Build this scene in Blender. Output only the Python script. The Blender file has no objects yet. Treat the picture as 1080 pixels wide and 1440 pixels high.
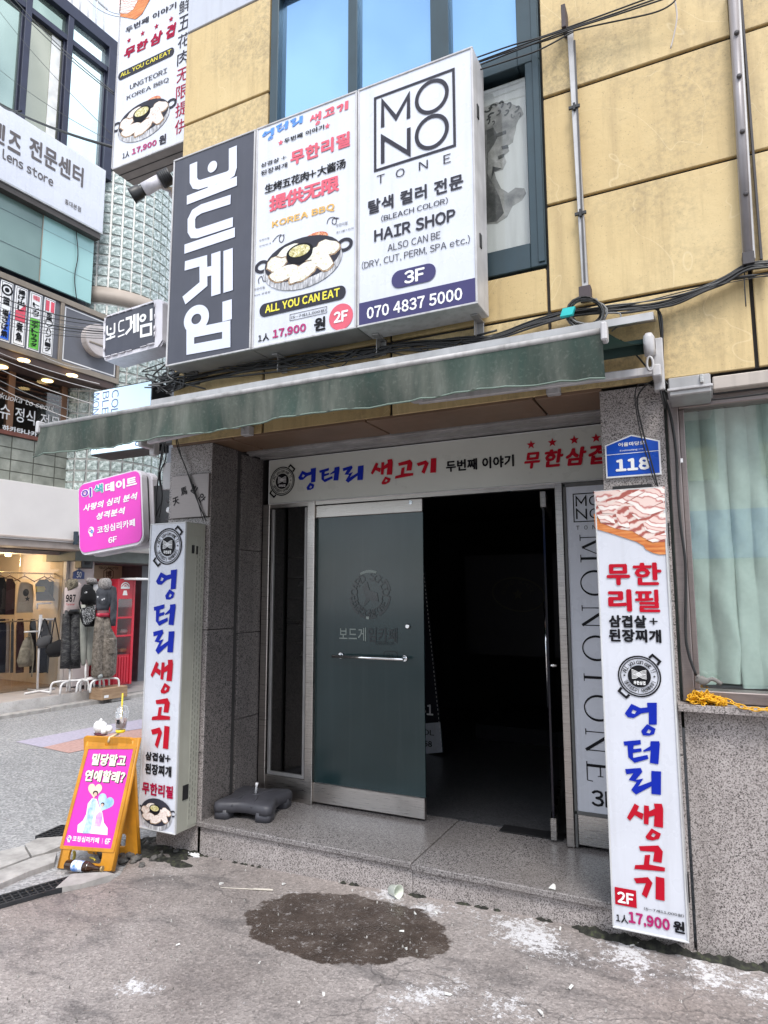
import bpy, bmesh, math, random
from mathutils import Vector, Matrix, Euler
from mathutils.geometry import tessellate_polygon
R = math.radians
rnd = random.Random(11)
S = bpy.context.scene
COL = S.collection

# ------------------------------------------------------------------ camera
CAM = Vector((0, 0, 1.66))
YAW, PIT, ROL, FPX = R(-26.105), R(7.092), R(-0.144), 923.23     # focal length in pixels of the 1080 wide photo
cy, sy, cp, sp = math.cos(YAW), math.sin(YAW), math.cos(PIT), math.sin(PIT)
FW = Vector((sy*cp, cy*cp, sp)); r0 = Vector((cy, -sy, 0)); u0 = r0.cross(FW)
RT = math.cos(ROL)*r0 + math.sin(ROL)*u0; UP = -math.sin(ROL)*r0 + math.cos(ROL)*u0
cam = bpy.data.cameras.new('camera'); co = bpy.data.objects.new('camera', cam); COL.objects.link(co)
co.matrix_world = Matrix(((RT.x, UP.x, -FW.x, CAM.x), (RT.y, UP.y, -FW.y, CAM.y), (RT.z, UP.z, -FW.z, CAM.z), (0, 0, 0, 1)))
cam.sensor_fit = 'VERTICAL'; cam.sensor_height = 24; cam.lens = FPX/1440*24
cam.clip_start = .02; cam.clip_end = 500
S.camera = co

# ------------------------------------------------------------------ daylight: bright thin cloud
SUN_EL, SUN_AZ = R(56), R(146)
w = bpy.data.worlds.new('World'); S.world = w; w.use_nodes = True
nt = w.node_tree; nt.nodes.clear()
def nn(t, typ, **k):
    n = t.nodes.new(typ)
    for a, b in k.items(): setattr(n, a, b)
    return n
sky = nn(nt, 'ShaderNodeTexSky', sky_type='NISHITA'); sky.sun_disc = False
sky.sun_elevation = SUN_EL; sky.sun_rotation = SUN_AZ; sky.air_density = 1.0; sky.dust_density = 1.2
tc = nn(nt, 'ShaderNodeTexCoord'); no = nn(nt, 'ShaderNodeTexNoise'); no.inputs['Scale'].default_value = 2.6
no.inputs['Detail'].default_value = 7; no.inputs['Roughness'].default_value = .55
rp = nn(nt, 'ShaderNodeValToRGB'); rp.color_ramp.elements[0].position = .36; rp.color_ramp.elements[1].position = .58
rp.color_ramp.elements[0].color = (.22, .22, .22, 1); rp.color_ramp.elements[1].color = (.97, .97, .97, 1)
cl = nn(nt, 'ShaderNodeRGB'); cl.outputs[0].default_value = (8.2, 8.6, 9.2, 1)
mx = nn(nt, 'ShaderNodeMix', data_type='RGBA')
bg = nn(nt, 'ShaderNodeBackground'); bg.inputs['Strength'].default_value = .13
ou = nn(nt, 'ShaderNodeOutputWorld')
nt.links.new(tc.outputs['Generated'], no.inputs['Vector']); nt.links.new(no.outputs['Fac'], rp.inputs[0])
nt.links.new(rp.outputs[0], mx.inputs['Factor']); nt.links.new(sky.outputs[0], mx.inputs[6]); nt.links.new(cl.outputs[0], mx.inputs[7])
nt.links.new(mx.outputs[2], bg.inputs['Color']); nt.links.new(bg.outputs[0], ou.inputs['Surface'])
sl = bpy.data.lights.new('sun', 'SUN'); sl.energy = 1.5; sl.angle = R(18); sl.color = (1, .96, .9)
so = bpy.data.objects.new('sun', sl); COL.objects.link(so)
sd = Vector((math.sin(SUN_AZ)*math.cos(SUN_EL), math.cos(SUN_AZ)*math.cos(SUN_EL), math.sin(SUN_EL)))
so.rotation_euler = sd.to_track_quat('Z', 'Y').to_euler()
S.view_settings.view_transform = 'Standard'; S.view_settings.look = 'None'
S.view_settings.gamma = 1; S.view_settings.use_curve_mapping = False; S.view_settings.exposure = 1.0

# ------------------------------------------------------------------ planes: a flat face in the place, with a way to read sizes off the survey photo
class Pl:
    def __init__(s, p, u, v):
        s.p = Vector(p); s.u = Vector(u).normalized(); s.n = s.u.cross(Vector(v)).normalized(); s.v = s.n.cross(s.u).normalized()
    def pt(s, a, b, o=0): return s.p + s.u*a + s.v*b + s.n*o
    def px(s, x, y, o=0):
        d = FW + RT*((x-540)/FPX) + UP*((720-y)/FPX)
        q = CAM + d*(((s.p + s.n*o - CAM).dot(s.n))/d.dot(s.n)) - s.p
        return (q.dot(s.u), q.dot(s.v))
    def w(s, x, y, o=0):
        a, b = s.px(x, y, o); return s.pt(a, b, o)
def YP(y): return Pl((0, y, 0), (1, 0, 0), (0, 0, 1))          # faces the street
GR = Pl((0, 0, 0), (1, 0, 0), (0, 1, 0))
def gz(x, y=3.):                                                # height of the concrete apron
    t = min(1, max(0, (x+3.3)/2.6)); return -.018 + .06*t*t*(3-2*t) - .012*max(0, x+.3)

# ------------------------------------------------------------------ objects
MW = {}
def tag(o, label=None, cat=None, group=None, kind=None):
    if label: o['label'] = label
    if cat: o['category'] = cat
    if group: o['group'] = group
    if kind: o['kind'] = kind
    return o
def thing(name, loc, label, cat, group=None, rot=(0, 0, 0)):
    o = bpy.data.objects.new(name, None); COL.objects.link(o); o.empty_display_size = .1
    o.location = loc; o.rotation_euler = rot
    MW[o.name] = Matrix.Translation(Vector(loc)) @ Euler(rot).to_matrix().to_4x4()
    return tag(o, label, cat, group)
def link(name, me, mat, parent=None):
    o = bpy.data.objects.new(name, me); COL.objects.link(o)
    if mat is not None:
        for m in (mat if isinstance(mat, (list, tuple)) else [mat]): me.materials.append(m)
    M_ = MW.get(parent.name) if parent is not None else None
    if parent is not None: o.parent = parent
    if M_ is not None and not M_.is_identity: me.transform(M_.inverted())
    MW[o.name] = M_ if M_ is not None else Matrix.Identity(4)
    return o
def copy_tree(o, parent=None, name=None):
    c = o.copy(); COL.objects.link(c); c.parent = parent
    for ch in [x for x in o.children]: copy_tree(ch, c)
    return c

class MB:
    def __init__(s): s.b = bmesh.new()
    def _b(s, vs, bev, seg=1):
        if bev > 0:
            es = list({e for v in vs for e in v.link_edges})
            bmesh.ops.bevel(s.b, geom=es, offset=bev, segments=seg, affect='EDGES', profile=.5)
    def hexa(s, P, bev=0, seg=1):                               # 8 points: bottom 4, top 4
        vs = [s.b.verts.new(p) for p in P]
        for f in ((3, 2, 1, 0), (4, 5, 6, 7), (0, 1, 5, 4), (1, 2, 6, 5), (2, 3, 7, 6), (3, 0, 4, 7)):
            s.b.faces.new([vs[i] for i in f])
        s._b(vs, bev, seg); return s
    def box(s, x0, x1, y0, y1, z0, z1, bev=0, seg=1):
        return s.hexa([(x0, y0, z0), (x1, y0, z0), (x1, y1, z0), (x0, y1, z0), (x0, y0, z1), (x1, y0, z1), (x1, y1, z1), (x0, y1, z1)], bev, seg)
    def pbox(s, pl, a0, a1, b0, b1, o0, o1, bev=0, seg=1):
        if a0 > a1: a0, a1 = a1, a0
        if b0 > b1: b0, b1 = b1, b0
        if o0 > o1: o0, o1 = o1, o0
        return s.hexa([pl.pt(a0, b0, o0), pl.pt(a1, b0, o0), pl.pt(a1, b1, o0), pl.pt(a0, b1, o0), pl.pt(a0, b0, o1), pl.pt(a1, b0, o1), pl.pt(a1, b1, o1), pl.pt(a0, b1, o1)], bev, seg)
    def prism(s, pl, pts, o0, o1, bev=0, smooth=False):
        n = len(pts); a = [s.b.verts.new(pl.pt(p[0], p[1], o0)) for p in pts]; c = [s.b.verts.new(pl.pt(p[0], p[1], o1)) for p in pts]
        s.b.faces.new(a[::-1]); s.b.faces.new(c)
        for i in range(n):
            f = s.b.faces.new((a[i], a[(i+1) % n], c[(i+1) % n], c[i])); f.smooth = smooth
        if bev > 0:
            es = [e for e in {e for v in c for e in v.link_edges} if e.verts[0] in c and e.verts[1] in c]
            bmesh.ops.bevel(s.b, geom=es, offset=bev, segments=2, affect='EDGES')
        return s
    def ring(s, c, ax, r, n, ref=None):
        ax = Vector(ax).normalized(); q = Vector(ref) if ref else (Vector((0, 0, 1)) if abs(ax.z) < .9 else Vector((1, 0, 0)))
        e1 = (q - ax*q.dot(ax)).normalized(); e2 = ax.cross(e1)
        return [s.b.verts.new(Vector(c) + (e1*math.cos(2*math.pi*i/n) + e2*math.sin(2*math.pi*i/n))*r) for i in range(n)]
    def skin(s, rings, smooth=True, cap=True):
        for A, B in zip(rings, rings[1:]):
            n = len(A)
            for i in range(n):
                f = s.b.faces.new((A[i], A[(i+1) % n], B[(i+1) % n], B[i])); f.smooth = smooth
        if cap:
            try: s.b.faces.new(rings[0][::-1]); s.b.faces.new(rings[-1])
            except Exception: pass
        return s
    def tube(s, pts, r, n=6, cap=True, closed=False):
        pts = [Vector(p) for p in pts]; m = len(pts); rings = []
        ref = None
        for i, p in enumerate(pts):
            if closed: t = pts[(i+1) % m] - pts[i-1]
            else: t = pts[min(i+1, m-1)] - pts[max(i-1, 0)]
            if t.length < 1e-9: t = Vector((0, 0, 1))
            t.normalize()
            if ref is None: ref = Vector((0, 0, 1)) if abs(t.z) < .9 else Vector((1, 0, 0))
            ref = ref - t*ref.dot(t)
            if ref.length < 1e-6: ref = t.orthogonal()
            ref.normalize()
            rr = r[i] if isinstance(r, (list, tuple)) else r
            rings.append(s.ring(p, t, rr, n, ref))
        if closed: rings.append(rings[0]); return s.skin(rings, True, False)
        return s.skin(rings, True, cap)
    def lathe(s, base, ax, prof, n=20, cap=True):
        ax = Vector(ax).normalized(); return s.skin([s.ring(Vector(base)+ax*h, ax, max(r, 1e-4), n) for r, h in prof], True, cap)
    def face(s, P, smooth=False):
        f = s.b.faces.new([s.b.verts.new(p) for p in P]); f.smooth = smooth; return s
    def grid(s, nu, nv, fn, smooth=True):
        V = [[s.b.verts.new(fn(i/nu, j/nv)) for j in range(nv+1)] for i in range(nu+1)]
        for i in range(nu):
            for j in range(nv):
                f = s.b.faces.new((V[i][j], V[i+1][j], V[i+1][j+1], V[i][j+1])); f.smooth = smooth
        return s
    def blob(s, c, rx, ry, rz, n=10, jit=0, rot=None):
        g = bmesh.ops.create_icosphere(s.b, subdivisions=2, radius=1)
        for v in g['verts']:
            k = 1 + (rnd.random()-.5)*jit
            p = Vector((v.co.x*rx*k, v.co.y*ry*k, v.co.z*rz*k))
            if rot: p = rot @ p
            v.co = Vector(c) + p
            for f in v.link_faces: f.smooth = True
        return s
    def plate(s, pl, cont, o0, o1):                             # flat plate with holes cut through
        vs, fs = tess(cont); A = [s.b.verts.new(pl.pt(p[0], p[1], o1)) for p in vs]; B_ = [s.b.verts.new(pl.pt(p[0], p[1], o0)) for p in vs]
        for f in fs: s.b.faces.new([A[i] for i in f]); s.b.faces.new([B_[i] for i in f[::-1]])
        k = 0
        for c in cont:
            n = len(c); ar = sum(c[i][0]*c[(i+1) % n][1]-c[(i+1) % n][0]*c[i][1] for i in range(n))
            for i in range(n):
                a, b = k+i, k+(i+1) % n
                hole = c is not cont[0]
                q = [B_[a], B_[b], A[b], A[a]]
                s.b.faces.new(q if (ar > 0) != hole else q[::-1])
            k += n
        return s
    def build(s, name, mat, parent=None, recalc=False):
        if recalc: bmesh.ops.recalc_face_normals(s.b, faces=s.b.faces)
        me = bpy.data.meshes.new(name); s.b.to_mesh(me); s.b.free()
        return link(name, me, mat, parent)

def spline(pts, k=6):                                           # smooth path through the points
    P = [Vector(p) for p in pts]
    if len(P) < 3: return P
    P = [P[0]*2-P[1]] + P + [P[-1]*2-P[-2]]; out = []
    for i in range(1, len(P)-2):
        for j in range(k):
            t = j/k; a, b, c, d = P[i-1:i+3]
            out.append(.5*((2*b)+(c-a)*t+(2*a-5*b+4*c-d)*t*t+(3*b-a-3*c+d)*t**3))
    out.append(P[-2]); return out
def rrect(a0, b0, a1, b1, r, n=5):
    out = []
    for cx, cy_, st in ((a1-r, b1-r, 0), (a0+r, b1-r, 90), (a0+r, b0+r, 180), (a1-r, b0+r, 270)):
        for i in range(n+1):
            t = R(st+90*i/n); out.append((cx+r*math.cos(t), cy_+r*math.sin(t)))
    return out
def ell(ca, cb, ra, rb=None, n=32, rot=0, a0=0, a1=360):
    rb = ra if rb is None else rb; out = []
    full = abs(a1-a0) >= 360
    for i in range(n if full else n+1):
        t = R(a0+(a1-a0)*i/n); x, y = ra*math.cos(t), rb*math.sin(t)
        out.append((ca+x*math.cos(rot)-y*math.sin(rot), cb+x*math.sin(rot)+y*math.cos(rot)))
    return out

# ------------------------------------------------------------------ flat print: polygons with holes, strokes and lettering on a plane
def tess(cont):
    vs = [p for c in cont for p in c]
    tr = tessellate_polygon([[Vector((p[0], p[1], 0)) for p in c] for c in cont])
    out = []
    for t in tr:
        a, b, c = (vs[i] for i in t)
        ar = (b[0]-a[0])*(c[1]-a[1]) - (b[1]-a[1])*(c[0]-a[0])
        if abs(ar) > 1e-12: out.append(tuple(t) if ar > 0 else (t[0], t[2], t[1]))
    return vs, out
def stroke(pts, wd, closed=False, cap='butt', n=5):             # outline of a line of width wd
    P = [Vector((p[0], p[1])) for p in pts]; h = wd/2; m = len(P)
    def off(i, sgn):
        if closed: a, b, c = P[i-1], P[i], P[(i+1) % m]
        else: a, b, c = P[max(i-1, 0)], P[i], P[min(i+1, m-1)]
        d1 = (b-a) if (b-a).length > 1e-9 else (c-b); d2 = (c-b) if (c-b).length > 1e-9 else d1
        d1 = d1.normalized(); d2 = d2.normalized(); n1 = Vector((-d1.y, d1.x)); n2 = Vector((-d2.y, d2.x)); q = n1+n2
        q = n1 if q.length < 1e-6 else q.normalized(); k = 1/max(.4, q.dot(n1)); return b+q*h*k*sgn
    L = [off(i, 1) for i in range(m)]; Q = [off(i, -1) for i in range(m)]
    if closed: return [[tuple(p) for p in L], [tuple(p) for p in Q]]
    e = []; st = []
    if cap == 'round':
        d = (P[-1]-P[-2]).normalized(); b0 = math.atan2(d.y, d.x)
        e = [(P[-1].x+h*math.cos(b0+R(90-180*i/n)), P[-1].y+h*math.sin(b0+R(90-180*i/n))) for i in range(1, n)]
        d = (P[0]-P[1]).normalized(); b0 = math.atan2(d.y, d.x)
        st = [(P[0].x+h*math.cos(b0+R(90-180*i/n)), P[0].y+h*math.sin(b0+R(90-180*i/n))) for i in range(1, n)]
    return [[tuple(p) for p in L] + e + [tuple(p) for p in Q[::-1]] + st]
class Flat:
    def __init__(s): s.g = []                                   # list of (verts2d, faces)
    def add(s, *cont): s.g.append(tess(cont)); return s
    def st(s, pts, wd, closed=False, cap='butt'): s.g.append(tess(stroke(pts, wd, closed, cap))); return s
    def raw(s, vs, fs, zs=None): s.g.append((vs, fs, zs)); return s
    def build(s, name, mat, parent, pl, off=.003, step=.0002):
        V, F_ = [], []; k = 0
        for g in s.g:
            vs, fs = g[0], g[1]; zs = g[2] if len(g) > 2 and g[2] else [0]*len(vs)
            b = len(V); V += [pl.pt(p[0], p[1], off+step*(k % 8)+.00012*z) for p, z in zip(vs, zs)]; F_ += [[i+b for i in f] for f in fs]; k += 1
        me = bpy.data.meshes.new(name); me.from_pydata([tuple(v) for v in V], [], F_); me.update()
        return link(name, me, mat, parent)
TX = {}; TXO = {}
def one(ch, bold, res=2):                                       # outline of one character, trimmed to its ink
    k = (ch, bold, res)
    if k not in TX:
        if 'c' not in TXO: TXO['c'] = bpy.data.curves.new('t', 'FONT'); TXO['o'] = bpy.data.objects.new('t', TXO['c'])
        c, o = TXO['c'], TXO['o']; c.body = chr(ord(ch)+0xFEE0) if '!' <= ch <= '~' and ch != ',' else ch; c.resolution_u = res; m = o.to_mesh()
        vs = [(v.co.x, v.co.y) for v in m.vertices]; fs = []
        for p in m.polygons:
            t = list(p.vertices); a, b, d = (vs[i] for i in t[:3])
            if (b[0]-a[0])*(d[1]-a[1]) - (b[1]-a[1])*(d[0]-a[0]) < 0: t = t[::-1]
            fs.append(t)
        o.to_mesh_clear()
        TX[k] = (vs, fs)
    return TX[k]
def glyphs(sx, bold=0, res=2):                                  # a line of writing; heavy letters are struck several times, a hair apart
    L = []; x = 0
    for ch in sx:
        if ch == ' ': x += .3; continue
        vs, fs = one(ch, 0, res)
        if not vs: continue
        x0 = min(p[0] for p in vs); x1 = max(p[0] for p in vs)
        if ord(ch) < 128: L.append(([(p[0]-x0+x, p[1]) for p in vs], fs)); x += x1-x0+.075+bold*1.2
        else: L.append(([(p[0]+x, p[1]) for p in vs], fs)); x += .95
    V = []; Fs = []; Z = []
    off = [(0, 0)] if bold < .006 else [(bold*math.cos(R(a)), bold*math.sin(R(a))) for a in (0, 60, 120, 180, 240, 300)]
    for k, (dx, dy) in enumerate(off):
        for vs, fs in L:
            b = len(V); V += [(p[0]+dx, p[1]+dy) for p in vs]; Fs += [[i+b for i in f] for f in fs]; Z += [k]*len(vs)
    return V, Fs, Z
def fit(vs, box, shear=0):
    vs = [(x+shear*y, y) for x, y in vs]
    x0 = min(p[0] for p in vs); x1 = max(p[0] for p in vs); y0 = min(p[1] for p in vs); y1 = max(p[1] for p in vs)
    a0, b0, a1, b1 = box
    return [(a0+(p[0]-x0)/(x1-x0)*(a1-a0), b0+(p[1]-y0)/(y1-y0)*(b1-b0)) for p in vs]
def pbb(pl, bl, tr):                                            # bottom left and top right survey pixels -> box on the plane
    a = pl.px(*bl); b = pl.px(*tr); return (a[0], a[1], b[0], b[1])
def txt(sx, parent, pl, box, mat, bold=.0, off=.004, shear=0, rot=0, name='lettering', fl=None):
    if len(box) == 2: box = pbb(pl, *box)
    vs, fs, zs = glyphs(sx, bold)
    if rot:                                                     # turned about the middle of its box
        cx, cy_ = (box[0]+box[2])/2, (box[1]+box[3])/2; hw, hh = (box[2]-box[0])/2, (box[3]-box[1])/2
        vv = fit(vs, (-hw, -hh, hw, hh), shear); t = R(rot)
        vv = [(cx+x*math.cos(t)-y*math.sin(t), cy_+x*math.sin(t)+y*math.cos(t)) for x, y in vv]
    else: vv = fit(vs, box, shear)
    if fl is not None: fl.raw(vv, fs, zs); return fl
    return Flat().raw(vv, fs, zs).build(name, mat, parent, pl, off)
def star(ca, cb, r):
    return [(ca+(r if i % 2 == 0 else r*.42)*math.cos(R(90+36*i)), cb+(r if i % 2 == 0 else r*.42)*math.sin(R(90+36*i))) for i in range(10)]
def arc_txt(sx, fl, ca, cb, rad, a0, a1, h, bold=0, inward=False):
    n = len(sx)
    for i, ch in enumerate(sx):
        if ch == ' ': continue
        t = R(a0+(a1-a0)*(i+.5)/n); vs, fs, zs = glyphs(ch, bold)
        y0 = 0 if ord(ch) < 0x1000 else -.06
        vs = [((x-(min(p[0] for p in vs)+max(p[0] for p in vs))/2)*h, (y-y0-.36)*h) for x, y in vs]
        ph = t-math.pi/2 if not inward else t+math.pi/2
        fl.raw([(ca+rad*math.cos(t)+x*math.cos(ph)-y*math.sin(ph), cb+rad*math.sin(t)+x*math.sin(ph)+y*math.cos(ph)) for x, y in vs], fs, zs)
    return fl
# ------------------------------------------------------------------ materials
def base(name, rough=.5, metal=0, col=(.5, .5, .5), spec=.5):
    m = bpy.data.materials.new(name); m.use_nodes = True; t = m.node_tree; b = t.nodes['Principled BSDF']
    b.inputs['Base Color'].default_value = (*col, 1); b.inputs['Roughness'].default_value = rough
    b.inputs['Metallic'].default_value = metal; b.inputs['Specular IOR Level'].default_value = spec
    return m, t, b
def coord(t, scale=(1, 1, 1)):
    c = nn(t, 'ShaderNodeTexCoord'); mp = nn(t, 'ShaderNodeMapping'); mp.inputs['Scale'].default_value = scale
    t.links.new(c.outputs['Object'], mp.inputs['Vector']); return mp.outputs[0]
def noise(t, vec, sc, det=4, ro=.55, dist=0):
    n = nn(t, 'ShaderNodeTexNoise'); n.inputs['Scale'].default_value = sc; n.inputs['Detail'].default_value = det
    n.inputs['Roughness'].default_value = ro; n.inputs['Distortion'].default_value = dist; t.links.new(vec, n.inputs['Vector']); return n.outputs['Fac']
def ramp(t, fac, stops):
    r = nn(t, 'ShaderNodeValToRGB'); e = r.color_ramp.elements
    while len(e) < len(stops): e.new(.5)
    for q, (p, c) in zip(e, stops): q.position = p; q.color = (*(c if isinstance(c, tuple) else (c, c, c)), 1)
    t.links.new(fac, r.inputs[0]); return r.outputs[0]
def mix(t, fac, a, b, mode='MIX'):
    m = nn(t, 'ShaderNodeMix', data_type='RGBA', blend_type=mode)
    for s_, v in ((0, fac), (6, a), (7, b)):
        if hasattr(v, 'is_output'): t.links.new(v, m.inputs[s_])
        elif s_ == 0: m.inputs[0].default_value = v
        else: m.inputs[s_].default_value = (*v, 1)
    return m.outputs[2]
def bump(t, b, h, st=.3, dist=.01):
    n = nn(t, 'ShaderNodeBump'); n.inputs['Strength'].default_value = st; n.inputs['Distance'].default_value = dist
    t.links.new(h, n.inputs['Height']); t.links.new(n.outputs[0], b.inputs['Normal'])
def mat(name, col, rough=.5, metal=0, var=.12, sc=6, streak=0, grime=None, bmp=0, bsc=60, spec=.5, rvar=.1):
    m, t, b = base(name, rough, metal, col, spec)
    v = coord(t); n = noise(t, v, sc, 5)
    dark = tuple(c*(1-var*1.6) for c in col); lite = tuple(min(1, c*(1+var)) for c in col)
    c = ramp(t, n, [(.3, dark), (.7, lite)])
    if streak:
        s2 = noise(t, coord(t, (9, 9, .5)), 2.2, 4)
        c = mix(t, ramp(t, s2, [(.5, 0.), (.78, streak)]), c, grime or tuple(x*.45 for x in col))
    t.links.new(c, b.inputs['Base Color'])
    rr = nn(t, 'ShaderNodeMapRange'); rr.inputs[3].default_value = max(.03, rough-rvar); rr.inputs[4].default_value = min(1, rough+rvar)
    t.links.new(noise(t, v, sc*2.3, 3), rr.inputs[0]); t.links.new(rr.outputs[0], b.inputs['Roughness'])
    if bmp: bump(t, b, noise(t, v, bsc, 3), bmp, .004)
    return m
def emit(name, col, st):
    m, t, b = base(name, .5, 0, col); b.inputs['Emission Color'].default_value = (*col, 1); b.inputs['Emission Strength'].default_value = st; return m
def glass(name, tint=(.9, .95, .95), refl=.9, rough=.02, minr=.06, body=None, bodyfac=.0):
    m = bpy.data.materials.new(name); m.use_nodes = True; t = m.node_tree; t.nodes.clear()
    o = nn(t, 'ShaderNodeOutputMaterial'); tr = nn(t, 'ShaderNodeBsdfTransparent'); tr.inputs[0].default_value = (*tint, 1)
    g = nn(t, 'ShaderNodeBsdfGlossy'); g.inputs['Roughness'].default_value = rough; g.inputs[0].default_value = (refl, refl, refl, 1)
    f = nn(t, 'ShaderNodeFresnel'); f.inputs[0].default_value = 1.52
    mr = nn(t, 'ShaderNodeMapRange'); mr.inputs[3].default_value = minr; mr.inputs[4].default_value = 1
    ge = nn(t, 'ShaderNodeNewGeometry'); iv = nn(t, 'ShaderNodeMath', operation='MULTIPLY_ADD'); t.links.new(ge.outputs['Backfacing'], iv.inputs[0]); iv.inputs[1].default_value = -1; iv.inputs[2].default_value = 1
    mu = nn(t, 'ShaderNodeMath', operation='MULTIPLY'); t.links.new(f.outputs[0], mr.inputs[0]); t.links.new(mr.outputs[0], mu.inputs[0]); t.links.new(iv.outputs[0], mu.inputs[1]); a = tr.outputs[0]
    if body:
        d = nn(t, 'ShaderNodeBsdfDiffuse'); d.inputs[0].default_value = (*body, 1); m0 = nn(t, 'ShaderNodeMixShader')
        m0.inputs[0].default_value = bodyfac; t.links.new(a, m0.inputs[1]); t.links.new(d.outputs[0], m0.inputs[2]); a = m0.outputs[0]
    m1 = nn(t, 'ShaderNodeMixShader'); t.links.new(mu.outputs[0], m1.inputs[0]); t.links.new(a, m1.inputs[1]); t.links.new(g.outputs[0], m1.inputs[2])
    t.links.new(m1.outputs[0], o.inputs[0]); return m

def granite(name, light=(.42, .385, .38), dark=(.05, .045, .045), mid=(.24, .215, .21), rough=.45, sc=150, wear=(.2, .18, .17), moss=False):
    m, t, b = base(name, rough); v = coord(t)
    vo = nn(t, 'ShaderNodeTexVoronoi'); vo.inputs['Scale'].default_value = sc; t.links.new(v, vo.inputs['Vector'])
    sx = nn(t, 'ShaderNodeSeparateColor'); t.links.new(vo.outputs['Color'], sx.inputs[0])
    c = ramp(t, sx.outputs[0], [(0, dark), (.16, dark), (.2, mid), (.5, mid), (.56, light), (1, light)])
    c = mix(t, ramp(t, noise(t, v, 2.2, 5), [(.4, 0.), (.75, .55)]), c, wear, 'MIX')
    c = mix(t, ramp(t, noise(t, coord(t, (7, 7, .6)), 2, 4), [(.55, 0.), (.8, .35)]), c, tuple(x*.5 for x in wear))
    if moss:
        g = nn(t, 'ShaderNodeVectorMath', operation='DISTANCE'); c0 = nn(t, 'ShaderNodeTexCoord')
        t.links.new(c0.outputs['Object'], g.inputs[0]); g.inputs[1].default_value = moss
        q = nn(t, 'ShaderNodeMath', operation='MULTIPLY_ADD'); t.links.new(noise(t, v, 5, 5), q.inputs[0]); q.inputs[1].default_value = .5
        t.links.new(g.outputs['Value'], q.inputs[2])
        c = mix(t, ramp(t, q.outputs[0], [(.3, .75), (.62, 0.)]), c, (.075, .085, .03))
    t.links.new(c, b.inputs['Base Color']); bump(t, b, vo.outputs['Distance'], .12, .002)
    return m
def panel_mat():
    m, t, b = base('ochre_panel', .62); c0 = nn(t, 'ShaderNodeTexCoord'); oi = nn(t, 'ShaderNodeObjectInfo'); cb = nn(t, 'ShaderNodeVectorMath', operation='MULTIPLY_ADD')
    cx = nn(t, 'ShaderNodeCombineXYZ')
    for i in range(3): t.links.new(oi.outputs['Random'], cx.inputs[i])
    t.links.new(cx.outputs[0], cb.inputs[0]); cb.inputs[1].default_value = (17, 5, 11); t.links.new(c0.outputs['Object'], cb.inputs[2]); v = cb.outputs[0]
    mp = nn(t, 'ShaderNodeMapping'); mp.inputs['Scale'].default_value = (9, 9, .7); t.links.new(v, mp.inputs[0]); vs_ = mp.outputs[0]
    c = ramp(t, noise(t, v, 1.1, 6, .6), [(.3, (.46, .335, .16)), (.5, (.57, .43, .22)), (.72, (.66, .53, .30))])
    c = mix(t, .5, c, ramp(t, oi.outputs['Random'], [(0, (.50, .36, .16)), (1, (.64, .49, .25))]))
    c = mix(t, ramp(t, noise(t, vs_, 1.5, 7, .65), [(.5, 0.), (.75, .5)]), c, (.30, .21, .10))
    big = noise(t, v, .9, 4, .6); fine = noise(t, v, 30, 6, .75); q = mix(t, 1., ramp(t, big, [(.46, 0.), (.62, 1.)]), ramp(t, fine, [(.42, 0.), (.66, .55)]), 'MULTIPLY')
    c = mix(t, q, c, (.17, .135, .085))
    c = mix(t, ramp(t, noise(t, v, 2.7, 8, .7, .6), [(.56, 0.), (.7, .45)]), c, (.24, .18, .10))
    c = mix(t, ramp(t, noise(t, v, 95, 3, .7), [(.62, 0.), (.70, .6)]), c, (.2, .15, .08))
    c = mix(t, ramp(t, noise(t, v, .8, 2, .5, 3.5), [(.4975, 0.), (.5, .3), (.5025, 0.)]), c, (.78, .66, .42))
    t.links.new(c, b.inputs['Base Color']); bump(t, b, noise(t, v, 28, 6), .25, .006); return m
FLK = ((-1.05, 2.68, .17), (-.89, 2.71, .14), (-.81, 3.32, .17), (-.43, 3.33, .17), (-.11, 3.33, .14), (-2.1, 3.21, .1), (-1.42, 3.37, .11), (-2.28, 2.26, .07), (-.97, 3.40, .12), (-1.66, 3.45, .09), (.15, 3.3, .15), (-1.81, 3.1, .05))
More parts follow.
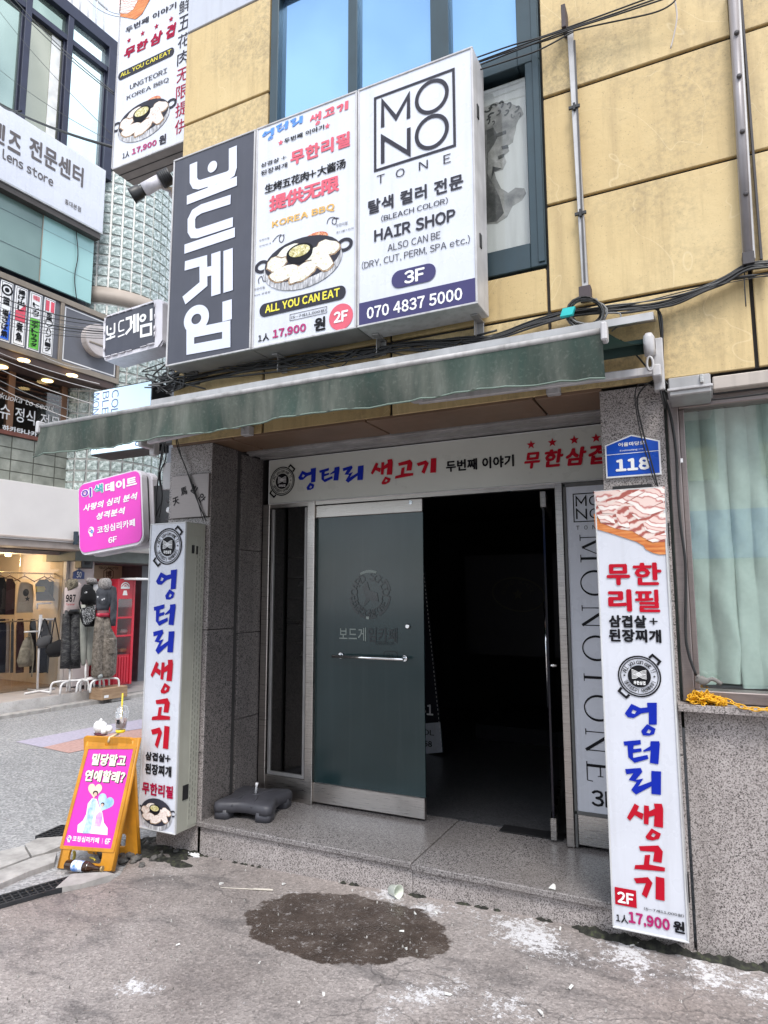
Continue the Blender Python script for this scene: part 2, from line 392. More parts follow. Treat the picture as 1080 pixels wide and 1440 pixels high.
def ground_mat():
    m, t, b = base('worn_concrete', .8); v = coord(t)
    c = ramp(t, noise(t, v, .9, 7, .62), [(.3, (.185, .160, .152)), (.5, (.285, .252, .240)), (.7, (.38, .342, .33))])
    c = mix(t, ramp(t, noise(t, v, .6, 2), [(.48, 0.), (.64, .4)]), c, (.27, .21, .18))
    c = mix(t, ramp(t, noise(t, coord(t, (1, 2.2, 1)), 1.9, 9, .72, .6), [(.5, 0.), (.66, .8)]), c, (.11, .10, .10))
    vo = nn(t, 'ShaderNodeTexVoronoi'); vo.inputs['Scale'].default_value = 95; t.links.new(v, vo.inputs['Vector']); sx = nn(t, 'ShaderNodeSeparateColor'); t.links.new(vo.outputs['Color'], sx.inputs[0])
    c = mix(t, .62, c, mix(t, 1., c, ramp(t, sx.outputs[0], [(0, .5), (.25, .8), (.6, 1.), (.9, 1.2), (1, 1.6)]), 'MULTIPLY'))
    c = mix(t, ramp(t, noise(t, v, 130, 3, .7), [(.33, .5), (.46, 0.)]), c, (.06, .055, .055))
    # coating worn to pale flakes
    last = None
    for (px_, py_, r_) in FLK:
        mp = nn(t, 'ShaderNodeMapping'); mp.inputs['Location'].default_value = (-px_/r_, -py_/(r_*.75), 0); mp.inputs['Scale'].default_value = (1/r_, 1/(r_*.75), 0); t.links.new(v, mp.inputs[0])
        l_ = nn(t, 'ShaderNodeVectorMath', operation='LENGTH'); t.links.new(mp.outputs[0], l_.inputs[0]); cur = l_.outputs['Value']
        if last is not None: mn = nn(t, 'ShaderNodeMath', operation='MINIMUM'); t.links.new(last, mn.inputs[0]); t.links.new(cur, mn.inputs[1]); cur = mn.outputs[0]
        last = cur
    # more chips near the middle of each worn spot, a few far from any
    am = nn(t, 'ShaderNodeMapRange'); am.inputs[1].default_value = 0; am.inputs[2].default_value = 2.6; am.inputs[3].default_value = .095; am.inputs[4].default_value = -.12; t.links.new(last, am.inputs[0])
    s1_ = nn(t, 'ShaderNodeMath', operation='ADD'); t.links.new(noise(t, v, 26, 9, .88), s1_.inputs[0]); t.links.new(am.outputs[0], s1_.inputs[1])
    s2_ = nn(t, 'ShaderNodeMath', operation='MULTIPLY_ADD'); t.links.new(noise(t, v, 3.5, 4, .6), s2_.inputs[0]); s2_.inputs[1].default_value = .5; t.links.new(s1_.outputs[0], s2_.inputs[2])
    a = ramp(t, s2_.outputs[0], [(.80, 0.), (.812, 1.)]); f = a
    q = mix(t, 1., a, f, 'MULTIPLY'); c = mix(t, q, c, (.60, .59, .61))
    f2 = ramp(t, noise(t, v, 22, 8, .9), [(.655, 0.), (.665, .9)]); c = mix(t, f2, c, (.58, .57, .58))
    ck = nn(t, 'ShaderNodeTexVoronoi', feature='DISTANCE_TO_EDGE'); ck.inputs['Scale'].default_value = .55
    wv = nn(t, 'ShaderNodeVectorMath', operation='MULTIPLY_ADD'); nz = nn(t, 'ShaderNodeTexNoise'); nz.inputs['Scale'].default_value = 4; nz.inputs['Detail'].default_value = 6; t.links.new(v, nz.inputs['Vector'])
    t.links.new(nz.outputs['Color'], wv.inputs[0]); wv.inputs[1].default_value = (.35, .35, .35); t.links.new(v, wv.inputs[2]); t.links.new(wv.outputs[0], ck.inputs['Vector'])
    c = mix(t, ramp(t, ck.outputs['Distance'], [(.0, .6), (.003, 0.)]), c, (.06, .055, .055))
    # spilled liquid soaked into the concrete: a dark brown wet stain with a ragged rim
    mp = nn(t, 'ShaderNodeMapping'); mp.inputs['Location'].default_value = (1.73/.46, -3.045/.285, 0); mp.inputs['Scale'].default_value = (1/.46, 1/.285, 0); t.links.new(v, mp.inputs[0])
    ln = nn(t, 'ShaderNodeVectorMath', operation='LENGTH'); t.links.new(mp.outputs[0], ln.inputs[0])
    ad = nn(t, 'ShaderNodeMath', operation='MULTIPLY_ADD'); t.links.new(noise(t, v, 5, 8, .62), ad.inputs[0]); ad.inputs[1].default_value = .75; t.links.new(ln.outputs['Value'], ad.inputs[2])
    wet = ramp(t, ad.outputs[0], [(1.28, 1.), (1.34, 0.)]) if False else None
    sb = nn(t, 'ShaderNodeMath', operation='SUBTRACT'); t.links.new(ad.outputs[0], sb.inputs[0]); sb.inputs[1].default_value = 1.1; wet = ramp(t, sb.outputs[0], [(.43, 1.), (.47, 0.)])
    wc = ramp(t, noise(t, v, 7, 7, .7), [(.3, (.034, .024, .019)), (.55, (.07, .052, .043)), (.72, (.12, .098, .085))])
    wc = mix(t, ramp(t, noise(t, v, 30, 7, .85), [(.58, 0.), (.6, .8)]), wc, (.36, .34, .34))
    c = mix(t, wet, c, wc)
    t.links.new(c, b.inputs['Base Color'])
    hs = mix(t, .5, noise(t, v, 45, 6, .7), vo.outputs['Distance'], 'MIX'); bump(t, b, hs, .55, .008)
    rg = ramp(t, noise(t, v, 2.6, 8, .65, .5), [(.45, .85), (.7, .5)]); rg = mix(t, wet, rg, ramp(t, noise(t, v, 6, 6, .6), [(.42, .1), (.58, .5)])); t.links.new(rg, b.inputs['Roughness']); return m
def asphalt_mat():
    m, t, b = base('pale_asphalt', .9); v = coord(t)
    vo = nn(t, 'ShaderNodeTexVoronoi'); vo.inputs['Scale'].default_value = 65; t.links.new(v, vo.inputs['Vector'])
    sx = nn(t, 'ShaderNodeSeparateColor'); t.links.new(vo.outputs['Color'], sx.inputs[0])
    c = ramp(t, sx.outputs[0], [(0, (.10, .10, .105)), (.3, (.2, .2, .205)), (.7, (.33, .33, .335)), (1, (.5, .49, .49))])
    c = mix(t, .45, c, ramp(t, noise(t, v, .6, 6), [(.35, (.22, .22, .225)), (.65, (.36, .355, .36))]))
    t.links.new(c, b.inputs['Base Color']); bump(t, b, vo.outputs['Distance'], .4, .006); return m
def awning_mat():
    m, t, b = base('green_awning_cloth', .85); v = coord(t)
    c = ramp(t, noise(t, coord(t, (6, 6, 1.2)), 1.4, 7, .6), [(.3, (.02, .045, .036)), (.45, (.04, .055, .045)), (.6, (.085, .095, .08)), (.76, (.15, .16, .14))])
    c = mix(t, ramp(t, noise(t, v, 60, 3), [(.55, 0.), (.8, .3)]), c, (.2, .22, .19))
    c = mix(t, ramp(t, noise(t, v, 1.3, 3), [(.5, 0.), (.7, .6)]), c, (.012, .05, .038))
    t.links.new(c, b.inputs['Base Color']); bump(t, b, noise(t, v, 14, 4), .25, .006); return m
def steel_mat(name, col=(.6, .56, .53), rough=.32, axis=(1, 1, 40)):
    m, t, b = base(name, rough, 1, col); s_ = noise(t, coord(t, axis), 8, 5, .6)
    c = ramp(t, s_, [(.3, tuple(x*.72 for x in col)), (.7, col)]); d = noise(t, coord(t), 3, 6, .65)
    c = mix(t, ramp(t, d, [(.55, 0.), (.75, .45)]), c, tuple(x*.45 for x in col)); t.links.new(c, b.inputs['Base Color'])
    r_ = ramp(t, s_, [(.3, rough-.08), (.7, rough+.12)]); t.links.new(r_, b.inputs['Roughness']); return m
def stripe_meat(name, a, b_, c_, sc=9, rot=0):
    m, t, b = base(name, .5); cc = nn(t, 'ShaderNodeTexCoord'); mp = nn(t, 'ShaderNodeMapping'); mp.inputs['Rotation'].default_value = (0, rot, 0)
    t.links.new(cc.outputs['Object'], mp.inputs[0]); wv = nn(t, 'ShaderNodeTexWave', bands_direction='Z'); wv.inputs['Scale'].default_value = sc
    wv.inputs['Distortion'].default_value = 6; wv.inputs['Detail'].default_value = 3; wv.inputs['Detail Scale'].default_value = 1.6; t.links.new(mp.outputs[0], wv.inputs[0])
    t.links.new(ramp(t, wv.outputs['Fac'], [(.2, a), (.5, b_), (.8, c_)]), b.inputs['Base Color']); return m
def mottled(name, stops, sc, rough=.6, det=4, dist=0, bmp=0, ax=(1, 1, 1), metal=0):
    m, t, b = base(name, rough, metal); v = coord(t, ax); n = noise(t, v, sc, det, .6, dist)
    t.links.new(ramp(t, n, stops), b.inputs['Base Color'])
    if bmp: bump(t, b, n, bmp, .005)
    return m
PANEL = panel_mat()
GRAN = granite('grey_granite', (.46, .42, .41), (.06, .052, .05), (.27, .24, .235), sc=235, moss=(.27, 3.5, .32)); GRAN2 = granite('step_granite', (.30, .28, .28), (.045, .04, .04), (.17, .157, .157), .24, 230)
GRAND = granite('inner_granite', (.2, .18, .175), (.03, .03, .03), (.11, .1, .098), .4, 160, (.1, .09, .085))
CONC = ground_mat(); ASPH = asphalt_mat(); AWN = awning_mat()
STEEL = steel_mat('stainless_steel'); STEELB = steel_mat('bright_steel', (.75, .73, .71), .25); CHROME = mat('chrome', (.85, .85, .86), .12, 1, .03)
ALU = mat('grey_aluminium', (.42, .41, .41), .45, .6, .15, 5, .3); ALUW = mat('white_painted_metal', (.50, .49, .50), .45, 0, .12, 7, .55, (.2, .18, .17))
WPLAS = mat('white_sign_acrylic', (.63, .65, .72), .28, 0, .03, 3, .3, (.42, .42, .44)); WFRAME = mat('white_sign_frame', (.62, .63, .64), .4, .2, .08, 6, .35, (.28, .26, .25))
BEIGEBOX = mat('khaki_sign_side', (.36, .36, .31), .45, 0, .07, 5, .35, (.2, .19, .16)); CREAM = mat('cream_sign_acrylic', (.58, .59, .55), .3, 0, .03, 3)
DARKP = mat('charcoal_sign_face', (.045, .048, .07), .4, 0, .08, 4, .3, (.08, .08, .1)); NAVY = mat('navy_print', (.05, .045, .14), .5, 0, .04, spec=.3)
INK = mat('black_print', (.008, .008, .011), .6, 0, .05, spec=.2); DGREY = mat('dark_grey_print', (.032, .032, .046), .6, 0, .05, spec=.25)
PALE = mat('pale_lettering', (.66, .69, .82), .4, 0, .04, 4, .15, (.45, .46, .55)); WHITE = mat('white_print', (.86, .86, .87), .45, 0, .02)
BLUEI = mat('blue_print', (.006, .022, .36), .6, 0, .06, spec=.15); LBLUE = mat('faded_blue_print', (.08, .26, .72), .45, 0, .06); REDI = mat('red_print', (.46, .006, .022), .6, 0, .06, spec=.15); PINKR = mat('faded_red_print', (.66, .10, .15), .5, 0, .06)
CRIM = mat('crimson_print', (.36, .006, .045), .6, 0, .05, spec=.15); MAG = mat('magenta_number_print', (.42, .01, .14), .45, 0, .05); GOLD = mat('gold_print', (.72, .42, .1), .5, 0, .05); YEL = mat('yellow_print', (.82, .72, .06), .5, 0, .04)
MAROON = mat('maroon_print', (.33, .02, .05), .5)
BLACK = mat('black_metal', (.018, .018, .02), .45, 0, .2, 8); DARK = mat('near_black', (.006, .006, .011), .75, 0, .1, spec=.2); RUB = mat('black_cable_rubber', (.016, .016, .017), .45, 0, .2); GREYC = mat('grey_cable', (.16, .16, .16), .5)
TEALF = mat('teal_window_frame', (.028, .052, .066), .4, .2, .12, 4, .3, (.03, .04, .04)); NAVYF = mat('navy_window_frame', (.03, .034, .06), .4, .3, .12, 4)
PINK = mat('magenta_sign_face', (.72, .035, .47), .32, 0, .05, 3); WSHELL = mat('white_plastic_shell', (.66, .64, .69), .4, 0, .06, 6, .4, (.36, .33, .35))
ORANGE = mat('orange_plastic', (.62, .27, .02), .45, 0, .16, 6, .45, (.22, .12, .04), .15, 50)
GREYPL = mat('slate_plastic', (.06, .06, .072), .5, 0, .12, 8, 0, None, .15, 120)
BROWNT = mat('brown_soffit_tile', (.20, .125, .08), .5, 0, .14, 2, .3, (.09, .06, .04))
DOORG = mat('teal_film_glass', (.016, .036, .039), .14, 0, .1, 1.5, .12, (.06, .09, .095), rvar=.06)
GL = glass('clear_glass', (.86, .93, .92), .9, .015, .05); GLD = glass('smoked_glass', (.3, .31, .32), .6, .03, .04); GLG = glass('green_tinted_glass', (.93, .98, .96), 1, .015, .20)
# ------------------------------------------------------------------ ground
mb = MB(); mb.box(-60, 60, -60, 60, -1.2, -.03)
tag(mb.build('road', ASPH), kind='structure')
def apr(a, b):
    # left edge follows the gutter line from (-4.3, 1) to (-3.35, 3.3)
    y = -6 + b*9.6; xl = -3.42 + (y-2.7)*.5 if y < 3.0 else -3.27 - (y-3.0)*.5; x = xl + (6-xl)*a**1.5
    h = gz(x, y) + .006*math.sin(3.1*x+1.3*y)*math.sin(1.7*y-.6*x) - (.02 if a == 0 else 0)
    return Vector((x + (.02*math.sin(9*y) if a < .02 else 0), y, h))
mb = MB(); mb.grid(90, 90, apr); tag(mb.build('concrete_apron', CONC), kind='structure')
# coloured road marking beyond
def onground(px, h=-.026): 
    pl = Pl((0, 0, h), (1, 0, 0), (0, 1, 0)); return [pl.px(*p) for p in px]
LAV = mottled('lavender_road_paint', [(.35, (.36, .34, .42)), (.6, (.44, .40, .50))], 30, .85); SAL = mottled('salmon_road_paint', [(.35, (.40, .25, .22)), (.6, (.50, .31, .28))], 30, .85)
tag(Flat().add(onground([(22, 1043), (60, 1051), (133, 1034), (230, 1020), (240, 1005), (133, 1022)])).build('road_marking', LAV, None, GR, -.026), kind='structure')
tag(Flat().add(onground([(60, 1051), (97, 1059), (125, 1053), (230, 1036), (230, 1020.5), (133, 1034.5)])).build('road_marking', SAL, None, GR, -.0255), kind='structure')
# ------------------------------------------------------------------ the corner building
F0 = YP(3.5); FD = YP(4.083)
B = thing('corner_building', (-1.7, 3.5, 0), 'ochre panelled corner building with granite entrance and dark stairway door', 'building')
CORE = mat('dark_joint', (.045, .042, .042), .8)
mb = MB()
for a in ((-3.42, -2.6, 2.73, 9), (-2.6, -.71, 6.02, 9), (-2.6, -.71, 2.73, 3.47), (-.71, 4, 2.73, 9)):
    mb.pbox(F0, *a, -.12, -.022)
mb.box(-3.42, 4, 4.35, 10, 2.76, 9).box(-3.42, -3.25, 3.7, 10, -.1, 2.75).box(-.45, -.3, 3.54, 8, -.1, 2.71).box(-.14, 4, 3.65, 3.75, -.1, 1.1).box(-.3, 4, 3.6, 3.8, 2.62, 2.73)
mb.build('wall', CORE, B)
def panel(x0, x1, z0, z1, m_=PANEL, name='panel', g=.009, o=0):
    o += (rnd.random()-.5)*.004
    MB().pbox(F0, x0+g, x1-g, z0+g, z1-g, -.02+o, .004+o, .004).build(name, m_, B)
PGREY = mat('pale_grey_panel', (.46, .48, .54), .4, 0, .06, 2, .3, (.3, .3, .33))
for z0, z1 in ((2.72, 3.19), (3.19, 3.97), (3.97, 4.6), (4.6, 5.235), (5.235, 6.02)): panel(-3.43, -2.62, z0, z1)
panel(-3.43, -2.62, 6.02, 7, PGREY)
for x0, x1 in ((-2.62, -1.665), (-1.665, -.70)): panel(x0, x1, 2.72, 3.19); panel(x0, x1, 3.19, 3.46)
for x0, x1 in ((-.70, .27), (.27, 1.24), (1.24, 2.2)):
    for z0, z1 in ((2.72, 3.19), (3.19, 3.816), (3.816, 4.476), (4.476, 5.13), (5.13, 5.8), (5.8, 6.5)): panel(x0, x1, z0, z1)
for x0, x1 in ((-2.62, -1.665), (-1.665, -.70)): panel(x0, x1, 6.04, 6.7)
# soffit tiles and metal flashing
ed = [-3.42, -2.87, -1.84, -.80, -.44]
for a, b2 in zip(ed, ed[1:]): MB().box(a+.006, b2-.006, 3.5, 3.86, 2.712, 2.735, .003).build('soffit_tile', BROWNT, B)
MB().box(-3.42, -.44, 3.52, 4.3, 2.738, 2.76).build('soffit_backing', CORE, B)
mb = MB(); mb.box(-3.04, -.45, 3.87, 4.08, 2.70, 2.724, .003).box(-3.04, -.45, 3.90, 3.93, 2.688, 2.70).box(-3.04, -.45, 4.04, 4.085, 2.688, 2.70)
mb.build('flashing', ALU, B)
# granite piers: slabs with open joints
def slab(pl, a0, a1, b0, b1, th=.03, m_=GRAN, o=0, name='granite_slab', g=.0025):
    MB().pbox(pl, a0+g, a1-g, b0+g, b1-g, o-th, o, .002).build(name, m_, B)
for z0, z1 in ((-.05, .62), (.62, 1.42), (1.42, 2.19), (2.19, 2.712)): slab(F0, -3.43, -3.044, z0, z1)
XS = Pl((-3.044, 0, 0), (0, 1, 0), (0, 0, 1))
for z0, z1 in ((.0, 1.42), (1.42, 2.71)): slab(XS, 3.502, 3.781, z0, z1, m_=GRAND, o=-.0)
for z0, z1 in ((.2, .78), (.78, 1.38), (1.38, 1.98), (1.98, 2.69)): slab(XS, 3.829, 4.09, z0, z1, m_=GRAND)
MB().box(-3.25, -3.06, 3.54, 4.3, -.05, 2.71).build('pier_core', CORE, B)
for z0, z1 in ((-.05, .9), (.9, 1.62), (1.62, 2.712)): slab(F0, -.457, -.147, z0, z1)
for x0, x1 in ((-.139, .62), (.62, 1.4), (1.4, 2.4)): slab(F0, x0, x1, -.08, 1.105)
for x0, x1 in ((-.16, .55), (.55, 1.4), (1.4, 2.4)): slab(Pl((0, 3.42, 0), (1, 0, 0), (0, 0, 1)), x0, x1, 1.112, 1.15, .16, name='window_sill')
# entrance step
sx_ = [-3.07, -1.545, -.455]
for a, b2 in zip(sx_, sx_[1:]):
    j_ = .006 if a > -2 else 0; MB().box(a+.002, b2-.002, 3.478-j_, 4.25, .166-j_, .197-j_*.7, .004).build('step_tread', GRAN2, B)
    MB().box(a+.002, b2-.002, 3.5, 3.54, -.08, .164).build('step_riser', GRAN, B)
MB().box(-3.07, -.455, 3.54, 4.25, -.08, .16).build('step_core', CORE, B)
# corridor behind the doors; floor and walls coloured dark to stand in for shade
FLR = granite('shaded_corridor_granite', (.10, .1, .105), (.02, .02, .022), (.055, .055, .06), .3, 120, (.05, .05, .055)); IW = mat('shaded_corridor_wall', (.012, .012, .02), .7)
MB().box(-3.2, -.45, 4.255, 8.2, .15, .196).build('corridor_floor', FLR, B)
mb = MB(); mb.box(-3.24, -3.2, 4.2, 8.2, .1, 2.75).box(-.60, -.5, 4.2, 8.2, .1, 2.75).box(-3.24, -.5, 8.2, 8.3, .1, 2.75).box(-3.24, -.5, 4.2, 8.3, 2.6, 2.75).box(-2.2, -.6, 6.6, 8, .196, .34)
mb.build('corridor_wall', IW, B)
# mail boxes seen through the side glass
for k in range(6):
    z = 1.12 + k*.17; MB().box(-3.17, -2.84, 4.62, 4.86, z, z+.15, .004).build('mailbox', mat('mailbox_grey', (.025, .027, .035), .35) if k == 0 else bpy.data.materials['mailbox_grey'], B)
PAP = mat('paper_note', (.72, .72, .7), .7)
for a, z, r_ in ((-2.97, 1.40, .3), (-2.95, 1.16, -.1), (-2.98, 1.72, .2)): MB().hexa([(a-.06, 4.58, z), (a+.05, 4.56, z+.01), (a+.05, 4.6, z+.05), (a-.06, 4.62, z+.04)]+[(a-.06, 4.581, z+.001), (a+.05, 4.561, z+.011), (a+.05, 4.601, z+.051), (a-.06, 4.621, z+.041)]).build('letter', PAP, B)

# door frame
mb = MB(); P4 = FD
z0 = .197
lft = FD.px(365, 1085)[0]; jm = FD.px(427.5, 1100)[0]; jm2 = FD.px(438, 1100)[0]
mb.pbox(FD, -3.035, -2.975, z0, 2.34, -.07, .0, .003); mb.pbox(FD, jm, jm2, z0, 2.34, -.07, 0, .003)
rj0 = FD.px(797, 1185)[0]; rj1 = FD.px(808.5, 1190)[0]
mb.pbox(FD, rj0, rj1, z0, 2.34, -.07, 0, .003); mb.pbox(FD, -2.975, jm, z0, .355, -.06, -.012, .003); mb.pbox(FD, jm2, rj0, 2.312, 2.34, -.06, -.01)
mb.pbox(FD, -2.975, jm, 2.31, 2.34, -.06, -.012)
fr = mb.build('entrance_frame', STEEL, B)
mb = MB()
for a in ((-2.965, -2.943, .365, 2.3), (jm-.032, jm-.01, .365, 2.3)): mb.pbox(FD, *a, -.04, -.015, .002)
mb.pbox(FD, -2.965, jm-.01, .358, .382, -.04, -.014, .002); mb.build('glazing_bead', ALU, B)
MB().pbox(FD, -2.965, jm-.01, .37, 2.31, -.034, -.026).build('side_pane', glass('dark_side_glass', (.5, .5, .49), .9, .03, .10), B)
# closed left door leaf
D1 = MB().pbox(FD, -2.578, -1.722, .345, 2.215, -.045, -.033, .001).build('entrance_door', DOORG, B)
MB().pbox(FD, -2.578, -1.722, 2.215, 2.306, -.055, -.018, .004).build('door_rail', STEEL, D1); MB().pbox(FD, -2.578, -1.722, .214, .345, -.055, -.018, .004).build('door_rail', STEEL, D1)
a = FD.px(472, 922); b2 = FD.px(571, 926)
mb = MB(); y_ = 4.083-.045; mb.tube([(a[0], y_, a[1]), (b2[0], y_, a[1])], .011, 10)
for q_ in (a[0]+.03, b2[0]-.02): mb.tube([(q_, y_, a[1]), (q_, 4.118, a[1])], .009, 8); mb.lathe((q_, 4.112, a[1]), (0, -1, 0), [(.02, 0), (.02, .012)], 12)
mb.build('door_handle', CHROME, D1)
a = FD.px(571, 881); MB().lathe((a[0], 4.118, a[1]), (0, -1, 0), [(.018, 0), (.018, .014), (.012, .02)], 14).build('door_lock', CHROME, D1)
a = FD.px(576, 706); MB().lathe((a[0], 4.102, a[1]), (0, -1, 0), [(.014, 0), (.014, .006)], 14).build('door_lock', CHROME, D1)
# cut-out film lettering on the door (clear gaps show darker glass)
FILM = mat('cut_film_clear', (.012, .02, .024), .15); FILML = mat('cut_film_bright', (.22, .26, .24), .3)
c0 = FD.px(517, 836); rr = abs(FD.px(546, 836)[0]-FD.px(488, 836)[0])/2
f = Flat(); 
for s0, s1 in ((-62, -5), (8, 40), (-118, -70), (188, 235)): f.st(ell(*c0, rr*.97, rr*1.0, 14, 0, s0, s1), .016)
arc_txt('BOARD SCHOOL', f, *c0, rr*.77, 200, -20, .075, .01); arc_txt('BOARD GAME CAFE', f, *c0, rr*.80, 205, 335, .065, .01, True)
f.add([(c0[0]-.06, c0[1]+.05), (c0[0]-.02, c0[1]+.09), (c0[0]+.0, c0[1]+.03), (c0[0]+.06, c0[1]+.01), (c0[0]+.07, c0[1]-.05), (c0[0]+.0, c0[1]-.04), (c0[0]-.05, c0[1]-.09), (c0[0]-.03, c0[1]-.02)])
f.build('door_lettering', FILM, D1, FD, -.03)
Flat().st(ell(*c0, rr*.97, rr, 10, 0, 70, 118), .018).st(ell(*c0, rr*.97, rr, 6, 0, -92, -100), .02).build('door_lettering', FILML, D1, FD, -.0295)
f = Flat(); txt('보드게', None, FD, (FD.px(474, 900)[0], FD.px(474, 901)[1], FD.px(512, 880)[0], FD.px(512, 883)[1]), None, .01, fl=f); f.build('door_lettering', FILML, D1, FD, -.03)
f = Flat(); txt('임카페', None, FD, (FD.px(515, 901)[0], FD.px(512, 903)[1], FD.px(556, 880)[0], FD.px(556, 883)[1]), None, .02, fl=f)
txt('BOARD GAME CAFE', None, FD, ((525, 907), (552, 903)), None, 0, fl=f); f.st(rrect(*pbb(FD, (537, 930), (556, 917)), .02), .006, True); txt('B1', None, FD, ((541, 926), (551, 920)), None, 0, fl=f)
f.build('door_lettering', FILM, D1, FD, -.03)
# right door leaf swung inwards
h0 = Vector((-.905, 4.13, 0)); hd = Vector((-.16, .98, 0)).normalized()
DL = Pl(h0, hd, (0, 0, 1))
D2 = MB().pbox(DL, 0, .85, .33, 2.2, -.006, .006).build('entrance_door', mat('dark_door_glass', (.008, .008, .016), .12), B)
MB().pbox(DL, -.004, .85, .205, .33, -.018, .018, .003).build('door_rail', STEELB, D2); MB().pbox(DL, -.004, .85, 2.2, 2.30, -.018, .018, .003).build('door_rail', STEEL, D2)
MB().tube([DL.pt(.72, .85, -.05), DL.pt(.72, 1.6, -.05)], .011, 8).build('door_handle', CHROME, D2)
MB().tube([DL.pt(.02, 1.22, 0), DL.pt(.02, 1.22, .05)], .012, 8).build('door_lock', CHROME, D2)
MB().box(-1.25, -.86, 4.16, 4.28, .1965, .2015, .001).build('floor_spring', BLACK, B)

# upper window
def wnd(pts): return [F0.px(*p) for p in pts]
W_ = MB().pbox(F0, -2.61, -2.545, 3.47, 6.03, -.09, .012, .004).build('window', TEALF, B)
m1 = F0.px(495.5, 60)[0]; m2 = F0.px(618, 50)[0]; rI = F0.px(727, 60)[0]; rO = -.703
mb = MB()
mb.pbox(F0, m1-.035, m1+.035, 4.84, 5.96, -.08, .0, .004).pbox(F0, m2-.06, m2+.06, 4.84, 5.96, -.08, .004, .004).pbox(F0, rI, rO, 4.73, 6.03, -.09, .012, .004).pbox(F0, -.79, rO, 3.47, 4.73, -.09, .010, .004)
mb.pbox(F0, -2.545, rI, 5.96, 6.03, -.09, .01, .004).pbox(F0, -2.545, rI, 4.73, 4.84, -.09, .01, .004).pbox(F0, -2.545, -.79, 3.47, 3.62, -.09, .008, .004).pbox(F0, -1.62, -1.56, 3.62, 4.73, -.08, .0, .004)
mb.build('window_frame', TEALF, W_)
PANEB = bpy.data.materials.new('blue_mirror_glass'); PANEB.use_nodes = True; b_ = PANEB.node_tree.nodes['Principled BSDF']
b_.inputs['Base Color'].default_value = (.22, .38, .58, 1); b_.inputs['Metallic'].default_value = .85; b_.inputs['Roughness'].default_value = .06
bump(PANEB.node_tree, b_, noise(PANEB.node_tree, coord(PANEB.node_tree), 1.3, 2), .05, .05)
for a, b2 in ((-2.545, m1-.035), (m1+.035, m2-.06), (m2+.06, rI)): MB().pbox(F0, a, b2, 4.84, 5.96, -.05, -.042).build('pane', PANEB, W_)
MB().pbox(F0, -2.545, -1.62, 3.62, 4.73, -.05, -.042).build('pane', PANEB, W_)
MB().pbox(F0, -1.56, -.79, 3.62, 4.73, -.05, -.044).build('pane', glass('clear_poster_glass', (.93, .95, .95), .7, .02, .03), W_)
mb = MB(); mb.pbox(F0, -.745, rO-.006, 3.49, 6.0, .012, .02, .002); mb.build('window_trim', TEALF, W_)
# window on the right with mint curtain
WF = steel_mat('taupe_window_frame', (.36, .31, .3), .5); 
W2 = MB().box(-.135, -.085, 3.49, 3.60, 1.152, 2.62, .004).build('window', WF, B)
mb = MB(); mb.box(-.085, 2.4, 3.5, 3.6, 2.57, 2.62, .004).box(-.085, 2.4, 3.49, 3.6, 1.152, 1.205, .004).box(-.085, -.06, 3.53, 3.58, 1.205, 2.57, .003).box(1.1, 1.15, 3.5, 3.6, 1.205, 2.57, .003)
mb.build('window_frame', WF, W2)
MB().box(-.06, 1.1, 3.545, 3.553, 1.205, 2.57).build('pane', GLG, W2); MB().box(1.15, 2.4, 3.545, 3.553, 1.205, 2.57).build('pane', GLG, W2)
mb = MB(); mb.box(-.1, 2.4, 4.3, 4.35, 1, 2.7).box(-.16, -.1, 3.66, 4.3, 1, 2.7).box(2.4, 2.45, 3.6, 4.3, 1, 2.7).box(-.1, 2.4, 3.8, 4.3, 1.08, 1.12).box(-.1, 2.4, 3.6, 4.35, 2.66, 2.7); mb.build('room_wall', mat('dim_room_wall', (.16, .17, .16), .8), B)
CUR = bpy.data.materials.new('mint_curtain_cloth'); CUR.use_nodes = True; t = CUR.node_tree; b_ = t.nodes['Principled BSDF']; b_.inputs['Base Color'].default_value = (.42, .56, .50, 1); b_.inputs['Roughness'].default_value = .85
tl = nn(t, 'ShaderNodeBsdfTranslucent'); tl.inputs[0].default_value = (.7, .8, .76, 1); ms = nn(t, 'ShaderNodeMixShader'); ms.inputs[0].default_value = .25
t.links.new(ramp(t, noise(t, coord(t, (1, 1, 1)), 40, 3), [(.3, (.66, .72, .70)), (.7, (.76, .81, .79))]), b_.inputs['Base Color'])
t.links.new(b_.outputs[0], ms.inputs[1]); t.links.new(tl.outputs[0], ms.inputs[2]); t.links.new(ms.outputs[0], t.nodes['Material Output'].inputs[0])
def curt(x0, x1):
    ks = []; x = 0; r_ = random.Random(6)
    while x < 1: ks.append(x); x += .045+.05*r_.random()
    ks.append(1.05)
    def f_(a, b3):
        i = max(j for j in range(len(ks)-1) if ks[j] <= a); f = (a-ks[i])/(ks[i+1]-ks[i]); am = .018+.035*((i*37) % 10)/10
        lean = .03*math.sin(i*2.3)*(1-b3); pinch = .02*math.exp(-((b3-.12)/.06)**2)*math.sin(i*1.7)
        prof = math.sin(math.pi*f)**.7; x = x0+(x1-x0)*a+lean*(math.sin(math.pi*f))+pinch
        z = 1.215+(2.585-1.215)*b3+.012*math.sin(i*1.9)*(1-b3)
        return Vector((x, 3.665-am*prof*(1-.25*b3)+.006*math.sin(9*b3+i*2)+.004*math.sin(31*b3+x*40), z))
    return f_
mb = MB(); mb.grid(300, 30, curt(-.1, 1.2)); tag(mb.build('curtain', CUR), 'pleated mint green curtain hanging inside the window above the yellow chain', 'curtain')
# ------------------------------------------------------------------ signs
def K(ox, oy, s): return lambda x, y: (ox+x/s, oy+y/s)
def kb(k, bx0, by0, bx1, by1): return (k(bx0, by0), k(bx1, by1))
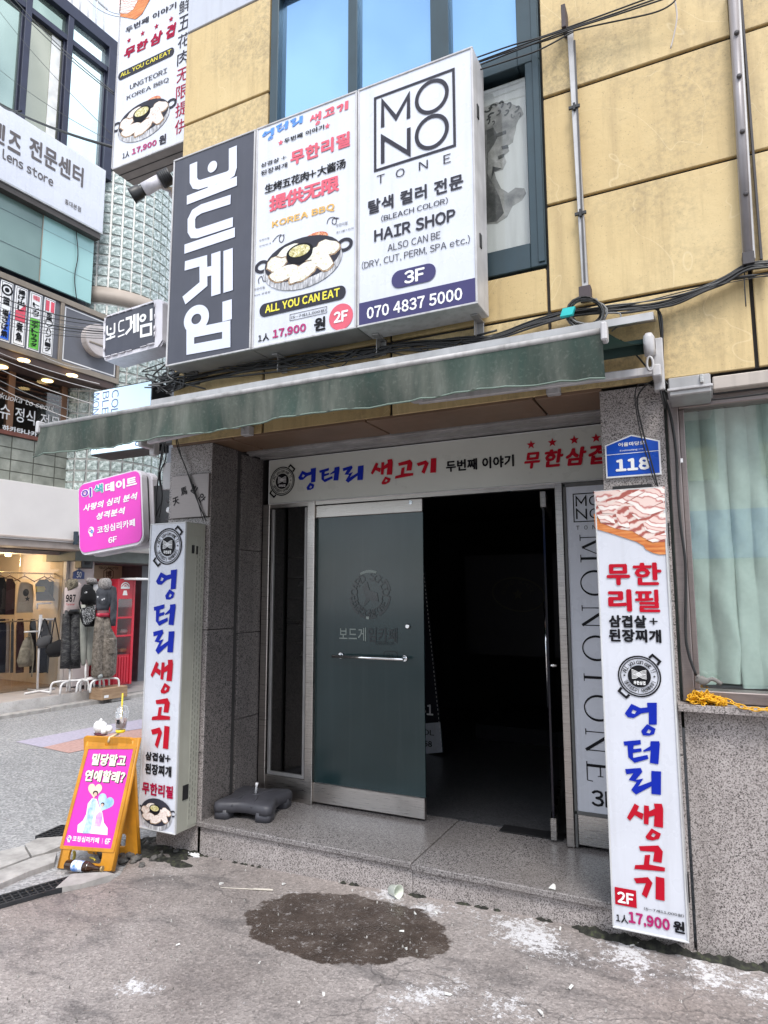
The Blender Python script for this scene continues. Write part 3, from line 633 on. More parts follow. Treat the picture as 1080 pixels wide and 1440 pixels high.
# brush letters of the restaurant name, drawn as polygons
KL = K(830, 980, 4.0); PR = YP(3.36)
RAW = {
 '엉': [[[(195, 92), (232, 38), (283, 62), (322, 58), (320, 32), (375, 32), (375, 155), (330, 155), (330, 86), (288, 92), (245, 118), (213, 114)], [(232, 90), (240, 70), (262, 80), (250, 96)]],
        [[(287, 190), (320, 152), (368, 178), (360, 208), (330, 218), (297, 215)], [(316, 200), (328, 180), (344, 190), (335, 204)]]],
 '터': [[[(187, 250), (283, 241), (286, 266), (245, 272), (243, 292), (288, 288), (290, 306), (240, 314), (242, 342), (322, 325), (328, 347), (250, 370), (215, 338), (210, 272), (193, 273)]],
        [[(298, 300), (338, 276), (340, 248), (388, 248), (392, 264), (384, 378), (336, 370), (341, 300), (300, 308)]]],
 '리': [[[(197, 405), (284, 398), (294, 420), (256, 466), (299, 458), (270, 503), (345, 474), (346, 500), (258, 548), (231, 522), (262, 477), (217, 466), (243, 428), (204, 434)]],
        [[(344, 415), (399, 418), (398, 550), (345, 544)]]],
 '생': [[[(250, 598), (276, 614), (264, 640), (300, 656), (294, 690), (250, 663), (225, 695), (207, 678)]],
        [[(303, 608), (330, 612), (332, 642), (364, 626), (358, 598), (403, 600), (411, 630), (410, 735), (358, 727), (362, 666), (330, 674), (328, 718), (302, 712)]],
        [[(311, 785), (345, 738), (398, 768), (388, 796), (350, 806), (320, 800)], [(342, 780), (354, 763), (370, 774), (358, 788)]]],
 '고': [[[(274, 838), (383, 834), (409, 868), (402, 932), (354, 924), (361, 870), (282, 864)]], [[(308, 888), (338, 886), (332, 941), (421, 958), (420, 980), (249, 966), (253, 944), (302, 943)]]],
 '기': [[[(245, 1018), (325, 1012), (351, 1045), (318, 1130), (290, 1108), (314, 1046), (260, 1047)]], [[(369, 1008), (418, 1018), (419, 1146), (368, 1136)]]]}
BR = {}
for ch, gs in RAW.items():
    gg = [[[PR.px(*KL(*p)) for p in c] for c in g] for g in gs]; al = [p for g in gg for c in g for p in c]
    x0 = min(p[0] for p in al); x1 = max(p[0] for p in al); y0 = min(p[1] for p in al); y1 = max(p[1] for p in al)
    BR[ch] = ([[[((p[0]-x0)/(x1-x0), (p[1]-y0)/(y1-y0)) for p in c] for c in g] for g in gg], (x1-x0)/(y1-y0))
def brush(ch, par, pl, box, m_, off=.004):
    if len(box) == 2: box = pbb(pl, *box)
    f = Flat()
    for g in BR[ch][0]: f.add(*[[(box[0]+p[0]*(box[2]-box[0]), box[1]+p[1]*(box[3]-box[1])) for p in c] for c in g])
    return f.build('lettering', m_, par, pl, off)
# rounded board game lettering as strokes
KD = K(190, 180, 4.117); PS = YP(3.25)
BG = {'보': [([(340, 205), (340, 305), (352, 327), (375, 330), (535, 280), (560, 262), (568, 235), (568, 112)], 0), ([(445, 318), (445, 385)], 0), ([(302, 420), (592, 308)], 0)],
      '드': [([(555, 415), (385, 470), (345, 495), (328, 530), (328, 592), (340, 612), (365, 612), (568, 545)], 0), ([(288, 703), (580, 605)], 0)],
      '게': [([(290, 800), (397, 770), (398, 905), (285, 1000)], 0), ([(400, 838), (468, 822)], 0), ([(470, 722), (470, 968)], 1), ([(541, 705), (541, 948)], 1)],
      '임': [([(535, 1000), (535, 1115)], 1), ([(322, 1190), (530, 1148), (530, 1245), (322, 1283)], 2)]}
BGN = {}
for ch, ss in BG.items():
    pts = [[PS.px(*KD(*p)) for p in q[0]] for q in ss]
    ex = []
    if ch == '보': ex = [(PS.px(*KD(450, 226)), .03, 0)]
    if ch == '임': ex = [(PS.px(*KD(357, 1107)), .098, 1)]
    al = [p for q in pts for p in q] + [(c[0]+s_*r_, c[1]) for c, r_, _ in ex for s_ in (-1, 1)]
    BGN[ch] = (pts, [q[1] for q in ss], ex, (min(p[0] for p in al), min(p[1] for p in al), max(p[0] for p in al), max(p[1] for p in al)))
def bgame(ch, par, pl, box, m_, wd=.068, off=.004):
    pts, kind, ex, bb = BGN[ch]; f = Flat()
    T = (lambda p: p) if box is None else (lambda p: (box[0]+(p[0]-bb[0])/(bb[2]-bb[0])*(box[2]-box[0]), box[1]+(p[1]-bb[1])/(bb[3]-bb[1])*(box[3]-box[1])))
    k = 1 if box is None else (box[2]-box[0])/(bb[2]-bb[0])
    for q, t_ in zip(pts, kind): f.st([T(p) for p in q], wd*k*(1.15 if t_ == 1 else 1), t_ == 2)
    for c, r_, ring_ in ex:
        c = T(c)
        if ring_: f.add(ell(*c, (r_+.012)*k, (r_+.0)*k), ell(*c, (r_-.055)*k, (r_-.062)*k))
        else: f.add(ell(*c, (r_+.012)*k, n=16))
    return f.build('lettering', m_, par, pl, off)

def case(par, pl, a0, a1, b0, b1, depth, face, frame, side=None, lip=.012, r=0):
    MB().pbox(pl, a0, a1, b0, b1, -depth, -.004, .004).build('sign_case', side or frame, par)
    MB().pbox(pl, a0+lip, a1-lip, b0+lip, b1-lip, -.006, .0, .0).build('sign_face', face, par)
    mb = MB(); mb.pbox(pl, a0, a1, b1-lip, b1, -.01, .006, .002).pbox(pl, a0, a1, b0, b0+lip, -.01, .006, .002).pbox(pl, a0, a0+lip, b0+lip, b1-lip, -.01, .006, .002).pbox(pl, a1-lip, a1, b0+lip, b1-lip, -.01, .006, .002)
    mb.build('sign_frame', frame, par)
PANM = mottled('printed_pork_belly', [(.3, (.5, .32, .27)), (.45, (.78, .66, .6)), (.62, (.84, .8, .76))], 38, .6, 5, 2)
PANG = mottled('printed_grilled_food', [(.3, (.5, .42, .25)), (.45, (.74, .73, .62)), (.65, (.82, .84, .8))], 30, .6, 5, 2)
STEW = mottled('printed_stew', [(.35, (.32, .27, .08)), (.5, (.6, .54, .25)), (.66, (.8, .78, .62))], 60, .6, 4, 1)
SEAR = mottled('printed_seared_edge', [(.35, (.10, .05, .03)), (.5, (.34, .22, .13)), (.66, (.6, .45, .3))], 45, .6, 5, 1)
KIM = mottled('printed_kimchi', [(.35, (.4, .05, .03)), (.5, (.66, .22, .1)), (.66, (.75, .55, .35))], 60, .6, 4, 1)
PSTL = mottled('printed_steel', [(.3, (.12, .12, .13)), (.5, (.4, .4, .42)), (.68, (.75, .75, .78))], 14, .5, 3, 0, 0, (6, 1, 1))
def pan(par, pl, c, w_, asp=.42, meat=PANM, off=.004, rot=0):
    def e(x, y, a, b=None, **k): return [(c[0]+w_*p[0], c[1]+w_*p[1]) for p in ell(x, y, a, b, 28, **k)]
    for s_ in (-1, 1): Flat().add(e(s_*1.05, .12, .2, .15), e(s_*1.05, .12, .12, .08)).build('printed_handle', DGREY, par, pl, off)
    Flat().add(e(0, -.06, 1.0, asp+.14)).build('printed_pan', PSTL, par, pl, off+.001)
    Flat().add(e(0, .06, .97, asp+.06)).build('printed_pan', DGREY, par, pl, off+.002)
    f = Flat(); rr_ = random.Random(5)
    for x, y, a, b, r_ in ((-.65, .1, .26, .17, .2), (-.45, -.17, .38, .16, .1), (.04, -.24, .38, .17, .35), (.5, -.08, .34, .17, -.7), (.64, .16, .28, .16, -.3), (-.35, .32, .28, .1, .2), (.3, .1, .25, .12, .2)):
        f.add([(c[0]+w_*(p[0]), c[1]+w_*(p[1])) for p in [(q[0]*(1+.12*(rr_.random()-.5)), q[1]*(1+.12*(rr_.random()-.5))) for q in ell(x, y, a, b, 14, r_)]])
    f.build('printed_meat', meat, par, pl, off+.003)
    f2 = Flat()
    for vs, fs in [g[:2] for g in f.g]:
        mx_ = sum(p[0] for p in vs)/len(vs); my_ = sum(p[1] for p in vs)/len(vs); f2.raw([(mx_+(p[0]-mx_)*1.1, my_+(p[1]-my_)*1.12-w_*.012) for p in vs], fs)
    f2.build('printed_meat_edge', SEAR, par, pl, off+.0022)
    Flat().add(e(-.05, .16, .33, .2)).add(e(-.05, .22, .34, .19)).build('printed_pot', INK, par, pl, off+.005)
    Flat().add(e(-.05, .24, .27, .13)).build('printed_stew', STEW, par, pl, off+.007)
    Flat().add(e(.35, .44, .3, .13)).build('printed_side_dish', KIM, par, pl, off+.0015)
def logo(par, pl, c, r, off=.004):                              # round grill pan emblem
    f = Flat(); f.add(ell(*c, r), ell(*c, r*.93)).add(ell(*c, r*.88), ell(*c, r*.84))
    for t_ in (48, 228):
        a = R(t_); d = Vector((math.cos(a), math.sin(a))); q = Vector((-d.y, d.x)); P = Vector(c)
        f.st([tuple(P+d*r*1.0+q*r*.24), tuple(P+d*r*1.22+q*r*.22), tuple(P+d*r*1.22-q*r*.22), tuple(P+d*r*1.0-q*r*.24)], r*.11)
    f.add(ell(*c, r*.53))
    arc_txt('All you can eat !!', f, *c, r*.70, 165, 15, r*.26, .015); arc_txt('엉터리생고기 두번째이야기', f, *c, r*.70, 200, 340, r*.22, .01, True)
    f.add(star(c[0]-r*.69, c[1]+r*.02, r*.07)).add(star(c[0]+r*.69, c[1]+r*.02, r*.07))
    f.build('emblem', INK, par, pl, off)
    f = Flat()
    for k in range(4):
        o_ = (k-1.5)*.06*r
        f.st([(c[0]+x*r, c[1]+r*.1+o_+y*r) for x, y in ((-.34, .14), (-.15, .07), (0, -.02), (.16, -.1), (.34, -.12))], r*.026)
        f.st([(c[0]+x*r, c[1]+r*.1+o_+y*r) for x, y in ((-.34, -.13), (-.15, -.1), (0, 0), (.16, .08), (.34, .12))], r*.026)
    txt('무한삼겹', None, pl, (c[0]-r*.27, c[1]-r*.4, c[0]+r*.27, c[1]-r*.22), None, .04, fl=f); f.build('emblem_detail', WHITE, par, pl, off+.003)

# --- three banner signs over the awning
k2 = K(340, 0, 2.4545)
pD = pbb(PS, (235, 521), (243, 225)); pE = pbb(PS, (353.5, 491.7), (503, 127)); zt = pE[3]; zb = pE[1]; xm = PS.px(502.5, 300)[0]; xr = PS.px(668.5, 250)[0]; xl = PS.px(239, 370)[0]; xe = PS.px(357, 340)[0]
sg = thing('banner_sign', (xl+.4, 3.25, zb), 'dark charcoal vertical sign with white board game lettering, leftmost over the awning', 'sign', 'sign boxes in a row over the awning')
case(sg, PS, xl, xe-.004, zb, zt, .2, DARKP, ALUW, ALU)
for ch in '보드게임': bgame(ch, sg, PS, None, PALE)
s2 = thing('banner_sign', ((xe+xm)/2, 3.25, zb), 'white grill sign with food picture between the charcoal and hair shop signs', 'sign', 'sign boxes in a row over the awning')
case(s2, PS, xe+.004, xm-.003, zb, zt, .2, WPLAS, ALUW, ALU)
def T2(s_, a, b_, c, d, m_, bold=0, par=s2, **kw): return txt(s_, par, PS, kb(k2, a, b_, c, d), m_, bold, **kw)
bb = pbb(PS, *kb(k2, 70, 494, 215, 396)); bw = (bb[2]-bb[0])/3.15
for i, ch in enumerate('엉터리'): brush(ch, s2, PS, (bb[0]+i*bw*1.07, bb[1]+(.03 if i else 0), bb[0]+i*bw*1.07+bw*.95, bb[3]-(0 if i else .01)), LBLUE)
bb = pbb(PS, *kb(k2, 235, 442, 372, 346)); bw = (bb[2]-bb[0])/3.15
for i, ch in enumerate('생고기'): brush(ch, s2, PS, (bb[0]+i*bw*1.07, bb[1]+(.03 if i else 0), bb[0]+i*bw*1.07+bw*.95, bb[3]-(0 if i else 0)), PINKR)
T2('두번째 이야기', 147, 497, 285, 430, INK, .03)
Flat().add(star(*PS.px(*k2(135, 493)), .022)).add(star(*PS.px(*k2(296, 436)), .022)).build('printed_star', PINKR, s2, PS)
T2('삼겹살 +', 67, 580, 155, 535, INK, .02); T2('된장찌개', 67, 609, 158, 560, INK, .02); T2('무한리필', 168, 575, 375, 452, PINKR, .045)
T2('生烤五花肉+大酱汤', 80, 671, 360, 546, INK, .025); T2('提供无限', 95, 734, 338, 602, PINKR, .04); T2('KOREA BBQ', 105, 792, 322, 700, GOLD, .035)
k4 = K(350, 280, 6.544)
cc_ = PS.px(*k4(490, 575)); pan(s2, PS, cc_, .29, meat=PANG)
f = Flat()
for q in ([(220, 395), (260, 345), (300, 330), (325, 350), (310, 395), (285, 390), (285, 350), (320, 330), (360, 350)], [(720, 230), (735, 185), (775, 168), (805, 185), (800, 230), (770, 225), (775, 185), (820, 175), (880, 200)], [(95, 780), (90, 740), (120, 712), (135, 755), (158, 750), (155, 710), (135, 705)]):
    f.st([tuple(p[:2]) for p in spline([(*PS.px(*k4(*p)), 0) for p in q], 3)], .005)
for s_, q in (('무한리필', (97, 395, 190, 350)), ('된장찌개', (97, 445, 205, 400)), ('무한리필', (805, 265, 910, 205)), ('콩나물+김치', (805, 322, 965, 258)), ('무한리필', (50, 850, 148, 800)), ('3cm 삼겹살', (45, 900, 200, 842))):
    txt(s_, None, PS, kb(k4, *q), None, 0, fl=f)
f.build('lettering', DGREY, s2, PS)
bx = pbb(PS, *kb(k2, 62, 1098, 360, 982)); Flat().add(rrect(*bx, (bx[3]-bx[1])/2-.002)).build('printed_pill', DGREY, s2, PS, .004); T2('ALL YOU CAN EAT', 82, 1083, 340, 994, YEL, .04, off=.0055)
bx = pbb(PS, *kb(k2, 167, 1108, 294, 1058)); Flat().st([(bx[0], bx[1]), (bx[2], bx[1]), (bx[2], bx[3]), (bx[0], bx[3])], .003, True).build('printed_box', DGREY, s2, PS)
T2('(5-7세11,000원)', 171, 1103, 291, 1065, INK, .01)
T2('1人', 57, 1182, 96, 1148, INK, .03); T2('17,900', 107, 1172, 223, 1115, MAG, .045); T2('원', 250, 1146, 290, 1091, INK, .04)
c_2 = PS.px(*k2(343, 1094)); Flat().add(ell(*c_2, .082)).build('printed_disc', PINKR, s2, PS); txt('2F', s2, PS, (c_2[0]-.048, c_2[1]-.033, c_2[0]+.05, c_2[1]+.036), WHITE, .04, off=.005)
s3 = thing('banner_sign', ((xr+xm)/2, 3.25, zb), 'white hair shop sign with square monogram and phone number strip over the awning', 'sign', 'sign boxes in a row over the awning')
case(s3, PS, xm+.003, xr, zb, zt, .2, WPLAS, ALUW, ALUW)
def T3(s_, a, b_, c, d, m_, bold=0, **kw): return T2(s_, a, b_, c, d, m_, bold, par=s3, **kw)
a = pbb(PS, *kb(k2, 461, 590, 731, 240)); f = Flat(); f.st([(a[0], a[1]), (a[2], a[1]), (a[2], a[3]), (a[0], a[3])], .016, True)
def ps(x, y): return PS.px(*k2(x, y))
f.st([ps(487, 440), ps(487, 352), ps(533, 408), ps(576, 330), ps(576, 410)], .024); f.st([ps(487, 565), ps(487, 475), ps(577, 530), ps(577, 442)], .024)
for q in ((656, 334), (656, 456)): f.add(ell(*ps(*q), .106, .108), ell(*ps(*q), .083, .085))
f.build('monogram', DGREY, s3, PS)
for ch, a_ in zip('TONE', ((467, 638, 494, 600), (532, 617, 563, 578), (612, 590, 643, 552), (697, 568, 722, 530))): T3(ch, *a_, DGREY, .0)
T3('탈색 컬러 전문', 437, 743, 765, 598, DGREY, .03); T3('(BLEACH COLOR)', 482, 768, 712, 680, DGREY, .008); T3('HAIR SHOP', 458, 837, 738, 719, DGREY, .03); T3('ALSO CAN BE', 504, 870, 686, 798, DGREY, 0); T3('(DRY, CUT, PERM, SPA etc.)', 415, 934, 788, 810, DGREY, 0)
bx = pbb(PS, *kb(k2, 518, 1001, 670, 904)); Flat().add(rrect(*bx, (bx[3]-bx[1])/2-.002)).build('printed_pill', NAVY, s3, PS, .004); T3('3F', 562, 983, 632, 922, WHITE, .035, off=.0055)
bx = (xm+.015, zb+.012, xr-.012, PS.px(*k2(398, 1050))[1]); Flat().add([(bx[0], bx[1]), (bx[2], bx[1]), (bx[2], bx[3]), (bx[0], bx[3])]).build('printed_strip', NAVY, s3, PS, .004)
T3('070 4837 5000', 433, 1104, 762, 992, WHITE, .03, off=.0055)
for s_, x_ in ((s3, xr-.06), (s3, xm+.06), (s2, xe+.1)):
    mb = MB(); mb.box(x_-.02, x_+.02, 3.36, 3.495, zb-.012, zb-.004).box(x_-.02, x_-.016, 3.42, 3.49, zb-.10, zb-.012).box(x_-.02, x_+.02, 3.475, 3.485, zb-.10, zb-.012, .002); mb.build('bracket', ALU, s_)
mb = MB()
for z in (zb+.35, zt-.4): mb.box(xr, xr+.006, 3.30, 3.33, z, z+.08)
mb.build('hinge', BLACK, s3)

# --- long restaurant signs on the two piers
def pier(pl, bx, label, kk, gl, depth, side):
    t_ = thing('pier_sign', ((bx[0]+bx[2])/2, pl.p.y, bx[1]), label, 'sign', 'tall restaurant signs on the entrance piers')
    case(t_, pl, bx[0], bx[2], bx[1], bx[3], depth, WPLAS, WFRAME, side, .008)
    for ch, b4, m_ in gl: brush(ch, t_, pl, kb(kk, *b4), m_)
    return t_
bxr = pbb(PR, (861.5, 1304), (933.5, 684))
bxr = (bxr[0], bxr[1], bxr[2], bxr[3])
gl = []
for ch in '엉터리생고기':
    al = [p for g in RAW[ch] for c in g for p in c]
    u = [PR.px(*KL(*p)) for p in al]; gl.append((ch, (min(p[0] for p in u), min(p[1] for p in u), max(p[0] for p in u), max(p[1] for p in u))))
tr_ = pier(PR, bxr, 'tall white restaurant sign topped by a raw pork picture, below the blue number plate', KL, [], .14, WFRAME)
for i, (ch, b4) in enumerate(gl): brush(ch, tr_, PR, b4, BLUEI if i < 3 else REDI)
ku = K(820, 670, 4.3636)
def TR_(s_, a, b_, c, d, m_, bold=0, kk=ku, **kw): return txt(s_, tr_, PR, kb(kk, a, b_, c, d), m_, bold, **kw)
TR_('무', 147, 668, 286, 536, REDI, .045); TR_('한', 310, 668, 478, 527, REDI, .035); TR_('리', 157, 828, 296, 692, REDI, .045); TR_('필', 322, 832, 467, 694, REDI, .028)
TR_('삼겹살', 160, 925, 388, 852, INK, .045); TR_('+', 408, 910, 457, 868, INK, .04); TR_('된장찌개', 160, 1013, 478, 940, INK, .045)
logo(tr_, PR, PR.px(*ku(345, 1226)), abs(PR.px(*ku(478, 1226))[0]-PR.px(*ku(212, 1226))[0])/2)
# raw pork picture
def pu(*q): return [PR.px(*ku(*p)) for p in q]
WOOD = mottled('printed_wood_board', [(.3, (.42, .09, .02)), (.5, (.62, .2, .05)), (.7, (.74, .34, .12))], 7, .5, 4, 0, 0, (1, 1, 12))
Flat().add(pu((66, 230), (76, 322), (180, 352), (330, 402), (370, 425), (385, 448), (430, 470), (470, 480), (513, 478), (511, 380), (300, 300), (180, 240))).build('printed_board', WOOD, tr_, PR, .004)
MT = [stripe_meat('printed_raw_pork', (.80, .62, .57), (.50, .15, .13), (.86, .79, .75), 6, R(-18)), stripe_meat('printed_raw_pork_dark', (.38, .10, .08), (.66, .38, .34), (.78, .66, .61), 9, R(20))]
Flat().add(pu((66, 92), (500, 62), (508, 400), (440, 404), (370, 375), (300, 335), (200, 320), (110, 285), (78, 230))).build('printed_meat', MT[1], tr_, PR, .0055)
sl_ = [((70, 95), (250, 82), (160, 130), (90, 160)), ((150, 180), (330, 90), (420, 70), (250, 165), (190, 215)), ((270, 160), (420, 75), (500, 66), (500, 110), (330, 185)), ((280, 190), (500, 118), (502, 150), (330, 230), (290, 225)),
       ((300, 235), (502, 158), (504, 205), (400, 240), (340, 265)), ((370, 290), (440, 240), (506, 225), (508, 330), (430, 350), (385, 330)), ((385, 385), (510, 345), (510, 380), (430, 405)), ((80, 165), (140, 150), (200, 230), (120, 225)), ((85, 235), (180, 240), (200, 290), (110, 280)), ((200, 225), (270, 250), (290, 320), (220, 300))]
for i, q in enumerate(sl_): Flat().add(pu(*q)).build('printed_meat', MT[0], tr_, PR, .0062+.0002*i)
kr = K(830, 980, 4.0)
a = pbb(PR, *kb(kr, 142, 1163, 258, 1088)); Flat().add([(a[0], a[1]), (a[2], a[1]), (a[2], a[3]), (a[0], a[3])]).build('printed_box', REDI, tr_, PR, .004)
TR_('2F', 155, 1152, 245, 1106, WHITE, .04, kr, off=.0055)
TR_('(5-7세11,000원)', 303, 1196, 527, 1222, INK, .01, kr); TR_('1人', 147, 1262, 212, 1228, INK, .03, kr); TR_('17,900', 217, 1275, 447, 1248, MAG, .05, kr); TR_('원', 468, 1320, 530, 1265, INK, .045, kr)
mb = MB(); mb.box(-.156, -.15, 3.37, 3.40, 1.88, 1.99).box(-.156, -.15, 3.37, 3.40, .3, .42).box(-.40, -.22, 3.42, 3.5, 2.165, 2.19); mb.build('hinge', BLACK, tr_)
PLs = YP(3.3); kl = K(180, 700, 2.88)
bxl = pbb(PLs, (192.5, 1163), (262, 733.5)); bxl = (bxl[0]+.012, bxl[1], bxl[2], bxl[3])
tl_ = pier(PLs, bxl, 'tall white restaurant sign beside the orange folding board, on the left pier', kl,
    [('엉', (112, 412, 200, 290), BLUEI), ('터', (103, 518, 195, 430), BLUEI), ('리', (100, 632, 190, 535), BLUEI), ('생', (90, 788, 185, 655), REDI), ('고', (97, 900, 175, 812), REDI), ('기', (92, 1010, 170, 925), REDI)], .19, BEIGEBOX)
def TL_(s_, a, b_, c, d, m_, bold=0, **kw): return txt(s_, tl_, PLs, kb(kl, a, b_, c, d), m_, bold, **kw)
TL_('삼겹살+', 72, 1060, 175, 1040, INK, .045); TL_('된장찌개', 70, 1116, 178, 1088, INK, .045); TL_('무한리필', 58, 1198, 185, 1168, CRIM, .045)
logo(tl_, PLs, PLs.px(*kl(163, 197)), abs(PLs.px(*kl(219, 197))[0]-PLs.px(*kl(107, 197))[0])/2); pan(tl_, PLs, PLs.px(*kl(115, 1278)), .135, .56)
# perforated side strip, hatch and hinge on the side of the left sign
XL_ = Pl((bxl[2], 0, 0), (0, 1, 0), (0, 0, 1)); mb = MB(); mb.pbox(XL_, 3.40, 3.484, bxl[1]+.02, bxl[3]-.09, 0, .003, .001); mb.build('side_cover', BEIGEBOX, tl_)
mb = MB()
for j in range(3):
    for i in range(46):
        z = bxl[1]+.06+i*.038+(j % 2)*.015; mb.pbox(XL_, 3.411+j*.024, 3.4135+j*.024, z, z+.024, .0032, .0036)
tag(mb.build('vent_slot', BLACK, tl_), kind='stuff')
mb = MB(); mb.pbox(XL_, 3.36, 3.378, 1.93, 1.985, 0, .008).pbox(XL_, 3.40, 3.41, 1.925, 1.98, 0.003, .01).pbox(XL_, 3.35, 3.40, .36, .45, 0, .004); mb.build('hinge', BLACK, tl_)

# --- lintel sign
s4 = thing('lintel_sign', (-1.75, 4.083, 2.336), 'long cream restaurant sign with grill emblem over the entrance doors', 'sign')
case(s4, FD, -2.985, -.47, 2.338, 2.682, .06, CREAM, WFRAME, None, .006)
kn = K(360, 620, 4.1538); kq = K(540, 440, 2.5714)
for ch, b4, m_ in (('엉', (247, 293, 352, 157), BLUEI), ('터', (370, 245, 490, 150), BLUEI), ('리', (507, 248, 630, 138), BLUEI), ('생', (672, 262, 800, 105), REDI), ('고', (812, 222, 920, 108), REDI), ('기', (940, 197, 1055, 100), REDI)):
    brush(ch, s4, FD, kb(kn, *b4), m_)
logo(s4, FD, FD.px(*kn(155, 236)), .112); txt('두번째 이야기', s4, FD, kb(kq, 225, 577, 470, 512), INK, .04)
def moo(par, pl, boxes, m_):
    for ch, b4 in zip('무한삼겹', boxes): txt(ch, par, pl, b4, m_, .045, shear=.16)
moo(s4, FD, [kb(kq, *q) for q in ((508, 566, 564, 502), (583, 560, 648, 490), (658, 555, 732, 482), (740, 550, 812, 472))], REDI)
f = Flat()
for q in ((532, 477), (609, 469), (688, 460), (767, 453)): f.add(star(*FD.px(*kq(*q)), .03))
f.build('printed_star', REDI, s4, FD)

# --- vertical salon panel behind the right pier
s5 = thing('salon_panel', (-.6, 4.083, .2), 'tall white panel with rotated salon name right of the doorway', 'sign')
u0_ = rj1+.004; u1_ = -.455; zk = FD.px(850, 1146)[1]
MB().pbox(FD, u0_+.016, u1_, zk, 2.31, -.04, -.012).build('sign_face', WPLAS, s5)
mb = MB(); mb.pbox(FD, u0_, u0_+.016, .2, 2.33, -.05, -.004, .002).pbox(FD, u0_, u1_, zk-.02, zk, -.05, -.004, .002).pbox(FD, u0_, u1_, 2.31, 2.335, -.05, -.004, .002); mb.build('sign_frame', mat('dark_grey_frame', (.12, .12, .12), .5), s5)
MB().pbox(FD, u0_+.016, u1_, .215, zk-.02, -.04, -.012, .003).build('kick_plate', STEELB, s5)
FS = Pl((0, 4.095, 0), (1, 0, 0), (0, 0, 1))
SER = {'M': (1.1, [([(.12, 0), (.12, 1)], .035), ([(.12, 1), (.52, .08)], .1), ([(.52, .08), (.95, 1)], .035), ([(.95, 0), (.95, 1)], .1), ([(0, .015), (.25, .015)], .03), ([(.8, .015), (1.1, .015)], .03), ([(0, .985), (.17, .985)], .03), ([(.93, .985), (1.1, .985)], .03)]),
       'N': (1.0, [([(.12, 0), (.12, 1)], .035), ([(.12, 1), (.88, 0)], .11), ([(.88, 0), (.88, 1)], .035), ([(0, .015), (.25, .015)], .03), ([(0, .985), (.2, .985)], .03), ([(.75, .985), (1, .985)], .03)]),
       'T': (.9, [([(.45, 0), (.45, 1)], .1), ([(0, .98), (.9, .98)], .035), ([(.02, .98), (.02, .8)], .03), ([(.88, .98), (.88, .8)], .03), ([(.3, .015), (.6, .015)], .03)]),
       'E': (.78, [([(.15, 0), (.15, 1)], .1), ([(0, .98), (.72, .98)], .035), ([(.15, .5), (.55, .5)], .035), ([(0, .02), (.74, .02)], .035), ([(.72, .98), (.72, .8)], .03), ([(.74, .02), (.76, .22)], .03), ([(.55, .6), (.55, .4)], .03)])}
def serif(ch, f, xb, ytop, ybot, cap):                          # letter turned clockwise: its baseline at xb, its left side at ytop
    wd = ytop-ybot
    if ch == 'O':
        cx_, cz = xb+cap/2, (ytop+ybot)/2; f.add(ell(cx_, cz, cap*.53, wd/2), ell(cx_, cz, cap*.49, wd/2-.013*1.0)); return
    W0, ss = SER[ch]
    for q, w_ in ss: f.st([(xb+p[1]*cap, ytop-p[0]/W0*wd) for p in q], max(w_*cap, .004))
f = Flat()
for ch, a, b2 in (('M', 752, 791), ('O', 802, 838), ('N', 851, 883), ('O', 893, 929), ('T', 936, 968), ('O', 976, 1013), ('N', 1024, 1058), ('E', 1070, 1098)):
    xx = 815+(a-752)/340*10; serif(ch, f, FS.px(xx, a)[0], FS.px(xx, a)[1], FS.px(xx, b2)[1], .155)
f.build('lettering', INK, s5, FS, .002)
txt('3F', s5, FS, (FS.px(832, 1131)[0], FS.px(832, 1133)[1], FS.px(832, 1131)[0]+.14, FS.px(832, 1110)[1]), INK, .02, off=.002)
a = FS.px(807.5, 734); b2 = FS.px(807.5, 695); sq = b2[1]-a[1]; f = Flat(); f.st([(a[0], a[1]), (a[0]+sq, a[1]), (a[0]+sq, b2[1]), (a[0], b2[1])], .006, True)
def sm(x, y): return (a[0]+sq*x, a[1]+sq*y)
f.st([sm(.1, .55), sm(.1, .9), sm(.27, .66), sm(.43, .9), sm(.43, .55)], .009); f.st([sm(.1, .1), sm(.1, .45), sm(.43, .1), sm(.43, .45)], .009)
for y_ in (.73, .27): f.add(ell(*sm(.72, y_), sq*.18), ell(*sm(.72, y_), sq*.14))
for i, ch in enumerate('TONE'): txt(ch, None, FS, (a[0]+.01+i*sq*.28, a[1]-.05, a[0]+.03+i*sq*.28, a[1]-.025), None, 0, fl=f)
f.build('monogram', INK, s5, FS, .002)

# --- number plate
P8 = YP(3.485); k7 = K(760, 560, 3.375)
s6 = thing('number_plate', tuple(P8.w(*k7(440, 385))), 'blue house number plate reading 118 with pointed top on the right pier', 'number plate')
o5 = [P8.px(*k7(*p)) for p in ((312, 385), (575, 358), (570, 207), (430, 172), (303, 218))]; cx = sum(p[0] for p in o5)/5; cz = sum(p[1] for p in o5)/5
zz = (o5[0][1]+o5[1][1])/2; o5[0] = (o5[0][0], zz); o5[1] = (o5[0][0]+(o5[1][0]-o5[0][0]), zz); zs = (o5[2][1]+o5[4][1])/2; o5[2] = (o5[1][0], zs); o5[4] = (o5[0][0], zs); o5[3] = ((o5[0][0]+o5[1][0])/2, o5[3][1])
PB = mat('plate_blue_enamel', (.01, .08, .5), .3, 0, .04)
MB().prism(P8, o5, -.013, 0, .002).build('plate', WHITE, s6); i5 = [(cx+(p[0]-cx)*.94, cz+(p[1]-cz)*.92) for p in o5]; Flat().add(i5).build('plate_field', PB, s6, P8, .001)
for s_, q, bo in (('어울마당로', (370, 232, 495, 201), .03), ('Eoulmadang-ro', (378, 256, 487, 236), .02), ('118', (358, 350, 518, 277), .055)): txt(s_, s6, P8, kb(k7, *q), WHITE, bo, off=.003)
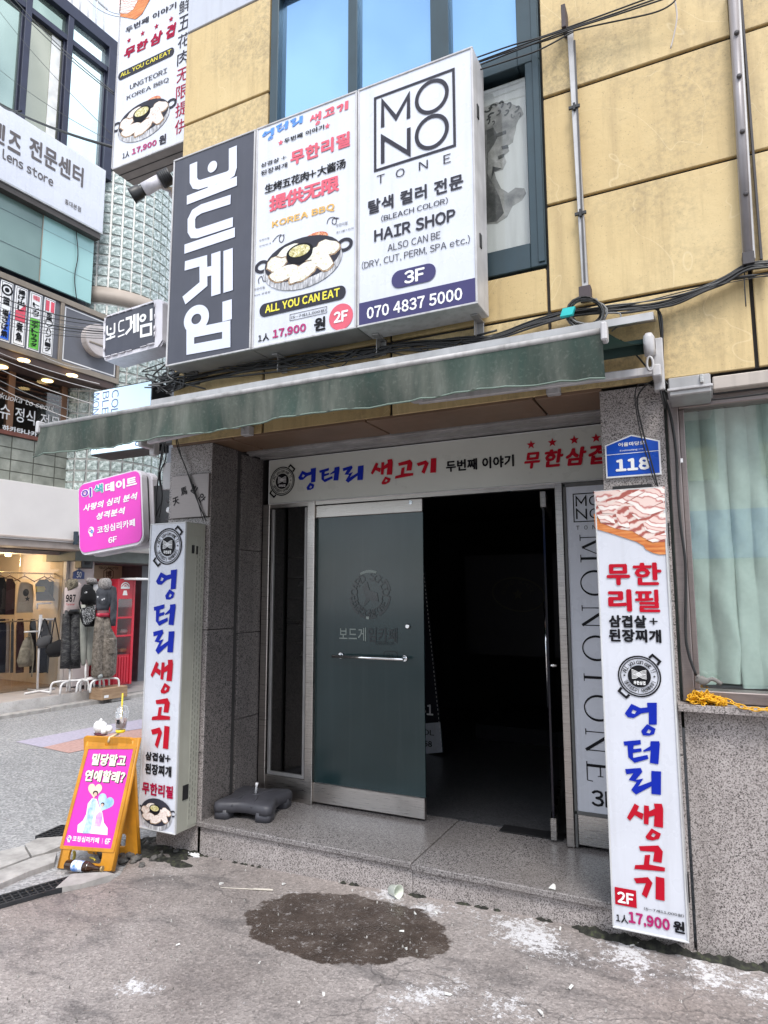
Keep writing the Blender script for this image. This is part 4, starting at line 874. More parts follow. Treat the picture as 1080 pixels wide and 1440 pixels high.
l_ = P8.px(*k7(315, 271))[1]; Flat().st([(i5[0][0], l_), (i5[1][0], l_)], .003).build('plate_line', WHITE, s6, P8, .003)
# --- building name plate on the left pier
P9 = YP(3.48); k8 = K(220, 640, 9.818); a = pbb(P9, *kb(k8, 183, 882, 727, 240))
s7 = thing('name_plate', (a[0]+.1, 3.48, a[1]), 'square brushed metal plate with four tilted characters on the left pier', 'plate')
MB().pbox(P9, a[0]+.004, a[2], a[1], a[3], -.02, 0, .003).build('plate', steel_mat('aged_plate_steel', (.30, .27, .262), .5), s7)
for ch, q, ro in (('天', (270, 635), 15), ('馬', (380, 497), 12), ('빌', (520, 470), -35), ('안', (628, 590), -52)):
    c = P9.px(*k8(*q)); txt(ch, s7, P9, (c[0]-.028, c[1]-.028, c[0]+.028, c[1]+.028), INK, .02, rot=ro, off=.002)

# --- projecting signs on the side street wall
t_ = R(6.2); PP = Pl((-4.27, 3.66, 2.25), (math.cos(t_), 0, math.sin(t_)), (-math.sin(t_), 0, math.cos(t_))); kp = K(100, 660, 9.0); a = pbb(PP, *kb(kp, 115, 1065, 865, 8))
s8 = thing('projecting_sign', (-3.55, 3.75, 2.0), 'magenta rounded projecting sign of a counselling cafe', 'sign', 'signs projecting from the building corner')
MB().prism(PP, rrect(a[0]-.012, a[1]-.02, a[2]+.015, a[3]+.012, .07), -.06, -.004, .006).build('shell', WSHELL, s8); MB().prism(PP, rrect(a[0]+.01, a[1]-.03, a[2]+.04, a[3]+.0, .07), -.15, -.09, .006).build('shell', WSHELL, s8)
MB().prism(PP, rrect(a[0]+.02, a[1], a[2]+.0, a[3]-.01, .06), -.092, -.058).build('core', BLACK, s8)
MB().prism(PP, rrect(a[0], a[1], a[2], a[3], .06), -.006, .002).build('sign_face', PINK, s8)
mb = MB(); mb.box(-3.9, -3.5, 3.76, 3.82, 2.15, 2.5).box(-3.52, -3.43, 3.74, 3.80, 2.44, 2.47).box(-3.52, -3.43, 3.74, 3.80, 2.1, 2.13); mb.build('bracket', BLACK, s8)
def TP(s_, q, m_, bo=0, **kw): return txt(s_, s8, PP, kb(kp, *q), m_, bo, **kw)
PUR = mat('purple_print', (.16, .03, .42), .5); TEA = mat('teal_print', (.02, .34, .36), .5)
TP('이', (132, 386, 272, 222), WHITE, .09); TP('이', (142, 376, 262, 232), PUR, .03, off=.006); TP('색', (290, 326, 414, 168), WHITE, .09); TP('색', (298, 318, 406, 178), TEA, .03, off=.006)
TP('데이트', (437, 303, 835, 78), WHITE, .05); TP('사랑의 심리 분석', (160, 540, 845, 287), WHITE, .04, shear=.2); TP('성격분석', (325, 645, 690, 472), WHITE, .04, shear=.2)
TP('코칭심리카페', (337, 820, 812, 622), WHITE, .03); TP('6F', (477, 938, 585, 842), WHITE, .03)
def head(par, pl, c, r, off=.004):
    f = Flat(); f.add(ell(*c, r*1.0, r*.95)); f.add([(c[0]-r*.6, c[1]-r*.6), (c[0]+r*.45, c[1]-r*.6), (c[0]+r*.5, c[1]-r*1.45), (c[0]-r*.4, c[1]-r*1.45)]); f.build('printed_head', WHITE, par, pl, off)
    Flat().add(ell(c[0]-r*.3, c[1]+r*.2, r*.5), ell(c[0]-r*.3, c[1]+r*.2, r*.28)).build('printed_gear', PINK, par, pl, off+.002); Flat().add(ell(c[0]+r*.3, c[1]-r*.3, r*.42), ell(c[0]+r*.3, c[1]-r*.3, r*.16)).build('printed_gear', LBLUE, par, pl, off+.002)
head(s8, PP, PP.px(*kp(258, 775)), .033)

t_ = R(2.4); PQ = Pl((-4.0, 3.62, 3.7), (math.cos(t_), 0, math.sin(t_)), (-math.sin(t_), 0, math.cos(t_))); ks = K(0, 340, 3.0); a = pbb(PQ, *kb(ks, 437, 505, 672, 245))
s9 = thing('projecting_sign', (-3.6, 3.72, 3.5), 'small worn board game sign in a peeling rounded box beside the charcoal sign', 'sign', 'signs projecting from the building corner')
MB().prism(PQ, rrect(a[0]-.015, a[1]-.0, a[2]+.03, a[3]+.012, .045), -.19, -.004, .012).build('shell', WSHELL, s9)
b9 = pbb(PQ, *kb(ks, 443, 487, 652, 255)); MB().prism(PQ, rrect(b9[0], b9[1], b9[2], b9[3], .02), -.006, .001).build('sign_face', DARKP, s9)
for ch, q in (('보', (448, 418, 489, 342)), ('드', (499, 402, 528, 330)), ('게', (531, 396, 584, 302)), ('임', (590, 404, 640, 283))): bgame(ch, s9, PQ, pbb(PQ, *kb(ks, *q)), WHITE, .07)
mb = MB(); rnd.seed(3)
P_ = [(b9[0]-.005, b9[3]), (b9[2]+.005, b9[3]+.0), (b9[2]+.008, b9[1]), (b9[0]-.005, b9[1]-.004)]
for (x0, y0_), (x1, y1_) in zip(P_, P_[1:]+P_[:1]):
    for k in range(7):
        if rnd.random() < .75: mb.tube([PQ.pt(x0+(x1-x0)*(k+.1)/7, y0_+(y1_-y0_)*(k+.1)/7, .004), PQ.pt(x0+(x1-x0)*(k+.9)/7, y0_+(y1_-y0_)*(k+.9)/7, .005+.004*rnd.random())], .003+.005*rnd.random(), 5)
tag(mb.build('peeling_edge', WSHELL, s9), kind='stuff')
MB().box(-3.7, -3.43, 3.68, 3.74, 3.62, 3.69).build('bracket', ALU, s9)

PM = YP(3.9); km = K(0, 520, 4.5); a = pbb(PM, *kb(km, 577, 536, 957, 72))
s10 = thing('projecting_sign', (-3.6, 4.0, a[1]), 'pale blue lit salon sign in a black box, half hidden behind the awning', 'sign', 'signs projecting from the building corner')
MB().pbox(PM, a[0]-.01, a[2]+.01, a[1]-.012, a[3]+.012, -.22, -.006, .003).build('sign_case', BLACK, s10); LITB = emit('lit_pale_blue_acrylic', (.55, .72, .85), .35); MB().pbox(PM, a[0], a[2], a[1], a[3], -.008, 0).build('sign_face', LITB, s10)
for s_, x0, x1 in (('MONOTONE', 588, 630), ('BLEACH', 648, 690), ('COLOR', 706, 750)):
    u_a = PM.px(*km(x0, 200))[0]; u_b = PM.px(*km(x1, 200))[0]; h = {'MONOTONE': 1., 'BLEACH': .9, 'COLOR': .75}[s_]*(a[3]-a[1])*1.15
    zt_ = a[3]-.015; n = len(s_); L_ = h*.8
    vs, fs, zs = glyphs(s_, .0); vv = fit(vs, (0, 0, L_, u_b-u_a)); Flat().raw([(u_a+y, zt_-x) for x, y in vv], fs).build('lettering', mat('slate_blue_print', (.1, .13, .28), .5) if s_ == 'MONOTONE' else bpy.data.materials['slate_blue_print'], s10, PM, .002)
for q in ((850, 472, 893, 462), (905, 492, 950, 462)): Flat().add(ell(*PM.px(*km((q[0]+q[2])/2, (q[1]+q[3])/2)), .03, .02), ell(*PM.px(*km((q[0]+q[2])/2, (q[1]+q[3])/2)), .02, .012)).build('lettering', bpy.data.materials['slate_blue_print'], s10, PM, .002)
MB().box(a[2]+.01, -3.43, 3.98, 4.06, 2.9, 2.98).build('bracket', BLACK, s10)

PU = YP(3.85); kk = K(100, 0, 6.0); c0 = PU.px(157, 239); c1 = PU.px(256, 201)
s11 = thing('projecting_sign', (-3.7, 4.0, c0[1]), 'large white grill restaurant sign high on the corner with a column of characters', 'sign', 'signs projecting from the building corner')
zb_ = (c0[1]+c1[1])/2
MB().pbox(PU, c0[0], -3.44, zb_, 7.2, -.26, -.004, .004).build('sign_case', mat('taupe_sign_underside', (.33, .30, .28), .5), s11); MB().pbox(PU, c0[0]+.012, -3.44, zb_+.012, 7.19, -.006, 0).build('sign_face', WPLAS, s11)
mb = MB(); mb.pbox(PU, c0[0], c0[0]+.012, zb_, 7.2, -.01, .006).pbox(PU, c0[0], -3.44, zb_, zb_+.012, -.01, .006); mb.build('sign_frame', ALUW, s11)
mb = MB()
for y_ in (3.93, 4.02): mb.box(c0[0], -3.44, y_, y_+.008, zb_-.003, zb_+.002)
mb.build('underside_seam', BLACK, s11)
def TU(s_, q, m_, bo=0, **kw): return txt(s_, s11, PU, kb(kk, *q), m_, bo, **kw)
TU('두번째 이야기', (460, 288, 890, 15), DGREY, .03); moo(s11, PU, [kb(kk, *q) for q in ((445, 508, 545, 375), (553, 448, 655, 320), (668, 400, 778, 248), (800, 340, 890, 185))], CRIM)
f = Flat()
for q in ((490, 342), (605, 283), (722, 224), (845, 163)): f.add(star(*PU.px(*kk(*q)), .03))
f.build('printed_star', CRIM, s11, PU)
bx = pbb(PU, *kb(kk, 398, 688, 872, 392)); Flat().add(rrect(*bx, (bx[3]-bx[1])/2-.002)).build('printed_pill', DGREY, s11, PU, .004); TU('ALL YOU CAN EAT', (420, 658, 848, 418), YEL, .02, off=.0055)
TU('UNGTEORI', (497, 760, 812, 572), DGREY, .01); TU('KOREA BBQ', (470, 855, 828, 650), DGREY, .01); pan(s11, PU, PU.px(*kk(610, 1010)), .31)
TU('1人', (435, 1345, 495, 1270), DGREY, .03); TU('17,900', (513, 1315, 725, 1175), MAG, .045); TU('원', (742, 1230, 805, 1127), DGREY, .04)
for ch, y0_, y1_, m_ in (('鲜', 130, 10, DGREY), ('五', 272, 145, DGREY), ('花', 420, 298, DGREY), ('肉', 565, 440, DGREY), ('无', 710, 588, CRIM), ('限', 855, 730, CRIM), ('提', 1000, 870, CRIM), ('供', 1145, 1015, CRIM)):
    x_ = 910-(y0_-130)*.035; c = PU.px(*kk(x_, y0_)); d = PU.px(*kk(x_, y1_))[1]-c[1]; txt(ch, s11, PU, (c[0], c[1], c[0]+d*.95, c[1]+d*.9), m_, .0)
Flat().add([PU.px(*kk(*p)) for p in ((408, -60), (700, -60), (600, 120), (545, 165), (410, 140))]).build('printed_board', WOOD, s11, PU, .004)
Flat().add([PU.px(*kk(*p)) for p in ((408, -60), (600, -60), (530, 80), (480, 120), (410, 115))]).build('printed_meat', MT[0], s11, PU, .006)
# ------------------------------------------------------------------ awning
aw = thing('awning', (-1.9, 3.4, 2.6), 'faded green cloth awning with white front bar over the entrance', 'awning')
YA = YP(2.6); L_ = YA.w(57, 598); R_ = YA.w(847, 468); zl = (L_.z+R_.z)/2
xa, xb = L_.x, R_.x
MB().tube([(xa-.01, 2.6, zl), (xb+.01, 2.6, zl)], .0135, 10).build('front_bar', mat('dull_front_bar', (.40, .39, .39), .5, 0, .2, 9, .7, (.1, .1, .09)), aw)
mb = MB(); 
for x_ in (xa-.012, xb): mb.box(x_-.004, x_+.02, 2.575, 2.63, zl-.045, zl+.03, .006)
mb.build('end_cap', ALUW, aw)
def val(a, b):
    x = xa+(xb-xa)*a; z0_ = zl-.178-.008*math.sin(a*7)-.018*math.exp(-a*30); edge = math.exp(-a*26)
    z = zl-.012+(z0_-zl+.012)*b
    return Vector((x-.012*edge*b, 2.594-.022*b*math.sin(a*23+1)*b-.02*b*math.sin(a*61)*.4-.010*b*math.sin(a*170+3*math.sin(a*31)), z))
mb = MB(); mb.grid(120, 8, val); mb.build('valance', AWN, aw)
mb = MB(); mb.tube([val(i/60, 1.0)+Vector((0, -.002, 0)) for i in range(61)], .0045, 4); mb.build('valance_hem', mat('pale_green_hem', (.15, .2, .17), .8), aw)
def clo(a, b):
    x = (xa+(xb-xa)*a)*(1-b)+(-3.62+(-.205+3.62)*a)*b
    return Vector((x, 2.6+.76*b, zl+.008+.19*b-.035*math.sin(math.pi*b)-.01*math.sin(a*17)*math.sin(math.pi*b)))
mb = MB(); mb.grid(60, 8, clo); mb.build('canopy_cloth', mat('dark_green_cloth', (.012, .06, .045), .85, 0, .2, 3), aw)
MB().tube([(-3.64, 3.37, 2.87), (-.195, 3.37, 2.87)], .038, 12).build('roller', mat('roller_cloth', (.02, .05, .045), .8), aw)
YH = YP(3.27); h0 = YH.w(213, 569); h1 = YH.w(919, 440); zh = (h0.z+h1.z)/2
mb = MB(); mb.box(h0.x-.0, h1.x, 3.262, 3.275, zh-.022, zh+.018, .002).hexa([(h0.x, 3.275, zh+.010), (h1.x, 3.275, zh+.010), (h1.x, 3.49, zh+.055), (h0.x, 3.49, zh+.055), (h0.x, 3.275, zh+.016), (h1.x, 3.275, zh+.016), (h1.x, 3.49, zh+.062), (h0.x, 3.49, zh+.062)])
mb.build('hood', ALU, aw)
def arm(pts, nm='arm'):
    mb = MB()
    for a, b in zip(pts, pts[1:]):
        a, b = Vector(a), Vector(b); d = (b-a).normalized(); q = d.cross(Vector((0, 0, 1))).normalized()*.016; z_ = Vector((0, 0, .02))
        mb.hexa([a-q-z_, b-q-z_, b+q-z_, a+q-z_, a-q+z_, b-q+z_, b+q+z_, a+q+z_], .004)
    return mb.build(nm, ALUW, aw)
arm([(-.17, 3.36, 2.735), (-1.28, 3.02, 2.645)]); arm([(-1.28, 2.98, 2.665), (-.42, 2.63, zl-.01)], 'forearm'); arm([(-3.5, 3.36, 2.735), (-2.45, 3.02, 2.665)]); arm([(-2.45, 2.98, 2.685), (-3.45, 2.63, zl-.01)], 'forearm')
for x_ in (-1.28, -2.45): MB().lathe((x_, 3.0, 2.63), (0, 0, 1), [(.03, 0), (.03, .06)], 12).build('elbow', ALUW, aw)
for x_ in (-.165, -3.56):
    mb = MB(); mb.box(x_-.02, x_+.03, 3.44, 3.492, 2.66, 2.93, .005).box(x_-.02, x_+.02, 3.33, 3.45, 2.70, 2.76, .006).box(x_-.02, x_-.0, 3.33, 3.45, 2.84, 2.9, .006); mb.build('wall_bracket', ALUW, aw)
mb = MB(); mb.lathe((-.215, 3.35, 2.865), (1, 0, 0), [(.05, 0), (.05, .02), (.036, .025), (.036, .05)], 16).lathe((-.19, 3.32, 2.80), (0, -.2, 1), [(.022, 0), (.026, .03), (.026, .09), (.015, .11)], 12)
mb.tube([(-.19+.014*math.cos(t*.5236)*1.0, 3.3, 2.755+.035*math.sin(t*.5236)) for t in range(12)], .006, 6, closed=True); mb.build('crank_gear', ALUW, aw)
for p in ((352, 607), (780, 549)):
    q = F0.w(*p); mb = MB(); mb.box(q.x-.035, q.x+.035, 3.44, 3.495, q.z-.035, q.z+.028, .004).lathe((q.x-.015, 3.44, q.z), (0, -1, 0), [(.012, 0), (.012, .01)], 10); mb.build('wall_bracket', ALUW, aw)

# ------------------------------------------------------------------ conduits and roller box on the wall
def conduit(label, x0, y0_, x1, y1_, w_, d_, parts):
    a = F0.w(x0, y0_); b = F0.w(x1, y1_); t_ = thing('wall_conduit', (b.x, 3.49, b.z), label, 'conduit', 'vertical conduits on the ochre panels')
    q = Vector((w_/2, 0, 0)); y1 = 3.492; P = [b-q, b+q, a+q, a-q]
    def blk(p, o0, o1): return [Vector((v_.x, y1-o0, v_.z)) for v_ in p]+[Vector((v_.x, y1-o1, v_.z)) for v_ in p]
    mb = MB(); mb.hexa(blk([P[0], P[1], P[2], P[3]], 0, d_), .002); mb.build('channel', ALU, t_); return t_, a, b
cA, a, b = conduit('narrow grey conduit between the upper window and the wide pipe', 803, 45, 825, 414, .032, .035, 0)
mb = MB(); mb.box(a.x-.035, a.x-.012, 3.40, 3.49, a.z-.04, a.z+.10, .002).box(b.x-.03, b.x+.03, 3.43, 3.49, b.z-.05, b.z+.02, .002); mb.build('clamp', mat('rusted_iron', (.06, .045, .05), .7), cA)
mb = MB()
for f_ in (.32, .72): p = a.lerp(b, f_); mb.box(p.x-.03, p.x+.03, 3.445, 3.457, p.z-.008, p.z+.008).box(p.x-.006, p.x+.006, 3.44, 3.49, p.z-.02, p.z+.02)
mb.build('clamp', BLACK, cA)
MB().box(b.x-.006, b.x+.004, 3.452, 3.458, b.z+.05, a.z-.1).build('channel_slot', mat('slot_dark', (.08, .075, .075), .6), cA)
cB, a, b = conduit('wide two tone conduit at the far right, top of the wall', 1031, -12, 1053, 372, .052, .045, 0)
mb = MB(); mb.tube([(a.x-.004, 3.45, a.z), (b.x-.004, 3.45, b.z)], .022, 10); mb.build('pipe', mat('weathered_pipe', (.27, .25, .26), .45, .2, .15, 4, .6), cB)
mb = MB(); mb.box(a.x+.026, a.x+.036, 3.465, 3.495, b.z, a.z)
for f_ in (.2, .36, .56, .78): p = a.lerp(b, f_); mb.lathe((p.x, 3.44, p.z), (0, -1, 0), [(.012, 0), (.012, .02), (.005, .024)], 8)
mb.box(b.x-.03, b.x+.02, 3.42, 3.49, b.z-.03, b.z+.03, .002); mb.build('clamp', mat('dark_clamp', (.05, .045, .05), .6), cB)
rb = thing('roller_box', (0, 3.45, 2.6), 'grey metal junction box over the curtained window corner', 'junction box')
MB().box(-.115, .065, 3.28, 3.49, 2.575, 2.665, .006).build('housing', ALU, rb); MB().box(-.12, .072, 3.27, 3.485, 2.60, 2.612, .002).build('lid_seam', ALUW, rb); MB().box(.02, .035, 3.262, 3.28, 2.62, 2.66, .002).build('latch', STEELB, rb)
rs = thing('shutter_box', (1.2, 3.46, 2.62), 'long beige shutter housing over the curtained window', 'shutter housing')
MB().box(.075, 2.4, 3.43, 3.495, 2.625, 2.69, .005).build('housing', mat('beige_housing', (.45, .40, .36), .5, 0, .08, 3, .4), rs)

# ------------------------------------------------------------------ cables
def cab(par, pts, r=.006, y=3.45, m_=RUB, n=6, jit=0, name='cable'):
    pl = YP(y); P = []
    for i, p in enumerate(pts):
        q = YP(p[2]).w(p[0], p[1]) if len(p) > 2 else pl.w(*p); q += Vector(((rnd.random()-.5)*jit, (rnd.random()-.5)*jit*.6, (rnd.random()-.5)*jit)); P.append(q)
    return MB().tube(spline(P, 5), r, n).build(name, m_, par)
rnd.seed(21)
cb = thing('cable_bundle', (-.2, 3.45, 3.1), 'thick bundle of black cables running along the wall above the awning', 'cables')
main = [(1085, 371), (1052, 376), (1020, 392), (990, 407), (950, 424), (920, 431), (880, 435), (850, 437), (800, 443), (750, 456), (700, 473), (650, 484)]
for k in range(7): cab(cb, [(x, y+(k-3)*1.3) for x, y in main], (.006, .008, .005, .007, .006, .004, .006)[k], 3.46-.006*k, jit=.014)
low = [(700, 476), (640, 484), (560, 489), (500, 499), (430, 508), (360, 518), (290, 530), (235, 545)]
for k in range(9): cab(cb, [(x, y+(k-4)*1.6) for x, y in low], .0045+.003*rnd.random(), 3.465-.006*k, jit=.04)
for k in range(12):
    x0 = 330+rnd.random()*330; cab(cb, [(x0, 503-(x0-400)*.09), (x0-25, 512-(x0-400)*.09+rnd.uniform(0, 12)), (x0-70, 508-(x0-400)*.09+rnd.uniform(-4, 10)), (x0-120, 520-(x0-400)*.09)], .003+.003*rnd.random(), 3.42, jit=.03)
for k in range(4): cab(cb, [(1085, 383+k*2), (1030, 394), (960, 412+k), (900, 424+k), (850, 432), (800, 440)], .003, 3.44, GREYC if k == 2 else RUB, jit=.02)
cab(cb, [(1085, 386), (1000, 403), (940, 422), (900, 431)], .002, 3.42); cab(cb, [(1047, 380), (1047, 400), (1049, 431)], .003, 3.44); cab(cb, [(1050, 375), (1060, 372), (1085, 370)], .009, 3.44)
co_ = thing('cable_coil', (-.5, 3.4, 3.05), 'coiled loop of black and grey cable with teal tape hanging above the awning', 'cable coil')
for k in range(8):
    a0 = rnd.random()*6; cx, cy_ = 823+rnd.uniform(-3, 3), 438+rnd.uniform(-3, 4); rx, ry = 24+rnd.uniform(-3, 5), 20+rnd.uniform(-4, 3)
    pl = YP(3.34+.012*k); P = [pl.w(cx+rx*math.cos(a0+t*.4), cy_+ry*math.sin(a0+t*.4)) for t in range(int(17+rnd.random()*5))]
    MB().tube(P, .0052, 6).build('cable', GREYC if k % 3 == 1 else RUB, co_)
q = YP(3.3).w(797, 438); MB().hexa([q+Vector(v_) for v_ in ((-.035, 0, -.02), (.025, .01, -.015), (.025, .035, -.015), (-.035, .03, -.02), (-.02, 0, .02), (.04, .01, .025), (.04, .035, .025), (-.02, .03, .02))]).build('tape', mat('teal_tape', (.02, .5, .5), .5), co_)
cab(co_, [(846, 441), (872, 441), (868, 458), (860, 466)], .004, 3.36, GREYC); cab(co_, [(838, 420), (848, 438), (842, 456), (832, 464)], .005, 3.35, GREYC)
cu = thing('cable_bundle', (-.6, 3.45, 4.7), 'thin black cables crossing the window top to the hair shop sign', 'cables')
for k, q in enumerate(([(955, -8), (945, 6), (922, 17), (880, 27), (840, 36), (806, 43), (770, 56), (730, 68), (662, 92)], [(920, -5), (860, 17), (806, 36), (760, 52), (720, 64), (662, 84)], [(930, -5), (860, 20), (806, 39), (750, 58), (662, 90)], [(945, -6), (870, 20), (806, 41), (740, 66), (662, 96)], [(806, 44), (760, 70), (720, 84), (662, 102)])):
    cab(cu, q, .0045, 3.43-.01*k, jit=.006)
cab(cu, [(948, -5), (952, 22), (948, 48), (943, 68)], .004, 3.46, mat('pale_wire', (.5, .45, .42), .6))
cv = thing('cable_bundle', (-.12, 3.45, 2.2), 'black cable drooping down the right pier beside the curtained window', 'cables')
cab(cv, [(925, 432), (930, 470), (931, 520), (933, 552), (944, 590), (951, 640), (953, 690), (957, 738), (964, 797), (964, 886), (968, 918), (979, 950)], .0065, 3.465); cab(cv, [(918, 432), (930, 445), (932, 500), (932, 545), (960, 560), (1000, 562), (1080, 553)], .005, 3.46); cab(cv, [(925, 480), (932, 530), (950, 545), (990, 552)], .004, 3.45)
cab(cv, [(932, 540), (920, 535), (905, 545), (896, 565), (905, 610), (916, 650), (925, 684)], .004, 3.465); cab(cv, [(928, 545), (900, 540), (893, 560), (901, 610), (912, 650), (922, 682)], .003, 3.46); cab(cv, [(872, 478, 3.4), (900, 505), (925, 540), (935, 575)], .005, 3.45)
MB().box(-.085, -.075, 3.455, 3.47, 2.29, 2.31).build('cable_clip', WHITE, cv)
cw = thing('cable_bundle', (-3.45, 3.5, 2.5), 'tangle of black cables and clamps at the left building corner', 'cables')
for k in range(16):
    x0 = 214+rnd.random()*40; P = [(x0+rnd.uniform(-14, 26), 512+rnd.uniform(0, 8)+j*7+rnd.uniform(-9, 9)) for j in range(5)]
    P = [(p[0]+rnd.uniform(-18, 22), p[1]) for p in P]; cab(cw, P, .0035+.003*rnd.random(), 3.40+.05*rnd.random(), GREYC if k % 6 == 5 else RUB)
for k in range(3): cab(cw, [(228+k*3, 575), (232-k, 600), (228+k*2, 640), (224, 665), (222+k*3, 700), (218+k*2, 728)], .005, 3.55, jit=.03)
cab(cw, [(247, 612), (250, 630), (262, 660), (275, 698), (290, 733)], .0042, 3.47); cab(cw, [(249, 616), (256, 645), (272, 685), (286, 733)], .003, 3.465)
for k, z in enumerate((2.2, 2.27, 2.34)): MB().lathe((-3.50, 3.6, z), (0, -1, 0), [(.02, 0), (.022, .03), (.012, .035)], 12).build('insulator', WHITE if k % 2 else BLACK, cw)
MB().box(-3.56, -3.44, 3.56, 3.6, 2.42, 2.62, .004).build('junction_plate', ALUW, cw)

# ------------------------------------------------------------------ spot lamp at the corner
sp_ = thing('spot_lamp', (-3.5, 3.4, 4.2), 'cylindrical white spot lamp with black ribbed ends pointing down at the corner', 'lamp')
pl = YP(3.34); a = pl.w(241, 246); b = pl.w(203, 288); d = (b-a); d.y = -.12; Lg = d.length; d.normalize()
MB().lathe(a, d, [(.052, 0), (.058, .01), (.058, Lg*.27), (.05, Lg*.28)], 20).build('heat_sink', BLACK, sp_)
MB().lathe(a+d*Lg*.28, d, [(.047, 0), (.047, Lg*.42)], 20).build('barrel', WSHELL, sp_)
MB().lathe(a+d*Lg*.70, d, [(.041, 0), (.041, Lg*.05), (.05, Lg*.06), (.054, Lg*.26), (.058, Lg*.3), (.052, Lg*.3), (.045, Lg*.2), (.001, Lg*.18)], 20, cap=False).build('lens_hood', BLACK, sp_)
mb = MB(); mb.tube([a+d*Lg*.35+Vector((0, 0, -.02)), (-3.43, 3.42, a.z-.06)], .02, 8).lathe((-3.42, 3.44, a.z-.07), (-1, 0, 0), [(.05, 0), (.045, .03), (.02, .04)], 14); mb.build('bracket', WSHELL, sp_)
for k in range(5): 
    MB().lathe(a+d*(.012+k*.014), d, [(.0605, 0), (.0605, .006)], 20).build('cooling_fin', BLACK, sp_)
# ------------------------------------------------------------------ street things
def gp(x, y, h=None):                                           # point on the ground below a survey pixel
    p = GR.w(x, y); z = gz(p.x, p.y) if h is None else h
    return Pl((0, 0, z), (1, 0, 0), (0, 1, 0)).w(x, y)
ka = K(60, 1000, 6.0)
P0 = gp(*ka(130, 1326), -.02); Pb = gp(*ka(583, 1352), -.012); u_ = (Pb-P0); u_.z = 0
AF = Pl(P0, u_, Vector((.05, .145, .74)))
fb = thing('folding_board', (P0.x+.2, P0.y+.12, -.02), 'orange plastic folding board with magenta cafe poster beside the left pier', 'sign board')
o_ = [AF.px(*ka(*p)) for p in ((130, 1326), (583, 1352), (808, 225), (385, 232))]; Lw = o_[1][0]-o_[0][0]
def rr4(P, r=.018, n=3):
    out = []
    for i in range(4):
        a, b, c = Vector(P[i-1]), Vector(P[i]), Vector(P[(i+1) % 4]); d1 = (a-b).normalized()*r; d2 = (c-b).normalized()*r
        for k in range(n+1): t = k/n; out.append(tuple((b+d1)*(1-t)**2+b*2*t*(1-t)+(b+d2)*t*t))
    return out
hs = [AF.px(*ka(*p)) for p in ((523, 292), (634, 290), (640, 258), (530, 256))]; ho = [AF.px(*ka(*p)) for p in ((208, 1268), (488, 1296), (508, 1180), (232, 1160))]
MB().plate(AF, [rr4(o_), rr4(hs, .01)[::-1], rr4(ho, .025)[::-1]], -.02, 0).build('front_board', ORANGE, fb)
mb = MB(); ps_ = [AF.px(*ka(*p)) for p in ((178, 1132), (580, 1160), (768, 320), (390, 320))]
e4 = [(ps_[i], ps_[(i+1) % 4]) for i in range(4)]
mb.plate(AF, [rr4([(p[0]+s_*.022, p[1]+t_*.02) for p, s_, t_ in zip(ps_, (-1, 1, 1, -1), (-1, -1, 1, 1))], .01), ps_[::-1]], 0, .006); mb.build('poster_rim', ORANGE, fb)
mb = MB()
for a, b in ((o_[0], o_[3]), (o_[1], o_[2])): mb.tube([AF.pt(*a, -.012), AF.pt(*b, -.012)], .014, 6)
mb.build('edge_rib', ORANGE, fb)
poster = Flat().add(ps_).build('poster', PINK, fb, AF, .002)
def TA(s_, q, m_, bo=0, off=.004, dx=0, **kw):
    b4 = pbb(AF, *kb(ka, *q)); b4 = (b4[0]+dx, b4[1]-dx, b4[2]+dx, b4[3]-dx); return txt(s_, fb, AF, b4, m_, bo, off, **kw)
for s_, q in (('밀당말고', (413, 455, 710, 368)), ('연애할래?', (355, 590, 705, 508))): TA(s_, q, DGREY, .05, .003, .005, shear=.12); TA(s_, q, mat('cream_print', (.82, .82, .62), .5, 0, .02) if s_[0] == '밀' else bpy.data.materials['cream_print'], .05, .005, shear=.12)
TA('코칭심리카페', (252, 1098, 482, 1066), WHITE, .03); TA('6F', (525, 1122, 578, 1075), WHITE, .03); TA('|', (505, 1118, 509, 1072), WHITE, 0)
head(fb, AF, AF.px(*ka(227, 1070)), .016)
def hrt(cx, cy_, r, rot=0):
    P = []
    for i in range(28):
        t = 2*math.pi*i/28; x = 16*math.sin(t)**3/17; y = (13*math.cos(t)-5*math.cos(2*t)-2*math.cos(3*t)-math.cos(4*t))/17
        P.append((cx+r*(x*math.cos(rot)-y*math.sin(rot)), cy_+r*(x*math.sin(rot)+y*math.cos(rot))))
    return P
c = AF.px(*ka(443, 665)); Flat().add(hrt(*c, .052)).build('printed_heart', mottled('printed_peach', [(.3, (.85, .55, .35)), (.7, (.88, .76, .6))], 8), fb, AF, .004)
c = AF.px(*ka(530, 770)); Flat().add(hrt(*c, .062, -.35)).build('printed_heart', mottled('printed_sky', [(.3, (.2, .42, .75)), (.6, (.6, .75, .88))], 12), fb, AF, .0042)
Flat().add([AF.px(*ka(*p)) for p in ((295, 1022), (300, 960), (345, 920), (370, 870), (385, 780), (420, 735), (460, 740), (480, 800), (510, 860), (520, 940), (552, 985), (550, 1045))]).build('printed_cloud', WHITE, fb, AF, .0048)
Flat().add([AF.px(*ka(*p)) for p in ((340, 1030), (370, 930), (385, 830), (425, 740), (455, 745), (450, 830), (430, 900), (405, 1030))]).build('printed_robe', mottled('printed_blue_robe', [(.3, (.15, .35, .65)), (.7, (.7, .82, .92))], 25), fb, AF, .0055)
Flat().add([AF.px(*ka(*p)) for p in ((438, 970), (455, 880), (480, 850), (510, 855), (505, 920), (490, 975))]).build('printed_dress', mottled('printed_lilac_dress', [(.3, (.5, .2, .6)), (.7, (.85, .6, .8))], 25), fb, AF, .0055)
